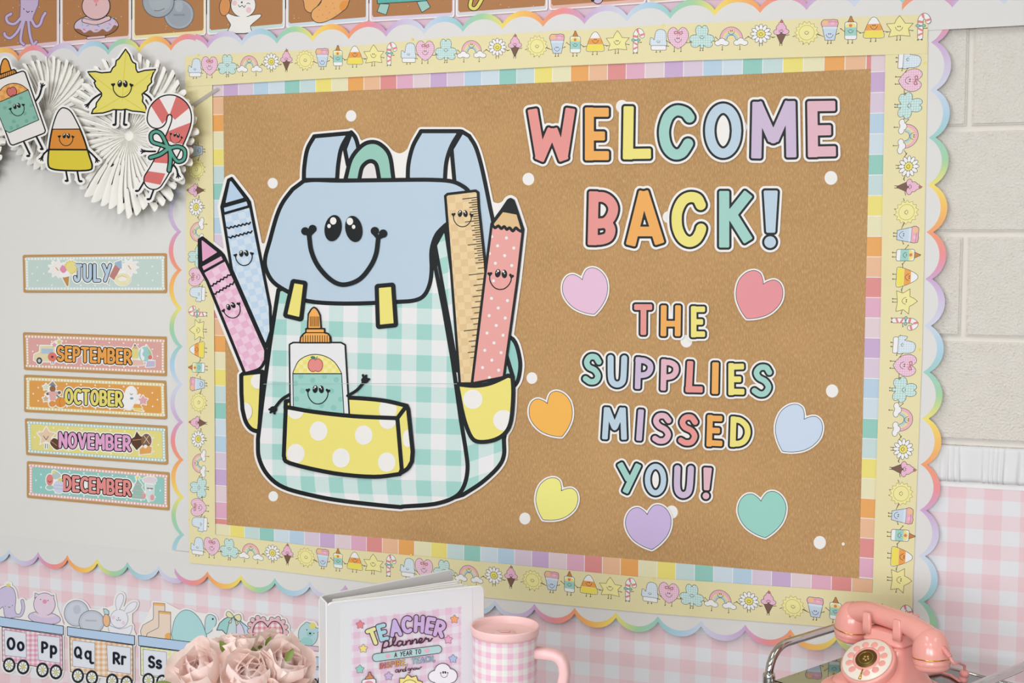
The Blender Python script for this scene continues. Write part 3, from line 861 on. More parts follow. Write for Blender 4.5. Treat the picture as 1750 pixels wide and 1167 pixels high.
# ================================================================== lettering
LC = {'coral': P(C_COR, 'letter_coral'), 'orange': P(C_ORG, 'letter_orange'), 'yellow': P(C_YEL, 'letter_yellow'), 'teal': P(C_TEA, 'letter_teal'),
      'blue': P(C_BLU, 'letter_blue'), 'lilac': P(C_LIL, 'letter_lilac'), 'pink': P(C_PNK, 'letter_pink')}
def glyph(fr, r, *strokes, e=7):
    """letter body from centre lines: 2-point lines are flat-ended bars, longer ones round curves"""
    s = FR[fr][2]; parts = []; r = r - 1.6
    for st in strokes:
        rr = r
        if isinstance(st, dict): rr = st.get('r', r); r2 = st.get('r2'); pts = st['p']
        else: pts = st; r2 = None
        q = Z(fr, *pts)
        if len(q) == 1: parts.append(ell(*q[0], rr / s, rr / s))
        elif len(q) == 2: parts.append(bar(q[0], q[1], rr / s, min(e, rr * .5) / s, None if r2 is None else r2 / s))
        else: parts.append(stroke(q, 2 * rr / s, 5))
    return uni(*parts)
def ellp(cx, cy, rx, ry, n=16): return [(cx + rx * math.cos(2 * math.pi * k / n), cy + ry * math.sin(2 * math.pi * k / n)) for k in range(n + 1)]
LN = [0]
def letter(ch, where, colour, sh, off=0.0163, blk=3.9, wht=3.9):
    card = sh.off(blk + wht); LN[0] += 1; off = off + 0.0009 * (LN[0] % 2)
    c = Cut('letter_cutout', 'large %s letter %s with black outline, %s' % (colour, ch, where) if wht > 3.6 else '%s letter %s with black outline, %s' % (colour, ch, where),
            'letter', card, off=off, group='paper letters on the kraft board', step=1.4)
    c.part('black_outline', sh.off(blk), INK, 0.8)
    c.part('coloured_face', sh, LC[colour], 0.8)
    return c
def low(ch, word, colour, sh, note=None): return letter(ch, note or ('in the word %s' % word), colour, sh, blk=3.4, wht=3.3)
letter('W', 'starting the word WELCOME', 'coral', glyph('M', 26, [(87, 106), (128, 352)], [(120, 362), (187, 205)], [(187, 205), (245, 362)], [(277, 102), (238, 352)], [(187, 226)], {'r': 24, 'p': [(126, 338)]}, {'r': 24, 'p': [(240, 338)]}))
letter('E', 'second in the word WELCOME', 'orange', glyph('M', 24, [(371, 98), (371, 362)], [(352, 122), (468, 122)], [(352, 240), (449, 240)], [(352, 338), (469, 338)]))
letter('L', 'in the word WELCOME', 'yellow', glyph('M', 27, [(567, 92), (563, 357)], [(538, 330), (678, 328)]))
letter('C', 'in the word WELCOME', 'teal', glyph('M', 27, [(870, 148), (848, 122), (805, 113), (768, 138), (748, 185), (743, 230), (752, 280), (772, 315), (800, 332), (830, 325), (850, 300), (863, 278)]))
letter('O', 'in the word WELCOME', 'blue', glyph('M', 25, ellp(1038, 214, 67, 112)))
letter('M', 'in the word WELCOME', 'lilac', glyph('M', 27, [(1209, 70), (1203, 352)], [(1205, 75), (1288, 262)], [(1288, 262), (1372, 72)], [(1373, 66), (1378, 347)], {'r': 22, 'p': [(1288, 255)]}))
letter('E', 'ending the word WELCOME', 'pink', glyph('M', 27, [(1482, 68), (1486, 346)], [(1458, 92), (1597, 90)], [(1462, 213), (1576, 211)], [(1462, 319), (1600, 316)]))
letter('B', 'starting the word BACK', 'coral', glyph('M', 26, [(393, 516), (387, 784)], [(392, 546), (440, 545), (474, 566), (490, 602), (478, 644), (448, 672), (392, 678)], [(392, 678), (452, 676), (476, 704), (466, 742), (430, 757), (388, 758)]))
letter('A', 'in the word BACK', 'orange', glyph('M', 26, [(643, 516), (576, 786)], [(640, 516), (722, 778)], {'r': 24, 'p': [(592, 716), (700, 716)]}))
letter('C', 'in the word BACK', 'yellow', glyph('M', 27, [(926, 584), (908, 552), (870, 545), (835, 565), (812, 610), (806, 655), (812, 705), (835, 750), (870, 768), (902, 754), (922, 722), (928, 702)]))
letter('K', 'ending the word BACK', 'teal', glyph('M', 27, [(1043, 514), (1043, 796)], [(1165, 526), (1066, 650)], [(1070, 614), (1164, 764)]))
letter('!', 'after the word BACK', 'blue', glyph('M', 33, {'r': 35, 'r2': 23, 'p': [(1275, 512), (1275, 722)]}, {'r': 29, 'p': [(1272, 769)]}))
low('T', 'THE', 'coral', glyph('N', 16, [(594, 247), (684, 247)], [(641, 240), (640, 386)]))
low('H', 'THE', 'orange', glyph('N', 16, [(742, 238), (740, 392)], [(813, 238), (811, 392)], [(735, 330), (820, 330)]))
low('E', 'THE', 'yellow', glyph('N', 15.5, [(891, 242), (891, 398)], [(880, 258), (948, 258)], [(880, 321), (938, 321)], [(880, 382), (948, 382)]))
SUP = 'in the word SUPPLIES'
low('S', '', 'teal', glyph('N', 15.5, [(418, 520), (402, 497), (374, 496), (358, 520), (368, 546), (398, 562), (414, 590), (402, 615), (375, 619), (352, 604)]), 'first letter of the word SUPPLIES')
low('U', 'SUPPLIES', 'blue', glyph('N', 16.5, [(477, 500), (478, 590), (487, 622), (510, 633), (533, 622), (541, 592), (545, 502)]))
low('P', '', 'lilac', glyph('N', 15.5, [(616, 496), (611, 655)], [(614, 513), (645, 514), (672, 532), (674, 560), (655, 582), (613, 588)]), 'first P in the word SUPPLIES')
low('P', '', 'pink', glyph('N', 15.5, [(743, 506), (739, 663)], [(742, 523), (773, 524), (799, 540), (802, 568), (783, 591), (741, 598)]), 'second P in the word SUPPLIES')
low('L', 'SUPPLIES', 'coral', glyph('N', 17, [(874, 516), (866, 672)], [(850, 656), (936, 658)]))
low('I', 'SUPPLIES', 'orange', glyph('N', 18, [(1000, 522), (997, 680)]))
low('E', 'SUPPLIES', 'yellow', glyph('N', 16, [(1078, 526), (1078, 686)], [(1064, 545), (1142, 543)], [(1064, 607), (1128, 607)], [(1064, 668), (1144, 669)]))
low('S', '', 'teal', glyph('N', 15.5, [(1268, 572), (1252, 549), (1222, 549), (1204, 573), (1216, 599), (1247, 617), (1264, 646), (1247, 676), (1220, 680), (1194, 664)]), 'last letter of the word SUPPLIES')
low('M', 'MISSED', 'blue', glyph('O', 16, [(458, 46), (448, 206)], [(458, 50), (497, 150)], [(497, 150), (537, 50)], [(538, 48), (544, 208)], {'r': 13, 'p': [(497, 148)]}))
low('I', 'MISSED', 'lilac', glyph('O', 16, [(629, 57), (618, 213)]))
low('S', '', 'pink', glyph('O', 15.5, [(766, 112), (746, 90), (716, 91), (703, 115), (718, 140), (750, 158), (764, 185), (748, 210), (720, 214), (698, 202)]), 'first S in the word MISSED')
low('S', '', 'coral', glyph('O', 15.5, [(898, 120), (880, 97), (850, 98), (835, 121), (848, 146), (880, 163), (896, 191), (880, 219), (850, 223), (827, 211)]), 'second S in the word MISSED')
low('E', 'MISSED', 'orange', glyph('O', 15.5, [(973, 84), (968, 242)], [(958, 101), (1034, 103)], [(958, 161), (1022, 163)], [(955, 223), (1034, 227)]))
low('D', 'MISSED', 'yellow', glyph('O', 16, [(1090, 92), (1085, 244)], [(1090, 108), (1122, 112), (1152, 138), (1160, 175), (1146, 210), (1120, 226), (1086, 228)]))
low('Y', 'YOU', 'teal', glyph('O', 17, [(522, 325), (568, 410)], [(617, 330), (549, 472)]))
low('O', 'YOU', 'blue', glyph('O', 15, ellp(701, 407, 40, 66)))
low('U', 'YOU', 'lilac', glyph('O', 17, [(810, 350), (808, 435), (816, 470), (838, 484), (862, 472), (872, 436), (877, 352)]))
letter('!', 'after the word YOU', 'pink', glyph('O', 17, {'r': 21, 'r2': 14, 'p': [(961, 347), (955, 460)]}, {'r': 16.5, 'p': [(952, 488)]}), blk=3.4, wht=3.3)

# ------------------------------------------------------------------ paper hearts
THIN = P((58, 62, 72), 'thin_grey_line')
def heart_cut(colour, c, fr, cl, tip, w, note):
    s = FR[fr][2]
    q = Z(fr, cl, tip)
    h = heart(q[0], q[1], w / s)
    k = Cut('paper_heart', '%s paper heart with a white edge, %s' % (colour, note), 'paper heart', h.off(3.6), off=0.0166, group='paper hearts on the kraft board', step=1.4)
    k.part('printed_line', h.off(0.9), THIN, 0.8)
    k.part('coloured_face', h.off(-0.1), P(c, 'heart_' + colour.replace(' ', '_')), 0.8)
heart_cut('pale pink', (228, 188, 212), 'N', (337, 113), (395, 282), 224, 'tilted, left of the word THE')
heart_cut('coral', (227, 146, 152), 'N', (1237, 135), (1155, 303), 232, 'tilted, right of the word THE')
heart_cut('orange', (243, 180, 84), 'O', (163, 30), (233, 192), 213, 'left of the word MISSED')
heart_cut('light blue', (200, 214, 234), 'O', (1440, 108), (1335, 264), 232, 'right of the word MISSED')
heart_cut('yellow', (237, 230, 134), 'O', (230, 465), (140, 605), 208, 'left of the word YOU')
heart_cut('lilac', (202, 180, 220), 'O', (660, 583), (683, 754), 226, 'below the word YOU')
heart_cut('teal', (152, 208, 194), 'O', (1227, 517), (1248, 695), 238, 'right of the word YOU')

# ================================================================== the backpack poster
BW = 7.2
def A(fr, pts, sm=0): return poly(Z(fr, *pts), sm)
def ZZ(*runs):
    out = []
    for fr, pts in runs: out += Z(fr, *pts)
    return out
strapL = poly(cr(Z('I', (690, 392), (693, 310), (712, 200), (755, 120)), 5, False) + cr(Z('I', (975, 100), (925, 190), (905, 290), (897, 392)), 5, False))
strapL2 = poly(cr(Z('I', (985, 95), (1012, 130), (1030, 200), (1030, 300)), 5, False) + Z('I', (965, 300), (945, 200)))
handle = poly(Z('I', (945, 395)) + cr(Z('I', (950, 385), (985, 260), (1050, 180), (1110, 155), (1170, 172), (1225, 240), (1248, 385)), 5, False) + Z('I', (1250, 395)))
handleIn = poly(Z('I', (1035, 395)) + cr(Z('I', (1037, 380), (1055, 310), (1100, 275), (1140, 295), (1158, 380)), 5, False) + Z('I', (1158, 395)))
strapR = poly(cr(Z('J', (207, 390), (212, 290), (240, 180), (290, 88)), 5, False) + cr(Z('J', (535, 88), (480, 180), (448, 280), (438, 400)), 5, False))
strapR2 = poly(ZZ(('J', [(545, 90)])) + cr(ZZ(('J', [(590, 118), (632, 190), (670, 320), (720, 560), (745, 700), (760, 1000)]), ), 5, False) + Z('J', (640, 1000), (520, 700), (500, 420), (480, 200)))
strapR3 = poly(cr(Z('L', (600, 270), (690, 290), (725, 390), (722, 470), (700, 520), (640, 560)), 5, False) + Z('L', (600, 540)))
side = poly(ZZ(('J', [(380, 800), (445, 680), (640, 700), (720, 1150)]), ('L', [(690, 480), (650, 760)])) + cr(Z('L', (645, 790), (645, 870), (615, 930), (535, 1005), (440, 1067)), 5, False) + Z('L', (380, 1085), (300, 400)))
body = poly(ZZ(('K', [(425, 45), (385, 300), (345, 600)])) + cr(ZZ(('K', [(323, 790), (328, 880), (370, 965), (450, 1028), (600, 1070), (760, 1098), (1010, 1125)]), ('L', [(150, 1124), (300, 1112), (400, 1078), (445, 1025), (464, 940), (456, 850), (430, 690)])), 5, False) + ZZ(('L', [(390, 400), (345, 140)]), ('J', [(372, 900), (380, 780)])))
flap = poly(cr(ZZ(('I', [(690, 398), (760, 392), (900, 396), (1100, 394), (1349, 391)]), ('J', [(200, 391), (350, 391), (470, 399), (540, 425), (590, 470), (610, 560)])), 4, False)
            + cr(ZZ(('J', [(440, 675), (385, 735), (355, 830), (356, 950), (344, 1040), (310, 1110), (250, 1142), (130, 1152)]), ('K', [(760, 113), (570, 100)]), ('I', [(590, 1088), (500, 1028), (455, 950), (449, 880), (478, 770), (520, 620), (560, 530), (620, 450)])), 4, False))
buckL = A('K', [(502, 8), (552, 16), (532, 184), (466, 168)]); buckR = A('K', [(922, 32), (990, 26), (1003, 214), (928, 222)])
crayB = poly(ZZ(('I', [(220, 392), (240, 382), (338, 508), (352, 530), (480, 1180)]), ('K', [(388, 250), (362, 330)]), ('I', [(240, 950), (178, 560)])))
crayP = poly(ZZ(('I', [(38, 765), (58, 752), (172, 842), (190, 862), (262, 1020)]), ('K', [(362, 345)])) + cr(ZZ(('K', [(360, 395), (330, 438), (258, 462)])), 5, False) + ZZ(('K', [(70, 0)]), ('I', [(40, 935)])))
pockL = poly(ZZ(('K', [(345, 452), (250, 462), (240, 470), (241, 560)])) + cr(Z('K', (246, 640), (262, 700), (290, 738), (330, 752)), 5, False))
ruler = poly(Z('J', (441, 492), (455, 480), (630, 459), (645, 470), (650, 560), (688, 900)) + Z('L', (560, 60), (486, 512), (425, 512), (386, 0)))
pencil = poly(Z('J', (730, 665), (795, 575)) + cr(Z('J', (832, 520), (848, 512), (866, 522)), 4, False) + Z('J', (890, 590), (926, 700)) + Z('L', (712, 0), (645, 480), (486, 512), (548, 0)))
pockR = poly(cr(Z('L', (412, 515), (500, 523), (580, 510), (665, 472)), 4, False) + cr(Z('L', (688, 478), (692, 560), (682, 690), (655, 755), (600, 792), (530, 803), (487, 785), (455, 715), (435, 640)), 4, False))
pfront = poly(cr(Z('K', (462, 628), (600, 652), (800, 674), (1018, 684)), 4, False) + Z('K', (1040, 940)) + cr(Z('K', (1030, 962), (900, 976), (700, 958), (482, 908), (452, 872)), 4, False))
pback = poly(Z('K', (462, 600), (520, 590)) + cr(Z('K', (700, 578), (850, 586), (960, 598), (1064, 622)), 4, False) + Z('K', (1018, 690), (800, 680), (460, 632)))
pside = poly(ZZ(('K', [(1018, 684), (1064, 622)]), ('L', [(168, 640), (190, 850)])) + cr(ZZ(('L', [(186, 900), (165, 935), (130, 958)])), 4, False) + Z('K', (1040, 950)))
gbody = poly(Z('K', (486, 320), (500, 313), (735, 313), (752, 322), (772, 660), (490, 660))).off(6 / 2.916)
gcap = A('K', [(532, 308), (536, 280), (550, 264), (562, 256), (562, 238), (655, 238), (655, 258), (672, 262), (685, 280), (687, 308)])
gnoz = poly(Z('K', (570, 238), (574, 165), (588, 142)) + cr(Z('K', (595, 135), (603, 132), (612, 136)), 3, False) + Z('K', (622, 148), (633, 170), (638, 238)))
everything = uni(strapL, strapL2, handle, strapR, strapR2, strapR3, side, body, flap, crayB, crayP, pockL, ruler, pencil, pockR)
GAP = poly(cr(Z('I', (1228, 190), (1250, 212), (1285, 226), (1318, 214), (1349, 182)), 4, False) + Z('I', (1349, 420), (1200, 420)))
GAP2 = poly(ZZ(('J', [(715, 500), (742, 531), (770, 537), (800, 527), (820, 495), (760, 680), (700, 640)])))
GAP3 = poly(ZZ(('I', [(380, 700), (420, 790), (455, 785), (470, 900), (520, 1060)]), ('K', [(400, 60), (380, 0), (350, -60)])))
bp = Cut('backpack_poster', 'big poster cut-out of a smiling blue and teal gingham backpack stuffed with school supplies', 'poster',
         uni(everything.off(BW / 2 + 3.6), GAP, GAP2, GAP3), off=0.0170, thick=0.0008, step=2.2)
LB = P((187, 205, 221), 'poster_blue'); TEALP = P((150, 198, 183), 'poster_teal'); YEL = P((236, 223, 124), 'poster_yellow')
bp.ink('strap', strapR2, LB, BW); bp.ink('strap', strapR3, P((150, 203, 194)), BW)
bp.ink('strap', strapL2, LB, BW); bp.ink('strap', strapL, LB, BW); bp.ink('strap', strapR, LB, BW)
h_ = bp.ink('handle', handle, TEALP, BW); bp.ink('handle_gap', handleIn, P((226, 222, 220)), BW, parent=h_)
GTEAL = gingham('teal_gingham_print', 49.6, 53.4, (161, 209, 201), (205, 224, 221), (234, 232, 233), ox=664.5, oy=528.5, skew=-0.035)
GTEAL2 = gingham('teal_gingham_print_side', 52, 56, (165, 211, 203), (205, 224, 221), (234, 232, 233), ox=12, oy=18, skew=0.33)
bp.ink('blue_crayon', crayB, checker('blue_check_print', 23.5, (190, 211, 232), (209, 221, 233), -0.22, 22), 5.2)
bp.ink('side_panel', side, GTEAL2, BW)
sliver = poly(Z('J', (440, 690), (380, 800), (470, 1300)) + Z('L', (415, 450), (440, 300), (400, 60)))
bp.ink('side_pleat', sliver & side, GTEAL2, 5.5)
bp.ink('front_panel', body, GTEAL, BW)
pl_ = bp.ink('side_pocket', pockL - body.off(0), YEL, BW)
bp.ink('pink_crayon', crayP - body.off(-1), checker('pink_check_print', 24, (231, 178, 206), (238, 202, 219), -0.5, 23), 5.2)
bp.part('panel_edge', stroke(Z('K', (425, 45), (385, 300), (345, 600), (323, 790)), BW, 4), INK)
fl = bp.ink('flap', flap, LB, BW)
# crayon tips, bands and zigzags
bp.ink('crayon_tip', poly(Z('I', (222, 395), (240, 388), (330, 508), (190, 548))), P((184, 206, 229)), 5)
bp.ink('crayon_tip', poly(Z('I', (44, 765), (58, 757), (166, 843), (50, 915))), P((227, 165, 196)), 5)
bp.ink('crayon_band', poly(Z('I', (183, 560), (338, 516), (350, 556), (190, 602))), P((190, 211, 230)), 4.4)
bp.ink('crayon_band', poly(Z('I', (46, 928), (178, 856), (196, 892), (62, 966))), P((229, 172, 200)), 4.4)
def zig(fr, a, b, n, amp, w):
    a = np.array(Z(fr, a)[0]); b = np.array(Z(fr, b)[0]); d = b - a; nn = np.array((-d[1], d[0])) / np.linalg.norm(d)
    return stroke([tuple(a + d * k / n + nn * (amp if k % 2 else -amp)) for k in range(n + 1)], w)
bp.part('zigzag_stripe', zig('I', (212, 692), (358, 660), 12, 1.4, 2.4), INK, 0.6); bp.part('zigzag_stripe', zig('I', (222, 752), (368, 714), 12, 1.4, 2.4), INK, 0.6)
bp.part('zigzag_stripe', zig('I', (108, 1055), (240, 975), 12, 1.4, 2.4), INK, 0.6); bp.part('zigzag_stripe', zig('I', (128, 1105), (255, 1032), 12, 1.4, 2.4), INK, 0.6)
add_face(bp, *Z('I', (316, 868))[0], 15.3, -0.12, 0.4, 0.8); add_face(bp, *Z('K', (193, 140))[0], 15.3, -0.45, 0.4, 0.8)
# ruler
t = NT('ruler_wood_print', 0.5)
u, v, uvv = t.uv()
mp = t.n('ShaderNodeMapping'); mp.inputs['Rotation'].default_value = (0, 0, 0.09); t.l(uvv, mp.inputs[0])
ck = t.n('ShaderNodeTexChecker'); ck.inputs['Scale'].default_value = 1 / 12.2
ck.inputs['Color1'].default_value = rgb((226, 195, 148)); ck.inputs['Color2'].default_value = rgb((236, 209, 163))
t.l(mp.outputs[0], ck.inputs['Vector'])
nz = t.n('ShaderNodeTexNoise'); nz.inputs['Scale'].default_value = 0.35; t.l(uvv, nz.inputs['Vector'])
t.color(t.mix(t.math('MULTIPLY', nz.outputs['Fac'], 0.35), ck.outputs[0], rgb((214, 180, 130))))
rl = bp.ink('ruler', ruler, t.m, 4.6)
ra, rb = np.array(Z('J', (640, 500))[0]), np.array(Z('J', (686, 900))[0])
re_ = np.array(Z('L', (508, 380))[0])
ticks = []
for k in range(46):
    f = k / 45.0
    if f < 0.62: q = ra + (rb - ra) * (f / 0.62)
    else: q = rb + (re_ - rb) * ((f - 0.62) / 0.38)
    L_ = 25 if k % 10 == 0 else (15 if k % 2 == 0 else 10)
    ticks.append(stroke([tuple(q), tuple(q + np.array((-L_, 0.12 * L_)))], 1.5))
bp.part('ruler_marks', uni(*ticks), INK, 0.6, parent=rl)
add_face(bp, *Z('J', (548, 622))[0], 16.5, 0.0, 0.4, 0.75)
# pencil
pn = bp.ink('pencil', pencil, P((232, 164, 158), 'pencil_pink'), 4.6)
pd = []
for fr, pts in (('J', [(822, 753), (767, 802), (868, 816), (811, 863), (753, 911), (855, 925), (741, 1020), (730, 745), (716, 850)]),
                ('L', [(583, 87), (663, 98), (617, 135), (572, 173), (652, 185), (607, 222), (561, 260), (641, 271), (596, 309), (550, 346), (631, 358), (585, 395), (539, 432), (619, 445), (573, 482)])):
    pd += [ell(*q, 2.6, 2.7, n=14) for q in Z(fr, *pts)]
for q_ in pd: bp.part('polka_dot', q_ & pencil.off(-2.4), WHITE, 0.5, parent=pn); bp.k -= 1
wood = poly(Z('J', (735, 662), (797, 582), (892, 600), (922, 700)) + cr(Z('J', (912, 712), (895, 702), (880, 690), (862, 710), (842, 690), (824, 700), (808, 682), (790, 695), (772, 678), (752, 690), (736, 676)), 4, False))
wd = bp.ink('pencil_point', wood, P((222, 186, 136), 'pencil_wood'), 5)
bp.part('lead', poly(Z('J', (790, 592), (800, 572)) + cr(Z('J', (832, 522), (848, 512), (864, 522)), 4, False) + Z('J', (888, 588), (893, 602))), INK, parent=wd)
add_face(bp, *Z('J', (785, 1000))[0], 20, 0.07, 0.45, 0.75)
# right pocket
pk = bp.ink('side_pocket', pockR, YEL, BW)
for q_ in (ell(*Z('L', (490, 590))[0], 16.5), ell(*Z('L', (643, 695))[0], 17.5)): bp.part('polka_dot', q_ & pockR.off(-BW / 2), WHITE, parent=pk)
for q_ in (ell(*Z('K', (325, 500))[0], 13), ell(*Z('K', (262, 650))[0], 11, 15)): bp.part('polka_dot', q_ & (pockL - body).off(-BW / 2), WHITE, parent=pl_)
# buckles and face
for b_ in (buckL, buckR): bp.ink('buckle_tab', b_.off(2.4), YEL, 7.4)
def bigface():
    q = lambda x, y: Z('I', (x, y))[0]
    s = 1 / 3.646
    ink = uni(stroke(Z('I', (722, 735), (735, 830), (770, 915), (830, 990), (895, 1036), (960, 1042), (1040, 1008), (1105, 930), (1140, 850), (1153, 755)), 29 * s, 5),
              ell(*q(872, 692), 53 * s, 83 * s, .18), ell(*q(1001, 697), 53 * s, 83 * s, -.2),
              ell(*q(698, 711), 25 * s), ell(*q(744, 696), 25 * s), poly(Z('I', (676, 722), (768, 706), (728, 748))),
              ell(*q(1132, 710), 26 * s), ell(*q(1184, 726), 26 * s), poly(Z('I', (1110, 722), (1205, 742), (1150, 768))))
    hi = uni(ell(*q(873, 647), 20 * s, 23 * s), ell(*q(847, 679), 11 * s, 13 * s), ell(*q(977, 650), 20 * s, 23 * s), ell(*q(1000, 684), 11 * s, 13 * s))
    f = bp.part('face', ink, INK, 0.8, label='big black smiling face'); bp.part('eye_highlight', hi, WHITE, 0.5, parent=f)
bigface()
# glue bottle in the front pocket
bp.ink('pocket_inside', pback, YEL, BW)
bp.part('polka_dot', uni(ell(*Z('K', (970, 640))[0], 15, 18)) & pback.off(-BW / 2), WHITE)
gl = bp.ink('glue_bottle', gbody, P((232, 230, 232), 'bottle_white'), 2.8)
lab = poly(Z('K', (497, 462)) + cr(Z('K', (500, 450), (525, 400), (565, 374), (610, 366), (660, 376), (705, 405), (735, 450)), 4, False) + Z('K', (740, 462)))
bp.ink('label_top', lab, checker('yellow_check_print', 14, (236, 222, 124), (240, 230, 158)), 1.4, 0.6, parent=gl)
tl = bp.ink('label', poly(Z('K', (497, 463), (740, 463), (752, 665), (500, 650))), P((160, 207, 199)), 1.4, 0.6, parent=gl)
for q_ in Z('K', (537, 475), (596, 495), (654, 475), (713, 492), (510, 510), (690, 548), (700, 632), (545, 548), (515, 588), (578, 640), (640, 620), (735, 590)): bp.part('label_dot', ell(*q_, 4.6) & poly(Z('K', (500, 468), (738, 468), (750, 660), (503, 645))), P((140, 196, 187)), 0.7, parent=gl); bp.k -= 1
bp.k += 1
bp.ink('apple', uni(ell(*Z('K', (597, 420))[0], 8.2, 11), ell(*Z('K', (622, 420))[0], 8.2, 11)), P((228, 140, 134)), 1.2, 0.5, ink=P((150, 70, 66)), parent=gl)
bp.part('apple_leaf', uni(ell(*Z('K', (598, 382))[0], 4.4, 2.4, .2), stroke(Z('K', (610, 395), (618, 378)), 1.4)), P((70, 120, 110)), 0.4, parent=gl)
cp = bp.ink('bottle_cap', gcap, P((240, 172, 92), 'cap_orange'), 2.6); bp.ink('nozzle', gnoz, P((240, 172, 92), 'cap_orange'), 2.6, parent=cp)
bp.part('cap_ridges', uni(*([stroke(Z('K', (x, 272), (x, 304)), 1.2) for x in range(548, 682, 12)] + [stroke(Z('K', (x, 178), (x, 226)), 1.1) for x in range(584, 630, 7)] + [stroke(Z('K', (562, 258), (656, 258)), 1.6)])), INK, 0.5, parent=cp)
hand = [(0, 0), (14, -30), (0, 0), (2, -36), (0, 0), (-12, -28)]
bp.part('arm', uni(stroke(Z('K', (770, 572), (815, 545), (850, 505)), 5.2, 3), ell(*Z('K', (856, 495))[0], 6.5, 5.5), *[stroke(Z('K', (856, 495), p), 4.2) for p in ((846, 470), (862, 472), (876, 490))]), INK, 0.7, parent=gl)
bp.part('arm', uni(stroke(Z('K', (480, 566), (440, 592), (405, 635)), 5.2, 3), ell(*Z('K', (400, 640))[0], 6.5, 5.5), *[stroke(Z('K', (400, 640), p), 4.0) for p in ((380, 640), (386, 655), (405, 660))]), INK, 0.7, parent=gl)
add_face(bp, *Z('K', (622, 558))[0], 18.5, 0.0, 0.4, 0.7)
bp.ink('pocket_side', pside, YEL, BW)
pf = bp.ink('front_pocket', pfront, YEL, BW)
for q in Z('K', (625, 748), (850, 768), (737, 882), (965, 903), (512, 860), (510, 640), (970, 690)): bp.part('polka_dot', ell(*q, 15, 16.5) & pfront.off(-BW / 2), WHITE, parent=pf)
bp.part('polka_dot', ell(*Z('K', (1068, 785))[0], 8, 15) & pside.off(-BW / 2), WHITE)
# fold line where the two printed sheets meet
bp.part('sheet_seam', stroke([(411, 656.5), (560, 655.5), (790, 655.8)], 0.7) & body.off(2), P((176, 192, 190)), 0.4)
# ================================================================== small lettering font (centre lines, cap height 1)
def _a(cx, cy, rx, ry, a0, a1, n=10): return [(cx + rx * math.cos(math.radians(a0 + (a1 - a0) * k / n)), cy + ry * math.sin(math.radians(a0 + (a1 - a0) * k / n))) for k in range(n + 1)]
FONT = {
 'A': (.62, [[(0, 0), (.31, 1), (.62, 0)], [(.12, .32), (.5, .32)]]),
 'B': (.52, [[(0, 0), (0, 1), (.25, 1)] + _a(.25, .76, .22, .24, 90, -90) + [(0, .52)], [(.25, .52)] + _a(.26, .26, .26, .26, 90, -90) + [(0, 0)]]),
 'C': (.52, [_a(.33, .5, .33, .5, 55, 305, 14)]),
 'D': (.56, [[(0, 0), (0, 1), (.16, 1)] + _a(.16, .5, .4, .5, 90, -90, 12) + [(0, 0)]]),
 'E': (.44, [[(.44, 1), (0, 1), (0, 0), (.44, 0)], [(0, .5), (.38, .5)]]),
 'G': (.56, [_a(.33, .5, .33, .5, 55, 330, 14) + [(.6, .42), (.38, .42)]]),
 'H': (.5, [[(0, 0), (0, 1)], [(.5, 0), (.5, 1)], [(0, .5), (.5, .5)]]),
 'I': (.0, [[(0, 0), (0, 1)]]),
 'J': (.46, [[(.08, 1), (.5, 1)], [(.34, 1), (.34, .25)] + _a(.17, .22, .17, .22, 0, -180, 8)]),
 'L': (.42, [[(0, 1), (0, 0), (.42, 0)]]),
 'M': (.62, [[(0, 0), (.02, 1), (.31, .35), (.6, 1), (.62, 0)]]),
 'N': (.54, [[(0, 0), (0, 1), (.54, 0), (.54, 1)]]),
 'O': (.6, [_a(.3, .5, .3, .5, 0, 360, 20)]),
 'P': (.48, [[(0, 0), (0, 1), (.2, 1)] + _a(.2, .72, .28, .28, 90, -90) + [(0, .44)]]),
 'Q': (.62, [_a(.3, .5, .3, .5, 0, 360, 20), [(.38, .2), (.62, -.06)]]),
 'R': (.52, [[(0, 0), (0, 1), (.2, 1)] + _a(.22, .73, .27, .27, 90, -90) + [(0, .46)], [(.2, .46), (.52, 0)]]),
 'S': (.46, [_a(.24, .74, .22, .26, 30, 250, 9) + _a(.23, .25, .24, .25, 75, -150, 9)]),
 'T': (.54, [[(0, 1), (.54, 1)], [(.27, 1), (.27, 0)]]),
 'U': (.52, [[(0, 1), (0, .3)] + _a(.26, .28, .26, .28, 180, 360, 9) + [(.52, 1)]]),
 'V': (.56, [[(0, 1), (.28, 0), (.56, 1)]]),
 'W': (.8, [[(0, 1), (.2, 0), (.4, .8), (.6, 0), (.8, 1)]]),
 'Y': (.56, [[(0, 1), (.28, .48)], [(.58, 1), (.14, 0)]]),
 'o': (.5, [_a(.25, .36, .25, .36, 0, 360, 18)]),
 'p': (.5, [[(0, .72), (0, -.4)], _a(.25, .36, .25, .36, 0, 360, 18)]),
 'q': (.62, [[(.5, .72), (.5, -.3), (.62, -.42), (.78, -.38)], _a(.25, .36, .25, .36, 0, 360, 18)]),
 'r': (.3, [[(0, .72), (0, 0)], [(0, .45)] + _a(.2, .48, .2, .24, 180, 60, 6)]),
 's': (.4, [_a(.2, .54, .18, .18, 30, 250, 8) + _a(.19, .18, .2, .18, 75, -150, 8)]),
 'w': (.66, [[(0, .72), (.16, 0), (.33, .6), (.5, 0), (.66, .72)]]),
 ',': (.06, [[(.06, .08), (0, -.18)]]),
}
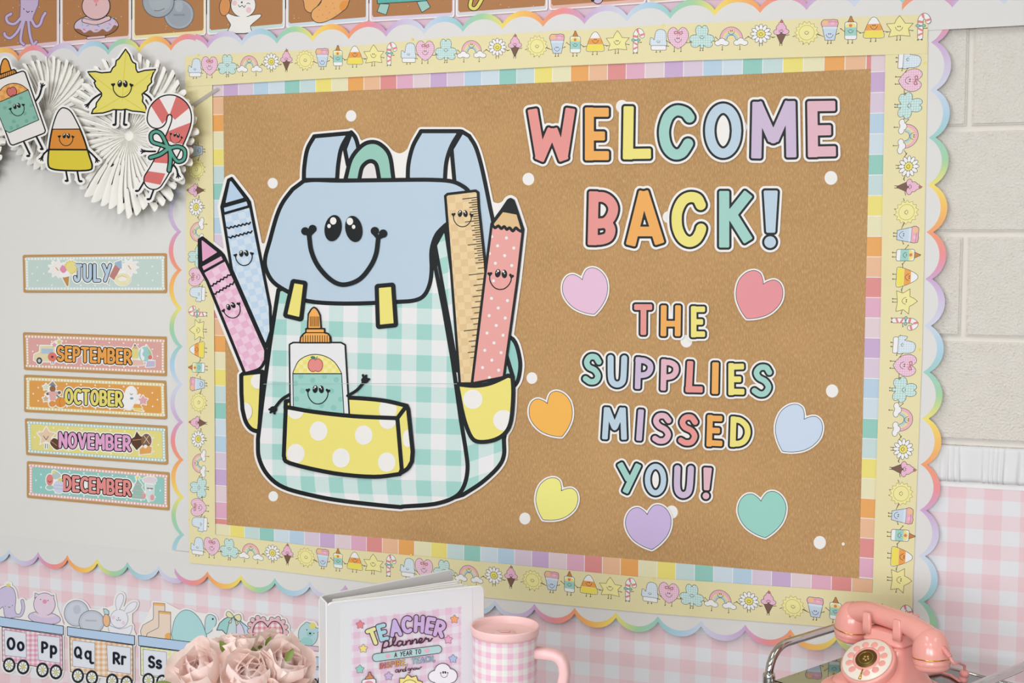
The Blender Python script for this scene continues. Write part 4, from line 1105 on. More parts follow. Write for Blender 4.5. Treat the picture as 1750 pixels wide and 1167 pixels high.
def word(s, a, b, h, r, gap=.34, up=None, arch=0.0):
    """centre-line lettering on the base line a->b (pixels); h cap height, r half stroke, all pixels"""
    a = np.array(a, float); b = np.array(b, float)
    tot = sum(FONT[c][0] if c != ' ' else .3 for c in s) + gap * (len(s) - 1)
    e = (b - a) / tot
    uv = np.array(up if up is not None else (0, -1.0)) * h
    x = 0.0; out = []
    for c in s:
        if c == ' ': x += .3 + gap; continue
        w, sts = FONT[c]
        parts = []
        for st in sts:
            pts = []
            for (px_, py_) in st:
                q = a + e * (x + px_) + uv * py_
                if arch:
                    f = (x + px_) / tot * 2 - 1
                    q = q + uv * arch * (1 - f * f)
                pts.append(tuple(q))
            parts.append(stroke(pts, 2 * r))
        out.append(uni(*parts))
        x += w + gap
    return out

# ================================================================== month strips
BROWN = P((190, 148, 96), 'kraft_print'); PWHITE = P((240, 238, 234), 'print_white2')
class Quad:
    def __init__(s, a, b, c, d, off):
        s.q = [np.array(p, float) for p in (a, b, c, d)]; s.off = off
    def px(s, u, v):
        a, b, c, d = s.q
        return tuple((a * (1 - u) + b * u) * (1 - v) + (d * (1 - u) + c * u) * v)
def month(name, corners, bg_c, dot_c, fr, bl, br, h, r, txt_c, pics, desc):
    q = Quad(*corners, 0)
    card = poly(list(corners))
    c = Cut('month_label', desc, 'month label', card, off=0.0152, cmat=BROWN, group='month strips on the blank board', step=3, thick=0.0006)
    m0, n0 = .017, .066
    c.part('border_panel', poly([q.px(m0, n0), q.px(1 - m0, n0), q.px(1 - m0, 1 - n0), q.px(m0, 1 - n0)]), P(dot_c), 3)
    dots = []
    for k in range(44):
        u = m0 + .004 + (1 - 2 * m0 - .008) * k / 43
        dots += [ell(*q.px(u, n0 + .045), 1.75, 2.0, n=8), ell(*q.px(u, 1 - n0 - .045), 1.75, 2.0, n=8)]
    for k in range(1, 11):
        v = n0 + .045 + (1 - 2 * n0 - .09) * k / 11
        dots += [ell(*q.px(m0 + .011, v), 1.75, 2.0, n=8), ell(*q.px(1 - m0 - .011, v), 1.75, 2.0, n=8)]
    o = c.part('dotted_frame', uni(*dots), PWHITE, 0.8); o['kind'] = 'stuff'
    m1, n1 = m0 + .022, n0 + .085
    c.part('coloured_panel', poly([q.px(m1, n1), q.px(1 - m1, n1), q.px(1 - m1, 1 - n1), q.px(m1, 1 - n1)]), P(bg_c), 3)
    sp = uni(*[ell(*q.px(u, v), 1.3, 1.5, n=10) for u, v in ((.1, .33), (.065, .5), (.1, .68), (.145, .5), (.9, .33), (.935, .5), (.9, .68), (.86, .5), (.2, .22), (.3, .2), (.4, .2), (.5, .2), (.6, .2), (.7, .2), (.8, .22), (.2, .8), (.3, .8), (.4, .81), (.5, .81), (.6, .81), (.7, .81), (.8, .8))])
    o = c.part('speckles', sp, PWHITE, 0.5); o['kind'] = 'stuff'
    s = FR[fr][2]
    ls = word(name, Z(fr, bl)[0], Z(fr, br)[0], h / s, r / s, gap=.30 if len(name) > 5 else .36)
    allpics = uni(*[sh for sh, m in pics])
    c.part('white_halo', uni(*[x.off((r * .62 + 14) / s) for x in ls], allpics.off(1.6)), PWHITE, 1.0, holes=False)
    c.part('letter_shadow', uni(*[x.off(11 / s) for x in ls]), INK, 0.7)  # black ink outline printed evenly around the letters
    for pi, (sh, m) in enumerate(pics): c.part(PN.get(m.name, 'printed_motif'), sh, m, 0.6)
    for x in ls: c.part('letter', x, P(txt_c), 0.55)
    return c
PN = {}
def pic(fr, *items):
    out = []
    s = FR[fr][2]
    for kind, c, *g in items:
        m = P(c)
        if kind == 'p': out.append((poly(Z(fr, *g[0]), 4 if len(g) > 1 and g[1] else 0), m))
        elif kind == 'e': x, y = Z(fr, g[0])[0]; out.append((ell(x, y, g[1] / s, (g[2] if len(g) > 2 else g[1]) / s, g[3] if len(g) > 3 else 0, 24), m))
        elif kind == 's': out.append((stroke(Z(fr, *g[0]), g[1] / s), m))
    return out
def burst(cx, cy, r1, r2, n=10): return [(cx + (r1 if k % 2 == 0 else r2) * math.cos(k * math.pi / n), cy + (r1 if k % 2 == 0 else r2) * math.sin(k * math.pi / n)) for k in range(2 * n)]
DK = (70, 74, 76)
month('JULY', [(38.5, 435.4), (284.9, 432.5), (285.5, 500.8), (40, 500.2)], (194, 212, 205), (206, 218, 213), 'm1', (598, 432), (1118, 430), 228, 22, (185, 203, 221),
      pic('m1', ('p', (238, 231, 226), burst(330, 255, 135, 80, 9)), ('p', (238, 231, 226), burst(1415, 235, 130, 75, 9)), ('s', (200, 166, 96), [(310, 240), (345, 280)], 14), ('s', (200, 166, 96), [(1395, 210), (1430, 260)], 14),
          ('p', (222, 206, 120), burst(535, 235, 112, 92, 14)), ('e', (232, 218, 142), (535, 235), 78, 84), ('p', (194, 140, 82), [(405, 380), (508, 370), (495, 515), (475, 515)]),
          ('p', (240, 236, 236), [(370, 340), (385, 290), (440, 270), (510, 310), (515, 360), (440, 385), (385, 375)], 1), ('p', (221, 146, 176), [(370, 270), (390, 220), (415, 200), (455, 240), (470, 285), (420, 320)], 1),
          ('p', (190, 130, 124), [(1195, 190), (1275, 245), (1180, 425), (1110, 370)]), ('p', (160, 182, 206), [(1185, 165), (1290, 125), (1295, 255), (1250, 245), (1195, 195)]),
          ('e', (232, 224, 184), (1310, 415), 120, 92), ('e', (238, 234, 226), (1305, 405), 66, 40), ('s', (220, 200, 130), [(1235, 385), (1300, 360), (1370, 385)], 12), ('s', (120, 140, 150), [(1115, 400), (1090, 480)], 9)),
      'pale teal month strip reading JULY in blue letters, topmost of the strips')
month('SEPTEMBER', [(39, 567.6), (284.9, 575.2), (285, 643), (40.8, 632)], (221, 165, 160), (224, 176, 150), 'm2', (432, 330), (1335, 372), 165, 17, (233, 162, 82),
      pic('m2', ('p', (226, 214, 176), [(130, 330), (135, 260), (205, 230), (210, 150), (385, 155), (400, 350), (160, 345)]), ('p', (176, 196, 214), [(225, 185), (370, 190), (370, 250), (225, 250)]), ('e', DK, (198, 338), 36, 42), ('e', (200, 200, 204), (198, 338), 18, 22),
          ('p', (220, 206, 120), starp(445, 105, 40, 18)), ('p', (226, 160, 170), starp(385, 140, 38, 18)), ('e', (224, 120, 110), (360, 290), 56, 56), ('s', DK, [(355, 345), (352, 372)], 7), ('s', DK, [(375, 345), (375, 372)], 7), ('e', (110, 60, 56), (360, 290), 16),
          ('p', (224, 210, 140), [(1352, 190), (1432, 190), (1430, 310), (1352, 310)]), ('p', (210, 180, 140), [(1352, 190), (1390, 130), (1432, 190)]), ('p', (60, 56, 50), [(1376, 152), (1390, 128), (1404, 152)]),
          ('e', (160, 204, 202), (1510, 255), 74, 92), ('p', (236, 236, 238), [(1470, 180), (1500, 210), (1480, 260), (1510, 300), (1490, 340), (1460, 280)], 1), ('p', (170, 200, 150), [(1530, 140), (1590, 230), (1600, 290), (1560, 250)]),
          ('e', (222, 120, 112), (1578, 295), 26), ('p', (190, 186, 208), [(1540, 340), (1635, 340), (1635, 410), (1525, 415)]), ('p', (228, 188, 170), [(1355, 325), (1480, 335), (1500, 390), (1370, 400)])),
      'coral pink month strip reading SEPTEMBER in orange letters')
month('OCTOBER', [(40.8, 640), (284, 650.5), (285.9, 716.9), (41.2, 704)], (224, 160, 84), (226, 210, 150), 'm3', (508, 338), (1175, 372), 160, 17, (229, 214, 116),
      pic('m3', ('p', (216, 220, 190), starp(270, 150, 42, 22)), ('p', (214, 180, 150), starp(268, 290, 42, 22)), ('p', (140, 140, 146), [(300, 130), (350, 80), (395, 140)]), ('e', (146, 106, 74), (350, 170), 36, 40),
          ('p', (224, 172, 170), [(300, 205), (410, 200), (440, 235), (390, 250), (385, 310), (320, 310), (310, 250), (285, 235)]), ('e', (110, 104, 100), (288, 230), 16), ('e', (110, 104, 100), (430, 215), 18),
          ('e', (222, 150, 76), (345, 350), 40, 36), ('e', (224, 148, 68), (445, 330), 65, 62), ('s', (180, 110, 50), [(445, 275), (430, 330), (445, 388)], 5), ('s', (90, 140, 120), [(400, 250), (425, 270)], 16),
          ('p', (240, 238, 238), [(1215, 400), (1225, 300), (1225, 210), (1260, 155), (1310, 150), (1350, 200), (1350, 260), (1395, 240), (1350, 310), (1300, 400), (1270, 420)], 1), ('s', (90, 96, 104), [(1275, 225), (1290, 245), (1308, 228)], 6), ('e', (130, 160, 170), (1295, 285), 22, 14),
          ('p', (224, 168, 176), starp(1430, 310, 62, 34)), ('p', (232, 160, 80), [(1330, 350), (1390, 355), (1420, 400), (1310, 395)]), ('p', (230, 214, 96), [(1310, 395), (1400, 405), (1440, 440), (1330, 425)])),
      'orange month strip reading OCTOBER in yellow letters')
month('NOVEMBER', [(42.3, 714.7), (285.7, 727.4), (287.4, 794.4), (44.6, 777.5)], (228, 216, 134), (176, 206, 200), 'm3', (438, 862), (1272, 904), 160, 17, (225, 165, 204),
      pic('m3', ('p', (232, 202, 172), starp(272, 735, 112, 60)), ('s', DK, [(240, 735), (272, 780), (300, 735)], 7), ('s', DK, [(262, 830), (262, 882)], 7), ('s', DK, [(285, 830), (287, 882)], 7), ('p', (98, 66, 46), [(320, 810), (365, 760), (430, 800), (445, 870), (400, 900), (345, 860)], 1), ('s', (190, 160, 140), [(335, 800), (400, 850)], 6),
          ('p', (92, 62, 44), [(1355, 680), (1395, 735), (1435, 750), (1430, 830), (1355, 905), (1295, 830), (1290, 770), (1330, 745)]), ('s', (190, 140, 90), [(1310, 785), (1405, 775)], 9), ('e', (130, 96, 72), (1470, 790), 62, 82), ('s', (220, 210, 200), [(1440, 730), (1510, 830)], 6), ('s', (220, 210, 200), [(1500, 730), (1440, 820)], 6),
          ('p', (226, 164, 92), [(1390, 890), (1460, 840), (1535, 870), (1525, 940), (1390, 955)]), ('e', (240, 236, 232), (1460, 860), 22)),
      'yellow month strip reading NOVEMBER in pink letters')
month('DECEMBER', [(45.7, 787.8), (289.7, 807), (289.7, 872.4), (45.7, 850.6)], (148, 201, 193), (224, 176, 170), 'm4', (490, 398), (1275, 462), 160, 17, (228, 144, 140),
      pic('m4', ('p', (186, 200, 198), [(340, 215), (385, 175), (450, 230), (400, 270), (350, 260)], 1), ('e', (226, 214, 130), (365, 185), 20), ('e', (222, 134, 128), (315, 280), 42, 68), ('s', (110, 50, 50), [(292, 290), (315, 310), (338, 292)], 7), ('e', (160, 200, 192), (318, 370), 46, 28),
          ('e', (206, 210, 230), (425, 360), 66, 78), ('s', (180, 190, 214), [(365, 340), (480, 350)], 8), ('s', (180, 190, 214), [(365, 380), (475, 392)], 8), ('e', (226, 210, 110), (440, 278), 28, 18),
          ('p', (152, 190, 178), [(1365, 270), (1425, 350), (1405, 360), (1445, 430), (1420, 440), (1445, 510), (1290, 500), (1315, 430), (1295, 420), (1330, 350)]), ('s', (218, 176, 176), [(1325, 330), (1405, 345)], 8), ('s', (218, 176, 176), [(1310, 400), (1430, 415)], 8), ('s', (218, 176, 176), [(1300, 470), (1435, 475)], 8), ('p', (228, 214, 110), starp(1365, 252, 26, 12)),
          ('p', (206, 222, 220), [(1460, 330), (1560, 340), (1550, 480), (1500, 540), (1470, 470)]), ('e', (224, 210, 216), (1510, 280), 82, 38), ('e', (226, 158, 164), (1440, 470), 22, 34), ('e', (226, 158, 164), (1540, 490), 24, 36), ('s', (140, 80, 84), [(1480, 380), (1545, 385)], 12), ('e', (240, 240, 240), (1512, 400), 14)),
      'teal month strip reading DECEMBER in coral letters, lowest of the strips')

# ================================================================== tissue fans and the character cut-outs in front of them
t = NT('white_tissue', 0.85, 0.1); t.color(rgb((244, 241, 234)))
t.b.inputs['Subsurface Weight'].default_value = 0.0; TISS = t.m
def tissue_fan(px_, py_, rad_px, label, d0, n=44, seed=1):
    rnd = random.Random(seed)
    c = WALL(px_, py_, d0); R_ = np.linalg.norm(WALL(px_, py_ + rad_px, d0) - c)
    V, F = [], []
    per = 8; NA = n * per; NR = 11
    tilt = [rnd.uniform(-.35, .35) for _ in range(n)]; lo = [rnd.uniform(.93, 1.03) for _ in range(n)]; amp_ = [rnd.uniform(.8, 1.25) for _ in range(n)]
    for j in range(NR + 1):
        f = j / NR
        for i in range(NA):
            p = i // per; g = (i % per) / per
            a = 2 * math.pi * i / NA
            # rounded petal ends: each fold bows out at its middle
            bow = math.sin(math.pi * g)
            tipr = R_ * lo[p] * (0.86 + 0.14 * bow ** 0.6)
            r = 0.012 + (tipr - 0.012) * f
            fold = (bow ** 0.8 - 0.5) * amp_[p]
            h = 0.0145 * (1 - 0.3 * f * f) + fold * (0.003 + 0.0125 * f ** 0.8) + 0.002 * tilt[p] * f
            swirl = 0.10 * f * f + tilt[p] * 0.06 * f * bow
            V.append((c[0] + r * math.cos(a + swirl), -(d0 + max(h, 0.0015)), c[2] + r * math.sin(a + swirl)))
    for j in range(NR):
        for i in range(NA):
            i2 = (i + 1) % NA
            F.append((j * NA + i, j * NA + i2, (j + 1) * NA + i2, (j + 1) * NA + i))
    o = make_obj('tissue_fan', V, F, TISS, None, None, np.array(c), None, True)
    fix_up(o, Vector((0, -1, 0)))
    hub = []; m = 20
    vv = [(c[0], -(d0 + 0.0185), c[2])] + [(c[0] + 0.014 * math.cos(2 * math.pi * k / m), -(d0 + 0.0140), c[2] + 0.014 * math.sin(2 * math.pi * k / m)) for k in range(m)]
    h_ = make_obj('gathered_centre', vv, [(0, k + 1, (k + 1) % m + 1) for k in range(m)], TISS, None, o, np.array(c), None, True)
    fix_up(h_, Vector((0, -1, 0)))
    props(o, label, 'paper fan', 'white tissue paper fans')
tissue_fan(-62, 232, 100, 'white pleated tissue fan cut by the left edge of the photo', 0.0435, 40, 3)
tissue_fan(88, 196, 98, 'white pleated tissue fan behind the candy corn and the glue bottle', 0.018, 40, 1)
tissue_fan(227, 233, 138, 'largest white pleated tissue fan, behind the leaf and the candy cane', 0.0435, 46, 2)
CL = 0.072
def limbs(fr, w, *runs): return [stroke(Z(fr, *r), w, 3 if len(r) > 2 else 0) for r in runs]
def limb_parts(c, al):
    # the first half of the list are the lines, the second half the hands and feet at their ends
    for k, x in enumerate(al): c.part('arm' if len(x.pts) > 2 else 'leg', x, INK, 0.6); c.k -= 1
    c.k += 1
def body_limbs(lines, ends):
    out = []
    for l in lines: out.append(l)
    for e in ends:
        cx, cy = (e.bb[0] + e.bb[2]) / 2, (e.bb[1] + e.bb[3]) / 2
        k = min(range(len(lines)), key=lambda i: float(lines[i].f(np.array([[cx]]), np.array([[cy]]))[0, 0]))
        p = out[k].pts; out[k] = uni(out[k], e); out[k].pts = p
    return out
def foot(fr, x, y, sx=1): q = Z(fr, (x, y))[0]; return ell(q[0] - 1.2 * sx, q[1], 3.6, 2.1)
def hand3(fr, x, y, a):
    q = Z(fr, (x, y))[0]
    return uni(ell(*q, 2.4), *[stroke([q, (q[0] + 6.2 * math.cos(a + d), q[1] + 6.2 * math.sin(a + d))], 2.2) for d in (-.6, 0, .6)])
# glue bottle
gb = poly(Z('B', (-52, 240), (140, 172), (262, 522), (80, 592))).off(20 / 3.6475)
gring = poly(Z('B', (-75, 232), (-70, 200), (88, 140), (112, 168), (60, 192)))
gn = poly(Z('B', (0, 172)) + cr(Z('B', (4, 120), (18, 82), (36, 74), (52, 90)), 4, False) + Z('B', (70, 148)))
al = body_limbs(limbs('B', 3.4, [(222, 338), (245, 305), (258, 262)], [(150, 595), (185, 668)], [(228, 562), (262, 628)]), [hand3('B', 260, 250, -1.2), foot('B', 180, 680), foot('B', 265, 637)])
c = Cut('glue_bottle_cutout', 'smiling glue bottle cut-out with orange cap and waving arm, hung on a tissue fan', 'paper cutout', uni(gb, gring, gn, *al).off(4.2), off=CL + 0.004, step=1.6)
limb_parts(c, al)
c.ink('cap', uni(gring, gn), P((222, 148, 62), 'cap_deep_orange'), 2)
c.part('cap_ridges', uni(*[stroke(Z('B', (x, 232 - (x + 75) * .37), (x + 4, 205 - (x + 75) * .37)), 1.1) for x in range(-60, 105, 13)]), INK, 0.5)
c.ink('bottle', gb, P((232, 226, 222)), 2.2)
c.ink('label_top', poly(Z('B', (-38, 360)) + cr(Z('B', (-20, 300), (20, 250), (75, 228), (130, 236), (175, 268)), 4, False)), checker('orange_check_print', 14, (222, 152, 76), (230, 172, 106), -.35), 1.3, 0.6)
c.ink('label', poly(Z('B', (-35, 358), (176, 268), (242, 455), (58, 535), (30, 520))), P((136, 184, 166)), 1.3, 0.6)
for q_ in Z('B', (60, 345), (130, 320), (195, 365), (70, 410), (155, 415), (215, 440), (85, 465), (70, 505), (165, 462), (110, 495), (30, 380)): c.part('label_dot', ell(*q_, 3.2, n=14), P((116, 168, 150)), 0.6); c.k -= 1
c.k += 1
c.ink('apple', uni(ell(*Z('B', (62, 282))[0], 5.2, 7.4, -.3), ell(*Z('B', (84, 276))[0], 5.2, 7.4, -.3)), P((206, 110, 104)), 1.0, 0.5)
add_face(c, *Z('B', (108, 384))[0], 12.5, -0.33, 0.35, 0.8)
# candy corn
cc = poly(Z('B', (400, 380), (440, 402), (482, 475), (520, 560), (560, 685), (576, 742), (555, 770), (430, 773), (325, 763), (298, 728), (305, 625), (322, 520), (350, 430), (374, 390)), 4)
al = body_limbs(limbs('B', 3.2, [(302, 640), (275, 665), (264, 685)], [(548, 645), (580, 675), (600, 697)], [(410, 765), (422, 832)], [(480, 765), (492, 832)]), [hand3('B', 263, 688, 2.0), hand3('B', 601, 699, 1.2), foot('B', 420, 835), foot('B', 498, 838, -1)])
c = Cut('candy_corn_cutout', 'smiling white, orange and yellow candy corn cut-out hung on a tissue fan', 'paper cutout', uni(cc, *al).off(4.2), off=CL, step=1.6)
limb_parts(c, al); c.ink('white_tip', cc, P((228, 222, 218)), 2.2)
c.ink('orange_band', cc.off(-1) & poly(Z('B', (280, 514), (600, 512), (600, 640), (280, 638))), P((214, 138, 56)), 1.8)
c.ink('yellow_band', cc.off(-1) & poly(Z('B', (280, 642), (600, 644), (600, 800), (280, 800))), P((216, 196, 62)), 1.8)
add_face(c, *Z('B', (412, 570))[0], 12.5, 0, 0.35, 0.8)
# maple leaf
lf = poly(Z('A', (853, 335), (880, 372), (893, 408), (905, 425), (922, 432), (925, 470), (936, 492), (985, 478), (1057, 472), (1040, 500), (1028, 535), (1030, 560), (1005, 585), (1000, 612), (965, 640), (972, 660), (968, 690), (990, 720), (1000, 768), (960, 760), (900, 755), (855, 742), (830, 747), (770, 745), (745, 755), (700, 768), (622, 772), (632, 745), (652, 728), (655, 700), (690, 652), (690, 632), (652, 592), (640, 560), (650, 552), (610, 510), (598, 488), (650, 486), (690, 495), (752, 490), (765, 462), (785, 445), (790, 412), (808, 400)))
al = body_limbs(limbs('A', 3.4, [(680, 640), (635, 670), (603, 705)], [(975, 632), (1015, 660), (1038, 700)], [(790, 740), (786, 845)], [(850, 740), (842, 845)]), [hand3('A', 601, 708, 2.3), foot('A', 782, 848), foot('A', 848, 848, -1)])
c = Cut('maple_leaf_cutout', 'smiling yellow maple leaf cut-out with black arms and legs', 'paper cutout', uni(lf, *al).off(4.4), off=CL + 0.002, step=1.6)
limb_parts(c, al); c.ink('leaf', lf, P((226, 214, 110), 'leaf_yellow'), 2.4)
c.part('leaf_veins', uni(*[stroke(Z('A', *p), 1.3) for p in ([(855, 345), (830, 680)], [(605, 495), (825, 660)], [(1050, 480), (830, 650)], [(640, 765), (825, 660)], [(990, 760), (832, 660)])]), P((216, 198, 70)), 0.5)
add_face(c, *Z('A', (831, 592))[0], 16.8, 0, 0.4, 0.8)
# candy cane
cn = stroke(Z('B', (978, 448), (990, 402), (1030, 366), (1080, 364), (1122, 398), (1132, 455), (1110, 530), (1060, 640), (1000, 760), (958, 828)), 122 / 3.6475, 5)
bow = uni(stroke(Z('B', (1050, 628), (1000, 610), (950, 592), (942, 548), (972, 528), (1008, 548), (1045, 622)), 24 / 3.6475, 4), stroke(Z('B', (1058, 632), (1110, 622), (1150, 645), (1146, 700), (1108, 715), (1078, 680), (1058, 640)), 24 / 3.6475, 4),
          stroke(Z('B', (1042, 640), (995, 672), (938, 690)), 26 / 3.6475, 3), stroke(Z('B', (1060, 650), (1062, 710), (1054, 770)), 26 / 3.6475, 3), ell(*Z('B', (1054, 632))[0], 5.4))
al = body_limbs(limbs('B', 3.2, [(968, 652), (930, 652), (905, 650)], [(1076, 730), (1100, 760), (1108, 792)], [(900, 838), (868, 892)], [(962, 878), (938, 945)]), [hand3('B', 900, 650, 3.1), hand3('B', 1109, 795, 1.4), foot('B', 858, 898), foot('B', 930, 950)])
c = Cut('candy_cane_cutout', 'smiling red and white candy cane cut-out wearing a teal bow', 'paper cutout', uni(cn, bow, *al).off(4.2), off=CL + 0.005, step=1.6)
limb_parts(c, al); c.ink('cane', cn, P((234, 228, 226)), 2.2)
for p in ([(930, 350), (992, 318), (1058, 432), (1012, 480)], [(1105, 290), (1190, 372), (1090, 455), (1058, 420)], [(1215, 462), (1195, 520), (1150, 610), (1010, 580), (1040, 530), (1100, 505)], [(1000, 650), (1080, 650), (1050, 728), (930, 718)], [(905, 772), (1030, 790), (1000, 860), (860, 832)]):
    c.part('red_stripe', cn.off(-1.1) & poly(Z('B', *p)), P((212, 112, 108)), 0.7)
add_face(c, *Z('B', (1096, 562))[0], 10.5, 0.3, 0.3, 0.8)
c.ink('bow', bow, P((88, 158, 138), 'bow_teal'), 2.2)
# clear tape ends of the garland
t = NT('clear_tape', 0.2, 0.5); t.color(rgb((190, 184, 180))); t.b.inputs['Alpha'].default_value = 0.75
for pts, lb in (([(322, 181), (371, 149), (375, 153), (326, 187)], 'strip of clear tape at the upper left corner of the kraft board'), ([(52, 94), (61, 95), (66, 110), (59, 112)], 'small strip of clear tape above the glue bottle')):
    c = Cut('tape_strip', lb, 'tape', poly(pts), off=0.0200 if pts[0][0] > 100 else 0.0165, cmat=t.m, step=1.5, thick=0.0001)

# ================================================================== alphabet cards along the top
t = NT('speckled_kraft_print', 0.55, 0.2)
u, v, uvv = t.uv()
vo = t.n('ShaderNodeTexVoronoi'); vo.inputs['Scale'].default_value = 0.085; t.l(uvv, vo.inputs['Vector'])
a1 = t.n('ShaderNodeTexNoise'); a1.inputs['Scale'].default_value = 0.9; t.l(uvv, a1.inputs['Vector'])
c1 = t.mix(a1.outputs['Fac'], rgb((166, 114, 72)), rgb((186, 134, 90)))
t.color(t.mix(t.math('LESS_THAN', vo.outputs['Distance'], 0.075), c1, rgb((222, 190, 156)))); CARDK = t.m
EDGE = [(222, 190, 204), (232, 206, 214), (234, 222, 168), (200, 218, 214), (206, 216, 226), (220, 204, 222), (214, 210, 214), (226, 180, 170), (224, 196, 160)]
CXS = [-24, 102, 225, 353, 488, 630.5, 778, 937, 1105, 1285]
CYS = [90, 78, 68, 59, 47.5, 36.5, 28.5, 17, 5, -8]
GREY = (158, 164, 172)
def cpic(k):
    if k == 0:
        lil = P((196, 176, 206), 'octopus_lilac'); w = 27 / 5.303
        ten = [[(190, 160), (135, 215), (75, 205), (58, 155), (100, 125)], [(285, 180), (322, 238), (362, 222), (385, 160), (410, 118)], [(208, 185), (155, 290), (92, 345), (48, 325), (40, 302)], [(218, 190), (196, 280), (187, 370), (215, 402)], [(256, 190), (272, 320), (300, 402), (328, 378)]]
        sh = uni(poly(Z('c6', (180, -200), (185, 60), (178, 190), (290, 195), (305, 140), (345, 50), (375, -200))), *[stroke(Z('c6', *p), w, 4) for p in ten])
        return [('octopus', [(sh.off(.7), P((112, 92, 140))), (sh.off(-.5), lil)] + [(uni(stroke(Z('c6', (238, 98), (252, 112), (266, 100)), 1.2, 3), ell(*Z('c6', (216, 82))[0], 1.1), ell(*Z('c6', (290, 104))[0], 1.1)), INK)])]
    if k == 1:
        don = ell(*Z('c6', (872, 235))[0], 200 / 5.303, 98 / 5.303, -.04)
        ice = don & poly(Z('c6', (640, 40), (1120, 40), (1120, 235)) + cr(Z('c6', (1060, 238), (1035, 230), (1010, 265), (970, 290), (930, 265), (890, 290), (850, 295), (815, 275), (765, 300), (730, 270), (690, 262), (640, 280)), 4, False))
        pig = ell(*Z('c6', (870, 55))[0], 126 / 5.303, 120 / 5.303)
        spr = [(stroke(Z('c6', a, b), 1.7), P(cc_)) for a, b, cc_ in (((742, 215), (748, 232), (140, 180, 190)), ((785, 235), (803, 228), (120, 170, 190)), ((830, 238), (836, 255), (224, 200, 120)), ((880, 228), (898, 240), (120, 160, 190)), ((935, 228), (945, 218), (224, 200, 120)), ((985, 212), (1005, 225), (214, 140, 160)), ((1045, 195), (1052, 210), (214, 150, 110)), ((1015, 162), (1030, 160), (110, 170, 180)), ((755, 262), (772, 275), (214, 130, 130)), ((862, 272), (885, 270), (214, 130, 130)), ((970, 255), (985, 252), (140, 180, 190)))]
        return [('doughnut', [(don.off(.8), INK), (don.off(-.4), P((150, 102, 72))), (ice.off(-.4), P((206, 188, 214)))] + spr),
                ('pig', [(uni(stroke(Z('c6', (795, 345), (945, 332)), 5)), INK), (stroke(Z('c6', (797, 345), (943, 332)), 3.6), P((226, 190, 192))), (stroke(Z('c6', (760, 185), (870, 205), (985, 165)), 8, 3), INK), (stroke(Z('c6', (762, 185), (870, 205), (983, 165)), 6.4, 3), P((224, 188, 190))), (pig.off(.8), INK), (pig.off(-.5), P((222, 182, 184))), (ell(*Z('c6', (870, 5))[0], 4.4, 3.8), P((226, 146, 152))), (stroke(Z('c6', (872, 35), (872, 48)), 2.2), P((190, 120, 124)))])]
    if k == 2:
        a, b = ell(*Z('c6', (1435, 15))[0], 142 / 5.303), ell(*Z('c6', (1622, 130))[0], 133 / 5.303)
        d = [(stroke(Z('c6', (1400, 95), (1440, 98), (1490, 78)), 1.4, 3), P((112, 118, 126)))]
        return [('coin', [(b.off(.8), P((96, 102, 110))), (b.off(-.5), P((166, 172, 180))), (ell(*Z('c6', (1622, 130))[0], 110 / 5.303), P((156, 162, 171))), (stroke(Z('c6', (1580, 135), (1670, 135)), 3), P((138, 144, 152))), (ell(*Z('c6', (1622, 60))[0], 7, 9), P((172, 178, 184)))]),
                ('coin', [(a.off(.8), P((88, 94, 102))), (a.off(-.5), P((160, 168, 175))), (ell(*Z('c6', (1450, 10))[0], 100 / 5.303), P((170, 177, 183)))] + d)]
    if k == 3:
        w = P((236, 232, 228)); hd = ell(*Z('c7', (405, 30))[0], 74 / 3.5, 74 / 3.5); bd = poly(Z('c7', (355, 95), (298, 75), (310, 115), (330, 150), (318, 195), (450, 195), (448, 155), (505, 105), (508, 85), (450, 92), (425, 100)), 3)
        ca = ell(*Z('c7', (295, 38))[0], 32 / 3.5, 56 / 3.5, .12)
        return [('bunny', [(uni(hd, bd).off(.6), LINE2), (uni(hd, bd).off(-.5), w), (uni(ell(*Z('c7', (352, 18))[0], 4.4), ell(*Z('c7', (438, 60))[0], 4.6, 5.2)), P((232, 196, 198))), (uni(stroke(Z('c7', (375, 30), (385, 42), (398, 32), (410, 44), (418, 32)), 1.1, 3), stroke(Z('c7', (426, 22), (436, 18), (446, 24)), 1.1), ell(*Z('c7', (396, 14))[0], 1.6)), LINE2)]),
                ('carrot', [(ca.off(.6), LINE2), (ca.off(-.4), P((214, 146, 88)))])]
    if k == 4:
        s1 = poly(Z('c7', (765, -60), (768, 20), (775, 55), (800, 75), (830, 60), (900, -60)), 3); s2 = poly(Z('c7', (900, -80), (870, 15), (820, 62), (812, 100), (835, 130), (875, 135), (930, 115), (990, 75), (1032, 30), (1038, -80)), 4)
        return [('sock', [(s1.off(.7), LINE2), (s1.off(-.5), P((226, 166, 104)))]), ('sock', [(s2.off(.7), LINE2), (s2.off(-.5), P((228, 168, 106))), (uni(*[ell(*q, 1.3) for q in Z('c7', (860, 60), (900, 40), (880, 90), (920, 75), (950, 50), (905, 110), (960, 85), (940, 20), (850, 100))]), P((214, 148, 86))), (s2.off(-.6) & ell(*Z('c7', (1022, 40))[0], 12, 11), P((224, 148, 70)))])]
    if k == 5:
        sh = poly(Z('c7', (1200, -60), (1208, 22), (1500, 4), (1520, -60))); l1 = poly(Z('c7', (1225, 26), (1275, 28), (1258, 85), (1210, 68))); l2 = poly(Z('c7', (1448, 14), (1500, 6), (1520, 42), (1475, 70)))
        return [('turtle', [(uni(l1, l2).off(1.6), LINE2), (uni(l1, l2).off(.4), P((160, 200, 190))), (sh.off(.8), LINE2), (sh.off(-.5), P((92, 176, 168)))])]
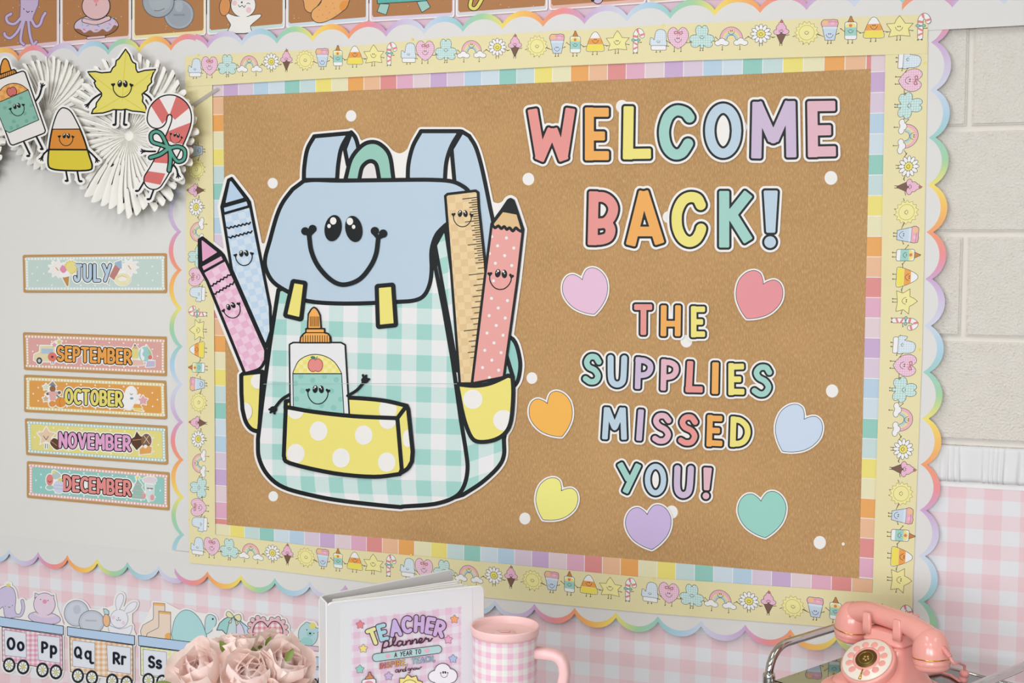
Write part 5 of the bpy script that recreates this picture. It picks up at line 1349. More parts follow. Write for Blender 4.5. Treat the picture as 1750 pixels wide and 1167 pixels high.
    if k == 6:
        s1 = stroke(Z('F', (350, -40), (300, 48), (268, 58), (252, 40), (258, 5)), 26 / 3.977, 3)
        return [('umbrella_handle', [(s1.off(.8), INK), (s1.off(-.6), P((226, 214, 110)))])]
    if k == 7:
        w_ = ell(*Z('F', (1120, -6))[0], 8.2)
        return [('wheel', [(w_.off(.8), INK), (w_.off(-.6), P((200, 184, 214))), (ell(*Z('F', (1085, 0))[0], 3), INK)])]
    return []
CDESC = ['a purple octopus', 'a pink pig sitting in a doughnut', 'two silver coins', 'a white bunny holding a carrot', 'a pair of orange socks', 'a teal turtle', 'a yellow umbrella handle', 'a purple wheel', 'a plain corner']
for k in range(9):
    xa, xb = CXS[k] + 2, CXS[k + 1] - 2
    ya = CYS[k] + (CYS[k + 1] - CYS[k]) * 2 / (CXS[k + 1] - CXS[k]); yb = CYS[k + 1]
    quad = [(xa, ya), (xb, yb), (xb, yb - 165), (xa, ya - 165)]
    pl = poly(quad)
    c = Cut('alphabet_card', 'brown kraft alphabet card above the boards showing %s' % CDESC[k] if k < 8 else 'brown kraft alphabet card farthest right above the boards',
            'alphabet card', pl.off(1.0), off=0.0050, group='alphabet cards in a row', step=4, thick=0.0005)
    c.part('printed_frame', pl.off(-1.6), P(EDGE[k]), 4)
    c.part('kraft_panel', poly([(xa + 3.2, ya - 7), (xb - 3.2, yb - 7), (xb - 3.2, yb - 162), (xa + 3.2, ya - 162)]), CARDK, 4)
    for nm, layers in cpic(k): c.multi(nm, layers, 0.6)

# ================================================================== alphabet train on the gingham
BAR = P((182, 206, 233), 'train_blue')
def wheel(fr, x, y, rx, ry):
    s = FR[fr][2]; q = Z(fr, (x, y))[0]; rx /= s; ry /= s
    sp = uni(*[stroke([q, (q[0] + rx * .72 * math.cos(a), q[1] + ry * .72 * math.sin(a))], 0.7) for a in [k * math.pi / 4 + .3 for k in range(8)]])
    return [(ell(*q, rx, ry), P((34, 40, 52))), (ell(*q, rx * .7, ry * .7), P((236, 236, 226))), (sp, P((34, 40, 52))), (ell(*q, rx * .18, ry * .18), P((226, 212, 90)))]
def car(fr, letters, barp, bodyp, panels, wheels, g, texts, toys, label, hull=None):
    br, bd = poly(Z(fr, *barp)), poly(Z(fr, *bodyp))
    s = FR[fr][2]
    ws = [wheel(fr, *w) for w in wheels]
    toyu = [sh for nm, ly in toys for sh, m in ly]
    c = Cut('train_car_cutout', label, 'paper cutout', uni(br, bd, *[w[0][0] for w in ws], *toyu, *([poly(Z(fr, *hull))] if hull else [])).off(3.0), off=0.0048 + 0.0008 * (fr in ('t2', 't4')) + 0.0008 * (letters == 'WX'), group='alphabet train cars', step=1.6, thick=0.0005)
    for nm, ly in toys: c.multi(nm, ly, 0.6)
    c.ink('car_body', bd, g, 1.0)
    c.ink('car_rim', br, BAR, 1.1)
    for p in panels: c.ink('letter_panel', poly(Z(fr, *p)), P((228, 229, 238)), 0.7, ink=P((120, 120, 140)))
    for w in ws: c.multi('wheel', w, 0.5)
    for t_ in texts: c.part('letter', t_, P((24, 30, 44), 'letter_ink'), 0.45)
    return c
def two(fr, s1, s2, a, h, r, adv, slope):
    x, y = a; s = FR[fr][2]
    w1 = FONT[s1][0] * h * 1.0; w2 = FONT[s2][0] * h
    o1 = word(s1, Z(fr, (x, y))[0], Z(fr, (x + w1, y + w1 * slope))[0], h / s, r / s)
    x2 = x + adv; o2 = word(s2, Z(fr, (x2, y + adv * slope))[0], Z(fr, (x2 + w2, y + (adv + w2) * slope))[0], h / s, r / s)
    return o1 + o2
def inkl(sh, c, w=1.0, ln=None): return [(sh.off(w / 2), ln or P((110, 110, 130))), (sh.off(-w / 2), c if not isinstance(c, tuple) else P(c))]
def E_(fr, x, y, rx, ry=None, r=0): s = FR[fr][2]; return ell(*Z(fr, (x, y))[0], rx / s, (ry or rx) / s, r)
oc_ = uni(poly(Z('t1', (-60, 420), (-40, 200), (20, 125), (95, 108), (150, 140), (174, 230), (165, 370), (185, 440), (60, 450), (30, 330)), 3), stroke(Z('t1', (165, 425), (225, 425), (255, 350), (245, 268)), 5.2, 4))
car('t1', 'OP', [(-160, 418), (694, 544), (694, 639), (-160, 522)], [(22, 555), (680, 648), (688, 1030), (27, 930)], [[(47, 585), (284, 620), (290, 890), (55, 865)], [(412, 640), (655, 668), (660, 950), (420, 915)]],
    [(100, 970, 68, 82), (252, 992, 68, 82), (465, 1025, 68, 82), (612, 1046, 68, 82)], gingham('pink_car_check', 8.4, 8.4, (226, 150, 176), (232, 188, 204), (236, 226, 232)),
    two('t1', 'O', 'o', (85, 790), 116, 13, 112, .12) + two('t1', 'P', 'p', (463, 830), 108, 13, 96, .12),
    [('octopus', inkl(oc_, (206, 194, 222)) + [(poly(Z('t1', (70, 110), (68, 75), (85, 88), (94, 68), (103, 88), (118, 78), (112, 112))), P((230, 214, 110))), (uni(stroke(Z('t1', (92, 332), (102, 340), (112, 333)), .9, 3), E_('t1', 57, 325, 5), E_('t1', 136, 317, 5)), LINE2)]),
     ('doughnut', inkl(E_('t1', 487, 455, 178, 68, .12), (212, 196, 222))),
     ('pig', inkl(uni(E_('t1', 487, 305, 118, 125), poly(Z('t1', (380, 240), (385, 180), (430, 200))), poly(Z('t1', (550, 215), (590, 205), (592, 260)))), (228, 206, 222)) + [(E_('t1', 490, 275, 24, 24), P((226, 150, 178))), (uni(E_('t1', 445, 252, 6), E_('t1', 527, 262, 6)), LINE2), (stroke(Z('t1', (385, 410), (490, 440), (590, 430)), 4.4, 3), P((228, 206, 222)))])],
    'train car cut-out with pink check sides lettered Oo and Pp', [(60, 430), (160, 240), (260, 300), (390, 230), (600, 300), (680, 530)])
coinA, coinB = E_('t2', 215, 335, 148, 155), E_('t2', 395, 440, 152, 140)
bun = uni(E_('t2', 725, 400, 105, 110), poly(Z('t2', (700, 300), (680, 210), (700, 130), (745, 98), (778, 130), (765, 210), (720, 300)), 4), poly(Z('t2', (785, 315), (815, 250), (880, 203), (935, 205), (925, 262), (875, 310), (805, 335)), 4), poly(Z('t2', (640, 600), (590, 485), (660, 500), (720, 520), (800, 510), (870, 480), (880, 510), (830, 600)), 3))
car('t2', 'QR', [(104, 494), (908, 604), (908, 710), (106, 600)], [(132, 615), (888, 716), (890, 1140), (142, 1032)], [[(167, 656), (434, 690), (434, 1000), (170, 965)], [(577, 711), (860, 746), (860, 1060), (590, 1024)]],
    [(230, 1080, 72, 88), (398, 1102, 72, 88), (640, 1142, 72, 88), (812, 1165, 72, 88)], gingham('orange_car_check', 9, 9, (230, 178, 130), (234, 204, 176), (236, 230, 226)),
    two('t2', 'Q', 'q', (196, 855), 118, 13, 125, .13) + two('t2', 'R', 'r', (660, 930), 122, 14, 100, .1),
    [('coin', inkl(coinA, (196, 200, 212)) + [(E_('t2', 215, 335, 120, 126), P((206, 210, 220))), (E_('t2', 220, 290, 45, 55), P((190, 195, 208)))]), ('coin', inkl(coinB, (192, 196, 208)) + [(E_('t2', 395, 440, 124, 112), P((202, 206, 216))), (stroke(Z('t2', (330, 420), (450, 425)), 3), P((180, 186, 200)))]),
     ('bunny', inkl(bun, (232, 231, 238), 1.0, P((170, 172, 190))) + [(uni(E_('t2', 655, 385, 20, 24), E_('t2', 775, 450, 20, 24)), P((230, 206, 222))), (uni(stroke(Z('t2', (690, 405), (705, 425), (718, 408), (735, 425), (742, 405)), .9, 3), E_('t2', 716, 390, 8)), P((140, 140, 160)))]),
     ('carrot', inkl(E_('t2', 572, 420, 42, 74, -.06), (236, 186, 140)) + inkl(poly(Z('t2', (550, 345), (535, 280), (570, 285), (600, 310), (600, 350))), (186, 216, 216)))],
    'train car cut-out with orange check sides lettered Qq and Rr', [(90, 480), (200, 220), (420, 320), (560, 290), (690, 250), (860, 300), (860, 480), (905, 590)])
so1 = poly(Z('t3', (340, 105), (550, 120), (550, 400), (430, 640), (200, 720), (120, 710), (108, 610), (150, 510), (330, 410), (340, 380))); so2 = poly(Z('t3', (438, 255), (655, 275), (655, 770), (210, 735), (230, 660), (430, 560), (440, 520)))
SOCK = checker('sock_dots', 3.2, (232, 206, 186), (238, 220, 204))
tur = poly(Z('t3', (695, 780), (690, 560), (740, 380), (850, 260), (960, 235), (1080, 290), (1200, 430), (1270, 600), (1300, 770), (1060, 860)), 2)
turh = poly(Z('t3', (1275, 560), (1280, 420), (1320, 330), (1390, 320), (1460, 360), (1485, 450), (1440, 560), (1380, 630), (1290, 670)), 3)
car('t3', 'ST', [(66, 700), (1300, 852), (1300, 1030), (74, 880)], [(107, 897), (1260, 1042), (1260, 1560), (115, 1420)], [[(155, 947), (580, 1000), (580, 1450), (162, 1400)], [(815, 1030), (1225, 1080), (1225, 1520), (820, 1465)]],
    [(250, 1510, 110, 135), (500, 1540, 110, 135), (880, 1590, 110, 135), (1130, 1620, 110, 135)], gingham('yellow_car_check', 9, 9, (228, 226, 150), (232, 232, 190), (234, 234, 230)),
    two('t3', 'S', 's', (262, 1268), 190, 22, 140, .12) + two('t3', 'T', 'o', (930, 1380), 190, 22, 150, .12)[:1],
    [('sock', inkl(so1, SOCK) + [(poly(Z('t3', (345, 108), (548, 124), (548, 165), (345, 150))), P((236, 176, 104)))]), ('sock', inkl(so2, SOCK) + [(poly(Z('t3', (442, 260), (652, 280), (652, 320), (442, 300))), P((236, 176, 104))), (so2.off(-.6) & E_('t3', 620, 720, 72), P((236, 176, 96)))]),
     ('turtle', inkl(turh, (186, 218, 220)) + [(E_('t3', 1418, 400, 16, 18), INK)] + inkl(tur, (176, 216, 218), 1.0, P((96, 130, 140))))],
    'train car cut-out with yellow check sides lettered Ss, partly behind the peonies', [(90, 690), (360, 130), (560, 130), (800, 260), (1300, 330), (1460, 560), (1330, 850)])
um = poly(Z('t4', (95, 430), (140, 320), (220, 250), (330, 200), (470, 290), (580, 380), (640, 520), (560, 590), (500, 535), (440, 530), (400, 490), (330, 480), (245, 495), (180, 430)))
umr = [(poly(Z('t4', (250, 495), (300, 310), (345, 230), (400, 320), (405, 490), (330, 478))), P((196, 216, 220))), (poly(Z('t4', (405, 490), (400, 320), (440, 290), (520, 400), (555, 585), (500, 530), (440, 525))), P((222, 210, 226))), (poly(Z('t4', (560, 585), (525, 400), (460, 295), (580, 385), (635, 520))), P((196, 212, 234)))]
vh = heart(*Z('t4', (898, 385), (905, 760)), 470 / 9.21)
fr_ = uni(*[ell(x, y, 3.4) for x, y in [(898 / 9.21 + 360 + 28.5 * 1.0 * math.cos(a) * (1 if True else 1), 1030 + 470 / 9.21 - 2 + 27 * math.sin(a)) for a in [k * math.pi / 14 for k in range(28)]]])
fr_ = uni(vh.off(5.4), *[E_('t4', x, y, 38) for x, y in ((740, 235), (830, 255), (660, 270), (620, 340), (615, 440), (640, 530), (900, 320), (960, 260), (1060, 250), (1140, 300), (1180, 380), (1190, 470), (1170, 560))])
car('t4', 'UV', [(30, 700), (1180, 800), (1180, 960), (40, 860)], [(80, 880), (1150, 975), (1150, 1430), (90, 1330)], [[(120, 920), (500, 955), (500, 1330), (130, 1300)], [(720, 975), (1110, 1010), (1110, 1390), (730, 1350)]],
    [(200, 1400, 90, 110), (420, 1420, 90, 110), (800, 1450, 90, 110), (1020, 1470, 90, 110)], gingham('green_car_check', 9, 9, (188, 220, 196), (210, 228, 214), (234, 236, 234)), [],
    [('umbrella', [(stroke(Z('t4', (320, 470), (300, 620)), 4), P((70, 52, 48)))] + inkl(um, (160, 208, 204), 1.4, P((70, 84, 104))) + umr + [(uni(*[stroke(Z('t4', *p), .9, 3) for p in ([(345, 220), (290, 320), (250, 495)], [(350, 220), (400, 320), (405, 490)], [(360, 215), (500, 370), (555, 585)])]), P((70, 84, 104)))]
      + inkl(uni(poly(Z('t4', (360, 225), (300, 235), (245, 200), (255, 150), (290, 135), (340, 180)), 3), poly(Z('t4', (370, 220), (420, 185), (470, 195), (478, 270), (430, 285)), 3), poly(Z('t4', (340, 235), (320, 320), (280, 310))), poly(Z('t4', (380, 240), (435, 330), (405, 360)))), (228, 222, 176), 1.0, P((96, 98, 90)))),
     ('ruffled_heart', inkl(fr_, (230, 186, 192), 1.0, P((90, 90, 100))) + inkl(vh, gingham('red_heart_check', 9, 9, (222, 140, 150), (230, 184, 190), (240, 228, 230)), 1.6, P((60, 60, 70))) + [(smile(*Z('t4', (905, 530))[0], 11, .05, 1.1)[0], INK)])],
    'train car cut-out with an umbrella and a ruffled red check heart, behind the peonies', [(30, 700), (60, 420), (300, 160), (560, 330), (760, 230), (1060, 250), (1190, 400), (1210, 560), (1185, 800)])
bear = uni(E_('t4', 1535, 500, 155, 185), E_('t4', 1515, 340, 38), E_('t4', 1680, 430, 34))
car('t4', 'WX', [(1262, 810), (2450, 930), (2450, 1080), (1262, 960)], [(1290, 985), (2400, 1090), (2400, 1540), (1300, 1430)], [[(1340, 1020), (1720, 1060), (1720, 1420), (1350, 1390)]], [(1420, 1500, 90, 110), (1640, 1520, 90, 110)], gingham('blue_car_check', 9, 9, (176, 202, 226), (206, 218, 230), (234, 236, 238)),
    two('t4', 'W', 'w', (1395, 1300), 190, 22, 190, .1),
    [('bear', inkl(bear, (184, 216, 220)) + [(E_('t4', 1510, 615, 95, 75), P((160, 210, 208))), (E_('t4', 1560, 490, 50, 44), P((160, 206, 210))), (uni(E_('t4', 1565, 482, 17, 14), E_('t4', 1515, 425, 9), E_('t4', 1625, 480, 9)), INK), (E_('t4', 1605, 360, 48, 48), P((232, 218, 120)))]),
     ('wagon', [(stroke(Z('t4', (1240, 515), (1290, 720)), 1.6), P((120, 120, 140)))] + inkl(poly(Z('t4', (1310, 650), (1700, 690), (1700, 765), (1310, 720))), (228, 198, 212), 1.0) + [(E_('t4', 1370, 800, 66), P((110, 120, 140))), (E_('t4', 1370, 800, 54), P((232, 230, 236)))])],
    'train car cut-out with a teal bear in a pink wagon, beside the white binder', [(1262, 800), (1250, 560), (1500, 320), (1700, 400), (1710, 860)])
# ================================================================== solid things in front of the wall
def tube(name, path, rad, m, parent=None, seg=14, origin=None, closed=False, cap=True, sx=1.0, sy=1.0, smooth=True):
    """round tube along a path; rad may be a list; sx, sy flatten the section"""
    Pt = [np.array(p, float) for p in path]; n = len(Pt)
    R_ = rad if isinstance(rad, (list, tuple)) else [rad] * n
    V, F = [], []
    T_ = []
    for i in range(n):
        a = Pt[(i - 1) % n] if closed or i > 0 else Pt[0]; b = Pt[(i + 1) % n] if closed or i < n - 1 else Pt[-1]
        d = b - a; T_.append(d / (np.linalg.norm(d) + 1e-12))
    up = np.array((0, 0, 1.0)) if abs(T_[0][2]) < .9 else np.array((1.0, 0, 0))
    N = np.cross(T_[0], np.cross(up, T_[0])); N /= np.linalg.norm(N)
    for i in range(n):
        N = N - T_[i] * (N @ T_[i]); N /= np.linalg.norm(N)
        B = np.cross(T_[i], N)
        for k in range(seg):
            a = 2 * math.pi * k / seg
            V.append(Pt[i] + R_[i] * (N * math.cos(a) * sx + B * math.sin(a) * sy))
    for i in range(n if closed else n - 1):
        j = (i + 1) % n
        for k in range(seg):
            k2 = (k + 1) % seg
            F.append((i * seg + k, i * seg + k2, j * seg + k2, j * seg + k))
    if cap and not closed:
        F.append(tuple(range(seg - 1, -1, -1))); F.append(tuple((n - 1) * seg + k for k in range(seg)))
    return make_obj(name, V, F, m, None, parent, origin, None, smooth)
def lathe(name, prof, m, c, axis=(0, 0, 1), parent=None, origin=None, seg=40, uvs=False, xdir=None, smooth=True):
    """prof: list of (radius, height) along the axis"""
    ax = np.array(axis, float); ax /= np.linalg.norm(ax)
    x = np.array(xdir, float) if xdir is not None else np.cross(ax, (0.13, 0.99, 0.05)); x = x - ax * (x @ ax); x /= np.linalg.norm(x)
    y = np.cross(ax, x)
    c = np.array(c, float); V, F, UV = [], [], []
    for r, h in prof:
        for k in range(seg + (1 if uvs else 0)):
            a = 2 * math.pi * k / seg
            V.append(c + ax * h + r * (x * math.cos(a) + y * math.sin(a))); UV.append((a * 0.05, h))
    S = seg + (1 if uvs else 0)
    for i in range(len(prof) - 1):
        for k in range(seg):
            k2 = k + 1 if uvs else (k + 1) % seg
            F.append((i * S + k, i * S + k2, (i + 1) * S + k2, (i + 1) * S + k))
    o = make_obj(name, V, F, m, None, parent, origin, UV if uvs else None, smooth)
    return o
def loft(name, secs, m, parent=None, origin=None, seg=48, cap=True, smooth=True):
    """secs: list of (centre, xaxis half-vector, yaxis half-vector, power)"""
    V, F = [], []
    for c, hx, hy, pw in secs:
        c = np.array(c, float); hx = np.array(hx, float); hy = np.array(hy, float)
        for k in range(seg):
            a = 2 * math.pi * k / seg; ca, sa = math.cos(a), math.sin(a)
            V.append(c + hx * math.copysign(abs(ca) ** (2 / pw), ca) + hy * math.copysign(abs(sa) ** (2 / pw), sa))
    for i in range(len(secs) - 1):
        for k in range(seg):
            k2 = (k + 1) % seg
            F.append((i * seg + k, i * seg + k2, (i + 1) * seg + k2, (i + 1) * seg + k))
    if cap:
        F.append(tuple(range(seg - 1, -1, -1))); F.append(tuple((len(secs) - 1) * seg + k for k in range(seg)))
    return make_obj(name, V, F, m, None, parent, origin, None, smooth)
def empty(name, loc, label, cat, group=None):
    o = bpy.data.objects.new(name, None); COL.objects.link(o); o.location = tuple(loc); o.empty_display_size = 0.05
    return props(o, label, cat, group)
def auto_smooth(o, ang=35):
    me = o.data
    me.set_sharp_from_angle(angle=math.radians(ang))

DESK_Z = 0.73
# ------------------------------------------------------------------ desk
DESKM = mat('desk_laminate', (214, 208, 200), 0.4)
LEGM = mat('desk_leg_metal', (150, 150, 150), 0.35, 1.0)
t_ = empty('desk', (0.77, -0.90, 0), 'light laminate desk below the picture carrying the flowers, binder and tumbler', 'desk')
og = np.array((0.77, -0.90, 0.0))
dk = box_obj('desk_top', 0.32, -1.14, DESK_Z - 0.03, 1.22, -0.66, DESK_Z, DESKM, None, 0.004); dk.parent = t_; dk.location = tuple(-og)
for x in (0.36, 1.18):
    for y in (-1.10, -0.70):
        tube('leg', [(x, y, 0.0), (x, y, DESK_Z - 0.03)], 0.016, LEGM, t_, 12, og)

# ------------------------------------------------------------------ ring binder
BZ = DESK_Z + 0.298
pA, pB, pC, pD = (on_height(*q, BZ) for q in ((557, 1030), (828, 999.5), (545.5, 1018), (775, 972)))
VIN = mat('white_vinyl', (222, 221, 223), 0.3, 0, 0.5)
VIN2 = mat('white_vinyl_inner', (214, 213, 213), 0.4, 0, 0.4)
PAP = mat('paper_white', (240, 238, 236), 0.7, 0, 0.2)
binder = empty('ring_binder', ((pA[0] + pB[0]) / 2, (pA[1] + pB[1]) / 2, DESK_Z), 'white ring binder standing open with a pink teacher planner cover', 'binder')
bo = np.array(binder.location)
def panel(name, a, b, z0, z1, th, m, side, rc=0.010, parent=None):
    """upright board between two points, rounded corners, thickness th towards side"""
    a = np.array((a[0], a[1], 0)); b = np.array((b[0], b[1], 0)); e = b - a; L = np.linalg.norm(e); e /= L
    n = np.array((e[1], -e[0], 0)) * side
    pts = []
    for cx, cz, a0 in ((L - rc, z1 - rc, 0), (rc, z1 - rc, 90), (rc, z0 + rc, 180), (L - rc, z0 + rc, 270)):
        for k in range(7):
            an = math.radians(a0 + 15 * k); pts.append((cx + rc * math.cos(an), cz + rc * math.sin(an)))
    N = len(pts); V = []
    ins = 0.0012
    def ring(off, sh):
        cx, cz = L / 2, (z0 + z1) / 2
        return [a + e * (cx + (x - cx) * (1 - sh / (L / 2))) + n * off + np.array((0, 0, cz + (z - cz) * (1 - sh / ((z1 - z0) / 2)))) for x, z in pts]
    rings = [ring(0, ins), ring(ins, 0), ring(th - ins, 0), ring(th, ins)]
    for r in rings: V += r
    F = [tuple(range(N - 1, -1, -1)), tuple(3 * N + k for k in range(N))]
    for i in range(3):
        for k in range(N):
            k2 = (k + 1) % N; F.append((i * N + k, i * N + k2, (i + 1) * N + k2, (i + 1) * N + k))
    o = make_obj(name, V, F, m, None, parent or binder, bo)
    bm = bmesh.new(); bm.from_mesh(o.data); bmesh.ops.recalc_face_normals(bm, faces=bm.faces); bm.to_mesh(o.data); bm.free()
    return o
fc = panel('front_cover', pA, pB, DESK_Z, BZ, 0.0032, VIN, -1)
panel('back_cover', pC, pD, DESK_Z, BZ, 0.0032, VIN2, -1)
panel('spine', pC, pA, DESK_Z, BZ, 0.0032, VIN, -1, 0.003)
# papers: a leaning block between the covers, fanned by the rings
eF = (pB - pA) / np.linalg.norm(pB - pA); eB = (pD - pC) / np.linalg.norm(pD - pC)
for k in range(9):
    f = k / 8
    s0 = pA + (pC - pA) * (0.16 + 0.42 * f) + eF * 0.016
    dr = eF * (1 - 0.5 * f) + eB * 0.5 * f; dr = dr / np.linalg.norm(dr)
    panel('paper_sheets', s0, s0 + dr * (0.216 + 0.004 * (k % 3)), DESK_Z + 0.009, BZ - 0.003 - 0.0012 * (k % 2), 0.0016, PAP, -1, 0.002)
METAL = mat('chrome', (205, 205, 208), 0.08, 1.0)
for zz in (BZ - 0.022, BZ - 0.15, BZ - 0.27):
    c = (pA + pC) / 2 + eF * 0.020
    pa = [(c[0] + 0.017 * math.cos(a) * (pC - pA)[0] / np.linalg.norm(pC - pA) + eF[0] * 0.012 * math.sin(a), c[1] + 0.017 * math.cos(a) * (pC - pA)[1] / np.linalg.norm(pC - pA) + eF[1] * 0.012 * math.sin(a), zz) for a in [2 * math.pi * k / 20 for k in range(20)]]
    tube('binder_ring', pa, 0.0014, METAL, binder, 8, bo, True)
hol = pC + (pA - pC) * 0.45 + np.array((0, 0, -0.035))
# printed cover
nF = np.cross(eF, (0, 0, 1.0)); nF = nF / np.linalg.norm(nF)
if nF @ (CAM - pA) < 0: nF = -nF
BPL = Plane(pA, nF)
def bshape(fr, pts, sm=0): return poly(Z(fr, *pts), sm)
class OnBinder(Cut):
    def __init__(s, off):
        s.map = BPL; s.off = off; s.k = 0; s.root = fc; s.o = bo; s.n = Vector(nF)
    def part(s, name, sh, m, step=0.6, parent=None, label=None, holes=True):
        return Cut.part(s, name, sh, m, step, parent, label, holes)
ob = OnBinder(0.0003)
ob.part('cover_pocket', bshape('T', [(262, 478), (1425, 335), (1425, 1700), (262, 1790)]), mat('clear_pocket', (226, 225, 229), 0.18, 0, 0.5), 3)
PGI = gingham('planner_gingham', 22.4, 21.8, (224, 190, 212), (226, 206, 220), (226, 222, 230), ox=604, oy=1066, skew=0.12)
edge = []
N_ = 46
for k in range(N_ + 1): edge.append((365 + (1325 - 365) * k / N_, 605 - 115 * k / N_ + (6 if k % 2 else -6)))
for k in range(1, 50): edge.append((1325 + (6 if k % 2 else -4), 490 + 22 * k))
for k in range(N_ + 1): edge.append((1325 - 960 * k / N_, 1590 + 90 * k / N_))
for k in range(1, 48): edge.append((365 + (5 if k % 2 else -5), 1680 - 22.3 * k))
ob.part('printed_page', bshape('T', edge), PGI, 1.0)
def tstar(x, y, c, r=40):
    sh = poly(Z('T', *starp(x, y, r * .8, r * .42))).off(1.2)
    ob.multi('printed_star', [(sh.off(.5), P((150, 120, 140))), (sh.off(-.4), P(c))], 0.5)
for a in ((440, 655, (226, 132, 142)), (1268, 607, (238, 166, 110)), (1213, 787, (230, 166, 196)), (467, 865, (238, 220, 130)), (1255, 955, (170, 192, 226)), (437, 1047, (146, 206, 196)), (690, 1107, (200, 176, 220))): tstar(*a)
def lone(ch, bx, by, ux, uy, h, r):
    u_ = np.array((ux, uy), float); u_ /= np.linalg.norm(u_); e_ = np.array((-u_[1], u_[0]))
    w_ = FONT[ch][0]
    a = np.array((bx, by)) - e_ * w_ * h / 2; b = np.array((bx, by)) + e_ * w_ * h / 2
    return word(ch, Z('T', tuple(a))[0], Z('T', tuple(b))[0], h / 5.1406, r / 5.1406, up=tuple(u_))[0]
DKL = P((82, 48, 66), 'planner_ink')
for ch, x, y, ux, uy, c in (('T', 575, 815, -48, -130, (226, 224, 160)), ('E', 652, 780, -36, -135, (166, 208, 220)), ('A', 757, 742, -18, -138, (200, 178, 224)), ('C', 850, 714, -6, -138, (202, 176, 222)),
                           ('H', 955, 708, 8, -138, (203, 174, 220)), ('E', 1047, 722, 22, -136, (204, 174, 218)), ('R', 1126, 748, 34, -133, (205, 174, 216))):
    sh = lone(ch, x, y, ux, uy, 118, 17)
    ob.ink('title_letter', sh, P(c), 1.5, 0.45, ink=DKL, pos=0.7)
def script(name, runs, w, m=DKL): ob.part(name, uni(*[stroke(Z('T', *r), w, 4) for r in runs]), m, 0.45)
script('script_word', [
    [(626, 918), (634, 860), (645, 815), (668, 795), (690, 808), (688, 838), (665, 856), (640, 858)],
    [(690, 850), (718, 835), (742, 800), (750, 770), (738, 762), (726, 790), (728, 830), (748, 838), (768, 822)],
    [(812, 806), (790, 798), (768, 812), (766, 838), (784, 842), (806, 824), (814, 802), (812, 832), (828, 834), (842, 820)],
    [(842, 800), (843, 830), (852, 806), (872, 792), (882, 806), (880, 826), (894, 822)],
    [(896, 792), (898, 820), (906, 798), (926, 782), (936, 796), (934, 818), (950, 808)],
    [(950, 806), (975, 798), (984, 782), (970, 774), (955, 792), (960, 814), (982, 812), (1004, 794)],
    [(1004, 792), (1016, 770), (1022, 782), (1040, 780), (1040, 800), (1056, 796), (1072, 776)]], 2.5)
ban = stroke(Z('T', (582, 944), (1122, 872)), 66 / 5.1406)
ob.multi('banner', [(ban.off(.8), DKL), (ban.off(-.3), P((178, 212, 212)))], 0.6)
def words(nm, s_, a, b, h, r, m, ol=None):
    ls = word(s_, Z('T', a)[0], Z('T', b)[0], h / 5.1406, r / 5.1406)
    cs = m if isinstance(m, list) else [m]
    if ol: ob.part(nm + '_outline', uni(*[x.off(.42) for x in ls]), ol, 0.4)
    for i, x in enumerate(ls): ob.part(nm + '_letter', x, cs[i * len(cs) // len(ls)], 0.35); ob.k -= 1
    ob.k += 1
words('banner', 'A YEAR TO', (742, 940), (972, 908), 38, 3.6, DKL)
for x, y in ((684, 932), (1025, 883)): ob.part('printed_heart', heart(*Z('T', (x, y - 12), (x + 2, y + 20)), 44 / 5.1406), P((232, 170, 196)), 0.5)
RB = [P(c) for c in ((224, 120, 120), (230, 140, 110), (238, 170, 90), (238, 190, 110))]
words('line', 'INSPIRE,', (614, 1042), (850, 1006), 46, 3.7, RB, DKL); words('line', 'TEACH,', (896, 1000), (1092, 974), 46, 3.7, [P((150, 200, 206)), P((160, 186, 220)), P((150, 190, 214))], DKL)
script('script_line', [[(776, 1052), (758, 1050), (748, 1066), (760, 1074), (776, 1056), (776, 1074), (788, 1068)], [(790, 1050), (790, 1070), (798, 1050), (810, 1050), (810, 1066), (818, 1062)], [(838, 1046), (822, 1048), (818, 1064), (832, 1064), (842, 1024), (838, 1062), (846, 1058)],
    [(880, 1042), (864, 1040), (860, 1054), (872, 1056), (880, 1042), (876, 1076), (862, 1076)], [(886, 1054), (892, 1036), (902, 1042), (904, 1052)], [(924, 1034), (910, 1040), (914, 1052), (928, 1046), (924, 1034)], [(936, 1032), (938, 1048), (950, 1036), (954, 1048), (968, 1030), (980, 1026)]], 1.3)
cl = uni(E_('T', 1105, 1110, 66, 52), E_('T', 1165, 1070, 72, 74), E_('T', 1230, 1105, 62, 62), rect(*Z('T', (1085, 1110))[0], *Z('T', (1250, 1160))[0], 6))
ob.multi('printed_cloud', [(cl.off(.7), DKL), (cl.off(-.4), P((236, 234, 240))), (smile(*Z('T', (1178, 1085))[0], 6.4, -.05, 1.0)[0], DKL)], 0.4)
sn = poly(Z('T', *[(875 + (125 if k % 2 == 0 else 98) * math.cos(k * math.pi / 10 + .16), 1215 + (125 if k % 2 == 0 else 98) * math.sin(k * math.pi / 10 + .16)) for k in range(20)]))
ob.multi('printed_sun', [(sn.off(.7), DKL), (sn.off(-.4), P((238, 222, 140))), (E_('T', 875, 1215, 78), DKL), (E_('T', 875, 1215, 73), P((240, 228, 156)))], 0.5)
gb2 = poly(Z('T', (455, 1150), (470, 1138), (560, 1128), (576, 1140), (580, 1420), (455, 1430))); gc2 = poly(Z('T', (482, 1138), (490, 1115), (508, 1105), (515, 1072), (528, 1070), (538, 1102), (555, 1110), (556, 1132)))
ob.multi('printed_glue_bottle', [(gc2.off(.6), DKL), (gc2.off(-.3), P((200, 140, 100))), (gb2.off(.7), DKL), (gb2.off(-.3), P((234, 230, 236))), (E_('T', 517, 1195, 50, 48), P((226, 150, 160)))], 0.5)
for o in [fc]: pass

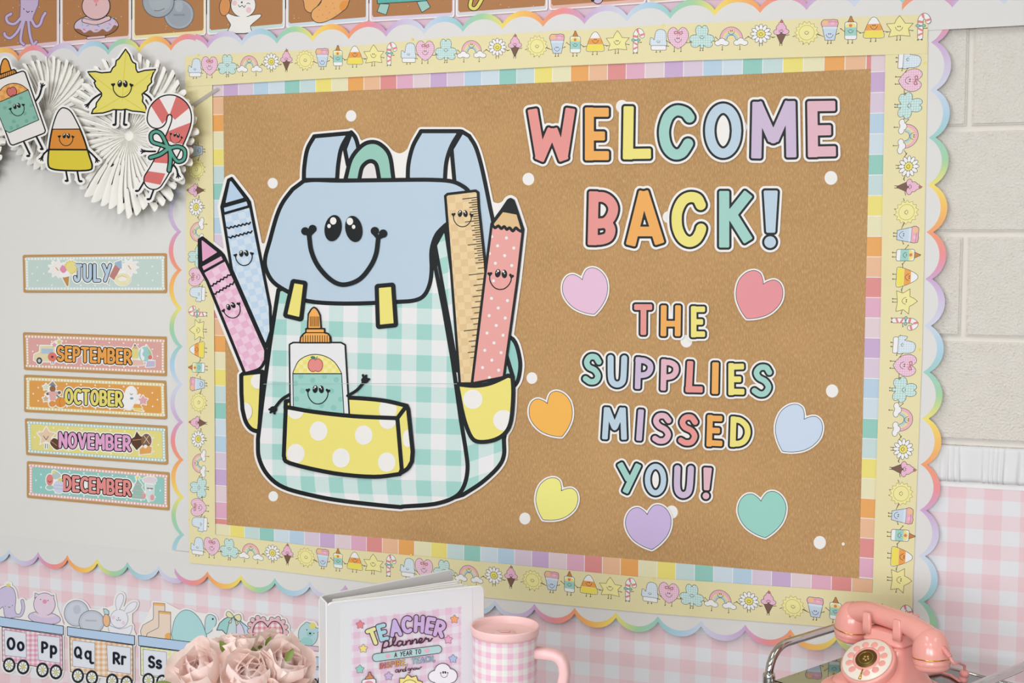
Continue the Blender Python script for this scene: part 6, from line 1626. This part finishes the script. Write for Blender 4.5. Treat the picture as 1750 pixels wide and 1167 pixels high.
# ------------------------------------------------------------------ tumbler
TZ = 0.977
tc = on_height(863, 1067.5, TZ)
tum = empty('tumbler', (tc[0], tc[1], DESK_Z), 'pink gingham travel tumbler with a pink lid and side handle', 'tumbler')
to = np.array(tum.location); base = np.array((tc[0], tc[1], 0))
PINKP = mat('pink_plastic', (236, 192, 192), 0.35, 0, 0.4); PINKL = mat('pink_lid', (236, 194, 192), 0.32, 0, 0.4)
rgt = np.array((_r[0], _r[1], 0)); rgt /= np.linalg.norm(rgt); bck = np.array((-rgt[1], rgt[0], 0))
TG = gingham('tumbler_gingham', 0.0175, 0.0176, (226, 180, 200), (227, 206, 214), (226, 225, 220), ox=0.004, oy=TZ - 0.0388, rough=0.35)
lathe('body', [(0.0, DESK_Z), (0.035, DESK_Z), (0.038, DESK_Z + 0.003), (0.041, DESK_Z + 0.10), (0.0494, DESK_Z + 0.135), (0.0500, DESK_Z + 0.16), (0.0502, TZ - 0.0125)], TG, base, parent=tum, origin=to, seg=64, uvs=True, xdir=-bck)
lathe('lid', [(0.0502, TZ - 0.0150), (0.0518, TZ - 0.0145), (0.0524, TZ - 0.010), (0.0532, TZ - 0.002), (0.0526, TZ), (0.0506, TZ - 0.0004), (0.0490, TZ - 0.004), (0.0475, TZ - 0.0105), (0.0455, TZ - 0.0112), (0.0, TZ - 0.0112)], PINKL, base, parent=tum, origin=to, seg=64)
sl_c = base + rgt * 0.000 - bck * 0.016 + np.array((0, 0, TZ - 0.0112))
loft('sip_slider', [(sl_c, rgt * 0.0165, bck * 0.012, 6), (sl_c + np.array((0, 0, 0.0035)), rgt * 0.0165, bck * 0.012, 6), (sl_c + np.array((0, 0, 0.0045)), rgt * 0.0155, bck * 0.011, 6)], PINKL, tum, to)
loft('slider_grip', [(sl_c + np.array((0, 0, 0.0045)), rgt * 0.0085, bck * 0.0028, 2.5), (sl_c + np.array((0, 0, 0.0065)), rgt * 0.0075, bck * 0.0020, 2.5)], mat('pink_grip', (226, 176, 174), 0.4), tum, to)
hd = rgt * 0.97 - bck * 0.24; hd /= np.linalg.norm(hd); hp = np.array((-hd[1], hd[0], 0))
def hpt(r, z): return base + hd * r + np.array((0, 0, z))
path = [hpt(0.046, TZ - 0.040), hpt(0.066, TZ - 0.040), hpt(0.078, TZ - 0.041), hpt(0.087, TZ - 0.045), hpt(0.0925, TZ - 0.053), hpt(0.0945, TZ - 0.064)]
for k in range(9): path.append(hpt(0.0945 - 0.002 * (k % 2), TZ - 0.072 - 0.0085 * k))
path += [hpt(0.091, TZ - 0.152), hpt(0.083, TZ - 0.162), hpt(0.070, TZ - 0.167), hpt(0.044, TZ - 0.168)]
V, F = [], []
ns = 16
for i, p in enumerate(path):
    d = path[min(i + 1, len(path) - 1)] - path[max(i - 1, 0)]; d /= np.linalg.norm(d)
    nn = np.cross(hp, d)
    for k in range(ns):
        a = 2 * math.pi * k / ns; ca, sa = math.cos(a), math.sin(a)
        V.append(p + nn * 0.0085 * math.copysign(abs(ca) ** 0.6, ca) + hp * 0.0125 * math.copysign(abs(sa) ** 0.6, sa))
for i in range(len(path) - 1):
    for k in range(ns):
        k2 = (k + 1) % ns; F.append((i * ns + k, i * ns + k2, (i + 1) * ns + k2, (i + 1) * ns + k))
F += [tuple(range(ns - 1, -1, -1)), tuple((len(path) - 1) * ns + k for k in range(ns))]
make_obj('handle', V, F, PINKP, None, tum, to, None, True)

# ------------------------------------------------------------------ bar cart
KS = 1.075; HZ = CAM[2] - 0.656 * KS; SZ = CAM[2] - 0.713 * KS
b0 = on_height(1345, 1098, HZ); b1 = on_height(1428, 1072, HZ)
uC = (b1 - b0); uC[2] = 0; uC /= np.linalg.norm(uC)
vC = np.array((uC[1], -uC[0], 0))
corner = b0 - uC * 0.052
q = on_height(1712, 1154, HZ)
CL_ = (q - b0) @ vC
CWD = min(0.36, (-0.035 - corner[1]) / uC[1])
CHROME = mat('chrome_tube', (200, 198, 195), 0.06, 1.0)
cart = empty('bar_cart', (corner + uC * CWD / 2 + vC * CL_ / 2) * np.array((1, 1, 0)), 'chrome tube cart with a mirrored top carrying the pink telephone', 'cart')
co = np.array(cart.location)
def hoop(p, name='end_hoop'):
    zdn = 0.075; rr = 0.05
    pts = [p + np.array((0, 0, zdn - HZ)), p + np.array((0, 0, -rr - 0.1)), p + np.array((0, 0, -rr))]
    pts += [p + uC * rr * (1 - math.cos(a)) + np.array((0, 0, -rr + rr * math.sin(a))) for a in [math.pi / 2 * k / 8 for k in range(1, 9)]]
    e = p + uC * CWD
    pts += [e - uC * rr]
    pts += [e - uC * rr + uC * rr * math.sin(a) + np.array((0, 0, -rr + rr * math.cos(a))) for a in [math.pi / 2 * k / 8 for k in range(1, 9)]]
    pts += [e + np.array((0, 0, -rr - 0.1)), e + np.array((0, 0, zdn - HZ))]
    tube(name, pts, 0.0078, CHROME, cart, 18, co)
    for s_ in (p, e):
        wz = s_ * np.array((1, 1, 0))
        tube('caster_stem', [wz + np.array((0, 0, zdn + 0.01)), wz + np.array((0, 0, 0.05))], 0.005, CHROME, cart, 10, co)
        a_ = vC * 0.011
        lathe('caster_wheel', [(0.0, -0.010), (0.020, -0.010), (0.0245, -0.006), (0.0245, 0.006), (0.020, 0.010), (0.0, 0.010)], mat('black_rubber', (40, 40, 42), 0.6), wz + np.array((0, 0, 0.0245)), vC, cart, co, 20)
        j = s_ + np.array((0, 0, SZ - HZ + 0.004))
        lathe('joint_collar', [(0.0, -.011), (0.0105, -.011), (0.0115, -.006), (0.0115, .006), (0.0105, .011), (0.0, .011)], CHROME, j, (0, 0, 1), cart, co, 18)
hoop(corner); hoop(corner + vC * CL_)
MIRR = mat('mirror_glass', (150, 152, 150), 0.045, 1.0)
for nm, zz in (('mirrored_top', SZ), ('lower_shelf', 0.32)):
    V = []
    for z in (zz, zz - 0.006):
        for a, b in ((-.004, .012), (1.0, .012), (1.0, CWD - .012), (-.004, CWD - .012)):
            V.append(corner * np.array((1, 1, 0)) + vC * (CL_ * a + (0.006 if a < 0.5 else -0.006)) + uC * b + np.array((0, 0, z)))
    make_obj(nm, V, [(0, 1, 2, 3), (7, 6, 5, 4), (0, 4, 5, 1), (1, 5, 6, 2), (2, 6, 7, 3), (3, 7, 4, 0)], MIRR, None, cart, co)
    for b in (0.0, CWD):
        a0 = corner * np.array((1, 1, 0)) + uC * b + np.array((0, 0, zz - 0.003))
        tube('shelf_rail', [a0 + vC * 0.008, a0 + vC * (CL_ - 0.008)], 0.0055, CHROME, cart, 12, co)
print('CART', uC, vC, 'corner', corner, 'len', CL_, 'wid', CWD)

# ------------------------------------------------------------------ rotary-style telephone
ZRING = SZ + 0.090 * KS
pL, pR = on_height(1456, 1074, ZRING), on_height(1592, 1123, ZRING)
HL = np.linalg.norm(pR - pL) / 2 / KS
hc = (pL + pR) / 2
print('HANDSET half', HL)
ph = empty('telephone', (hc[0], hc[1], SZ), 'pink retro telephone with round dial and handset standing on the mirrored cart top', 'telephone')
po = np.array(ph.location)
PP = mat('pink_gloss', (240, 166, 156), 0.16, 0, 0.55)
GOLD = mat('gold_trim', (222, 172, 84), 0.18, 1.0); CREAM = mat('dial_cream', (236, 226, 212), 0.3, 0, 0.5); BRONZE = mat('dial_bronze', (112, 90, 48), 0.35, 0.8)
BRG = mat('dial_engraving', (196, 164, 96), 0.3, 0.9)
lt = vC; fw = -uC; zz_ = np.array((0, 0, 1.0))
def PH(l, f, z): return po + (lt * l + fw * f + zz_ * z) * KS
_lathe, _loft, _tube = lathe, loft, tube
def lathe(name, prof, m, c, axis=(0, 0, 1), parent=None, origin=None, seg=40, **k): return _lathe(name, [(r * KS, h * KS) for r, h in prof], m, c, axis, parent, origin, seg, **k)
def loft(name, secs, m, parent=None, origin=None, seg=48, **k): return _loft(name, [(c, a * KS, b * KS, p) for c, a, b, p in secs], m, parent, origin, seg, **k)
def tube(name, path, rad, m, parent=None, seg=14, origin=None, **k): return _tube(name, path, [r * KS for r in rad] if isinstance(rad, list) else rad * KS, m, parent, seg, origin, **k)
# base slab and body
loft('base', [(PH(0, .022, 0.0), lt * .076, fw * .078, 5), (PH(0, .022, .004), lt * .080, fw * .082, 5), (PH(0, .022, .020), lt * .080, fw * .082, 5), (PH(0, .022, .026), lt * .077, fw * .079, 5), (PH(0, .021, .030), lt * .070, fw * .072, 5)], PP, ph, po, 64)
secs = []
for z, wl, wf, cf in ((.028, .071, .072, .021), (.034, .064, .064, .018), (.044, .056, .054, .012), (.058, .048, .043, .005), (.072, .041, .034, .001), (.084, .037, .0285, 0), (.094, .0355, .0265, 0)):
    secs.append((PH(0, cf, z), lt * wl, fw * wf, 4))
loft('body', secs, PP, ph, po, 64)
loft('neck', [(PH(0, 0, .092), lt * .0375, fw * .028, 6), (PH(0, 0, .097), lt * .0375, fw * .028, 6), (PH(0, 0, .099), lt * .035, fw * .026, 6), (PH(0, 0, .1115), lt * .034, fw * .0245, 6), (PH(0, 0, .113), lt * .032, fw * .0225, 6)], PP, ph, po, 48)
for sl in (-1, 1):
    for sf in (-1, 1):
        a = PH(sl * .028, sf * .0245, .104)
        loft('cradle_prong', [(a, lt * .0075, fw * .004, 5), (a + zz_ * .014, lt * .0075, fw * .004, 5), (a + zz_ * .034 + fw * sf * .002, lt * .0068, fw * .0035, 5), (a + zz_ * .037 + fw * sf * .002, lt * .0055, fw * .0022, 4)], PP, ph, po, 24)
# dial
dn = fw * math.cos(math.radians(51)) + zz_ * math.sin(math.radians(51)); dn /= np.linalg.norm(dn)
du = -fw * math.sin(math.radians(51)) + zz_ * math.cos(math.radians(51))
dc = PH(-.003, .059, .0695)
lathe('dial_housing', [(.036, -.030), (.0445, -.010), (.0455, -.001), (.0445, .002), (.042, .003), (.0, .003)], PP, dc, dn, ph, po, 56)
dialo = lathe('dial_ring', [(.0, .0034), (.0408, .0034), (.0414, .0050), (.0395, .0064), (.0, .0064)], CREAM, dc, dn, ph, po, 56)
for k in range(11):
    a = math.radians(-62 + k * 30.5)
    c_ = dc + dn * .0062 + (lt * math.cos(a) + du * math.sin(a)) * .0308
    lathe('dial_button', [(.0058, .0), (.0058, .0009), (.0046, .0014), (.0, .0010)], PP, c_, dn, dialo, po, 20)
lathe('dial_centre_ring', [(.0225, .006), (.0225, .0074), (.0200, .0084), (.0178, .0078), (.0, .0078)], PP, dc, dn, dialo, po, 40)
ctr = lathe('dial_medallion', [(.0178, .0074), (.0178, .0084), (.0165, .0090), (.0, .0092)], BRONZE, dc, dn, dialo, po, 40)
lathe('medallion_ring', [(.0122, .0094), (.0122, .0097), (.0114, .0097), (.0114, .0094)], BRG, dc, dn, dialo, po, 36)
for k in range(5):
    a = k * 2 * math.pi / 5
    lathe('medallion_flower', [(.0024, .0), (.0020, .0007), (.0, .0010)], BRG, dc + dn * .0093 + (lt * math.cos(a) + du * math.sin(a)) * .0042, dn, dialo, po, 12)
aa = math.radians(-78)
e1 = dc + dn * .0078 + (lt * math.cos(aa) + du * math.sin(aa)) * .0225; e2 = dc + dn * .0070 + (lt * math.cos(aa) + du * math.sin(aa)) * .0430
tube('finger_stop', [e1, (e1 + e2) / 2 + dn * .001, e2], [.0011, .0013, .0026], GOLD, dialo, 10, po)
# handset, lying a little askew in the cradle
lt = (pR - pL) / np.linalg.norm(pR - pL); fw = np.array((lt[1], -lt[0], 0.0)); fw = fw if fw @ (CAM - hc) > 0 else -fw
hs = empty('handset', PH(0, 0, .140), 'pink handset with gold rings resting across the telephone cradle', 'handset')
ho = np.array(hs.location)
CZ = .090
pts, rad = [], []
for k in range(25):
    x = -1 + 2 * k / 24
    l = x * HL; z = .131 - .008 * x * x - .010 * abs(x) ** 5
    pts.append(PH(l, 0, z)); rad.append(.0168 + .0030 * abs(x) ** 3)
tube('grip', pts, rad, PP, hs, 24, ho, sx=1.0, sy=1.15)
for s_ in (-1, 1):
    c_ = PH(s_ * HL, 0.0, CZ)
    axn = zz_ * 1.0 + lt * (-.10 * s_) ; axn = axn / np.linalg.norm(axn)
    nm = 'earpiece' if s_ < 0 else 'mouthpiece'
    cup = lathe(nm, [(.0, .046), (.008, .0455), (.016, .042), (.023, .034), (.0275, .022), (.0290, .010), (.0292, .0005), (.0290, -.0015), (.0285, -.004), (.0288, -.0045), (.0285, -.0095), (.0275, -.0105), (.0275, -.013), (.026, -.0175), (.020, -.0205), (.0, -.0215)], PP, c_, axn, hs, ho, 56)
    lathe('gold_ring', [(.0290, -.0004), (.0298, -.0002), (.0299, .0006), (.0297, .0014), (.0289, .0016)], GOLD, c_, axn, cup, ho, 56)
# cord
cs = PH(HL + .024, .002, .112)
dl = lt * .82 + fw * .02 - zz_ * .55; dl /= np.linalg.norm(dl)
CORDM = mat('pink_cord', (232, 156, 150), 0.4)
cord = empty('coiled_phone_line', PH(.15, .0, .003), 'pink telephone cord curling from the mouthpiece onto the mirror', 'cord'); cdo = np.array(cord.location)
tube('strain_relief', [cs - dl * .012, cs + dl * .020], .0036, CORDM, cord, 12, cdo)
for k in range(7):
    c_ = cs + dl * (.0005 + k * .003)
    lathe('relief_ridge', [(.0034, -.0008), (.0046, -.0005), (.0046, .0005), (.0034, .0008)], CORDM, c_, dl, cord, cdo, 14)
E1 = cs + dl * .020
def pz(x, y, z): return on_height(x, y, z)
kn = pz(1648, 1152, SZ + .016)
tube('cable', cr3 if False else [tuple(p) for p in [E1, E1 + dl * .010 - zz_ * .004, E1 * .55 + kn * .45 + lt * .004 + zz_ * .006, kn + zz_ * .016, kn + zz_ * .006]], .0024, CORDM, cord, 10, cdo)
lathe('cord_coil', [(.0, -.014), (.0055, -.014), (.0075, -.012), (.0075, -.007), (.0055, -.0055), (.0055, -.0035), (.0078, -.002), (.0078, .004), (.0055, .006), (.0, .007)], CORDM, kn, zz_ * .95 + lt * .2, cord, cdo, 18)
pa = [kn - zz_ * .0128, pz(1640, 1164, SZ + .003), pz(1624, 1154, SZ + .003), pz(1608, 1149, SZ + .003), pz(1590, 1152, SZ + .003), pz(1570, 1158, SZ + .003)]
tube('cable', [np.array((x, y, z)) for x, y, z in [(a[0], a[1], max(a[2], SZ + .003)) for a in pa]], .0024, CORDM, cord, 10, cdo)

lathe, loft, tube = _lathe, _loft, _tube
# ------------------------------------------------------------------ peonies in a vase
t = NT('peony_petal', 0.6, 0.2)
u, v, uvv = t.uv()
rr = t.n('ShaderNodeValToRGB'); e = rr.color_ramp.elements
e[0].position = 0.0; e[0].color = rgb((248, 200, 184)); e[1].position = 1.0; e[1].color = rgb((255, 242, 239))
q_ = e.new(0.35); q_.color = rgb((255, 222, 217)); q2 = e.new(0.7); q2.color = rgb((255, 236, 230))
t.l(v, rr.inputs[0])
nz = t.n('ShaderNodeTexNoise'); nz.inputs['Scale'].default_value = 9.0; t.l(uvv, nz.inputs['Vector'])
oi = t.n('ShaderNodeObjectInfo')
c_ = t.mix(t.math('MULTIPLY', nz.outputs['Fac'], 0.35), rr.outputs[0], rgb((255, 226, 218)))
t.color(t.mix(t.math('MULTIPLY', oi.outputs['Random'], 0.45), c_, rgb((255, 238, 226))))
tr = t.n('ShaderNodeBsdfTranslucent'); tr.inputs[0].default_value = rgb((255, 238, 234))
ms = t.n('ShaderNodeMixShader'); ms.inputs[0].default_value = 0.35
out = t.t.nodes['Material Output']
t.l(t.b.outputs[0], ms.inputs[1]); t.l(tr.outputs[0], ms.inputs[2]); t.l(ms.outputs[0], out.inputs['Surface'])
PET = t.m
LEAF = mat('peony_leaf', (112, 128, 52), 0.45, 0, 0.4); STEM = mat('peony_stem', (110, 140, 70), 0.5)
def petal_mesh(seed, w, h, cup, ruf, curl):
    rnd = random.Random(seed); nu, nv = 11, 9
    p1, p2 = rnd.uniform(0, 6), rnd.uniform(0, 6); no = rnd.uniform(-.1, .1)
    V, F, UV = [], [], []
    for j in range(nv):
        f = j / (nv - 1)
        for i in range(nu):
            g = 2 * i / (nu - 1) - 1
            wid = w * (0.22 + 0.95 * math.sin(math.pi * (0.06 + 0.56 * f)) ** 1.1)
            x = g * wid * .5
            top = h * (1 - 0.10 * g * g - (0.10 * math.exp(-((g - no) / .16) ** 2)))
            z = f * top
            y = -cup * w * (g * g) * (0.35 + .65 * math.sin(math.pi * min(f * .8 + .1, .5))) + curl * h * f ** 2.2 + .20 * h * math.sin(math.pi * f)
            y += ruf * f ** 2 * (math.sin(g * 7 + p1) + .6 * math.sin(g * 13 + p2))
            z += ruf * .6 * f ** 3 * math.sin(g * 9 + p2)
            V.append((x, y, z)); UV.append((g * .5 + .5, f))
    for j in range(nv - 1):
        for i in range(nu - 1):
            a = j * nu + i; F.append((a, a + 1, a + nu + 1, a + nu))
    o = make_obj('petal', V, F, PET, None, None, None, UV, True)
    me = o.data; bpy.data.objects.remove(o)
    return me
PETS = [[petal_mesh(10 * r + k, w, h, cup, ruf, curl) for k in range(3)] for r, (w, h, cup, ruf, curl) in enumerate(((.034, .033, .45, .0007, -.38), (.046, .041, .42, .0009, -.34), (.058, .047, .36, .0012, -.22), (.064, .050, .28, .0018, .05)))]
vc = at_depth(420, 1150, 2.04)
VZ = DESK_Z
vase = empty('vase', (vc[0], vc[1], VZ), 'white round vase below the picture holding the peonies', 'vase')
vo_ = np.array(vase.location)
VASEM = mat('white_ceramic', (236, 232, 228), 0.25, 0, 0.5)
lathe('vase_body', [(.0, .0), (.038, .0), (.048, .012), (.052, .035), (.046, .062), (.040, .075), (.043, .082), (.040, .082), (.036, .074), (.042, .06), (.046, .035), (.040, .012), (.0, .008)], VASEM, (vc[0], vc[1], VZ), parent=vase, origin=vo_, seg=40)
LEAFME = None
def leaf_mesh():
    V, F = [], []; n = 9
    for i in range(n):
        f = i / (n - 1); w = .013 * math.sin(math.pi * (f * .92 + .05)) ** .8
        for g in (-1, -.5, 0, .5, 1): V.append((g * w, -.012 * f * f + .003 * abs(g), f * .05))
    for i in range(n - 1):
        for k in range(4): a = i * 5 + k; F.append((a, a + 1, a + 6, a + 5))
    o = make_obj('leaf', V, F, LEAF, None, None, None, None, True); me = o.data; bpy.data.objects.remove(o); return me
LEAFME = leaf_mesh()
def place(me, name, parent, M):
    o = bpy.data.objects.new(name, me); COL.objects.link(o); o.parent = parent; o.matrix_local = M; return o
def peony(px_, py_, depth, rad, axis, label, openness=1.0, seed=0, rings=(3, 4, 5, 5)):
    rnd = random.Random(seed)
    c = at_depth(px_, py_, depth)
    root = empty('peony', c, label, 'flower', 'pale pink peonies in the vase')
    ax = Vector(axis).normalized()
    q = ax.to_track_quat('Z', 'Y').to_matrix().to_4x4()
    s = rad / .045
    ang0 = rnd.uniform(0, 6)
    for r, n in enumerate(rings):
        lean = (6, 18, 34, 58)[r] * openness; rr_ = (.0035, .007, .011, .013)[r]
        for k in range(n):
            a = ang0 + 2 * math.pi * (k + .37 * r) / n + rnd.uniform(-.16, .16)
            le = math.radians(lean + rnd.uniform(-8, 8))
            M = q @ Matrix.Scale(s * rnd.uniform(.92, 1.08), 4) @ Matrix.Rotation(a, 4, 'Z') @ Matrix.Translation((0, rr_, -.018 + .002 * r)) @ Matrix.Rotation(-le, 4, 'X')
            place(PETS[r][rnd.randrange(3)], 'petal', root, M)
    for k in range(2):
        M = q @ Matrix.Scale(s, 4) @ Matrix.Rotation(rnd.uniform(0, 6), 4, 'Z') @ Matrix.Translation((0, .012, -.022)) @ Matrix.Rotation(-1.25, 4, 'X') @ Matrix.Rotation(math.pi, 4, 'Z')
        place(LEAFME, 'leaf', root, M)
    b = c - np.array(ax) * .018 * s
    e_ = np.array((vc[0] + rnd.uniform(-.02, .02), vc[1] + rnd.uniform(-.02, .02), VZ + .02))
    tube('stem', [b, b * .7 + e_ * .3 - np.array((0, 0, .01)), b * .25 + e_ * .75, e_], .0024, STEM, root, 8, c)
    return root
tocam = np.array((CAM[0] - vc[0], CAM[1] - vc[1], 0)); tocam /= np.linalg.norm(tocam); rt = np.array((-tocam[1], tocam[0], 0))
def axv(side, cam_, up): return tuple(rt * side + tocam * cam_ + np.array((0, 0, up)))
peony(346, 1152, 2.00, .043, axv(-.35, .75, .75), 'pale pink peony leftmost in the bunch', 1.0, 1)
peony(424, 1160, 1.97, .042, axv(.0, .8, .65), 'peach-centred peony at the front middle of the bunch', .6, 2)
peony(482, 1146, 2.00, .043, axv(.3, .6, .8), 'cream pink peony at the right of the bunch', .7, 3)
peony(466, 1120, 2.08, .038, axv(.15, .2, 1), 'cream peony highest in the bunch under the ruffled heart', .65, 4)
peony(374, 1130, 2.08, .036, axv(-.3, .2, 1), 'pale peony behind the leftmost one', .8, 5)
peony(407, 1112, 2.03, .034, axv(-.05, .25, 1), 'closed peony bud standing up in the middle of the bunch', .16, 6, (2, 3, 4))
peony(506, 1176, 2.03, .032, axv(.8, .4, .4), 'small peony hanging at the far right of the bunch', .8, 7)
PEO = [o for o in COL.objects if o.type == 'EMPTY' and o.name.startswith('peony')]
for px_, py_, dep, sz, side_, up_ in ((300, 1176, 1.98, 1.2, -1.0, .25), (352, 1185, 1.93, .9, .9, .35), (390, 1118, 2.02, .8, -.5, 1.0), (489, 1130, 1.98, .7, .5, 1.0), (455, 1106, 2.05, .6, .4, 1.0), (520, 1178, 2.0, .8, 1.0, .3)):
    p_ = at_depth(px_, py_, dep)
    near = min(PEO, key=lambda o: (o.location - Vector(p_)).length)
    dv = Vector(axv(side_, .25, up_)).normalized()
    yv = Vector(tuple(tocam + np.array((0, 0, .45)))); yv = (yv - dv * yv.dot(dv)).normalized(); xv = yv.cross(dv)
    R3 = Matrix((xv, yv, dv)).transposed().to_4x4()
    place(LEAFME, 'leaf', near, Matrix.Translation(Vector(p_) - near.location) @ R3 @ Matrix.Scale(sz * .62, 4))
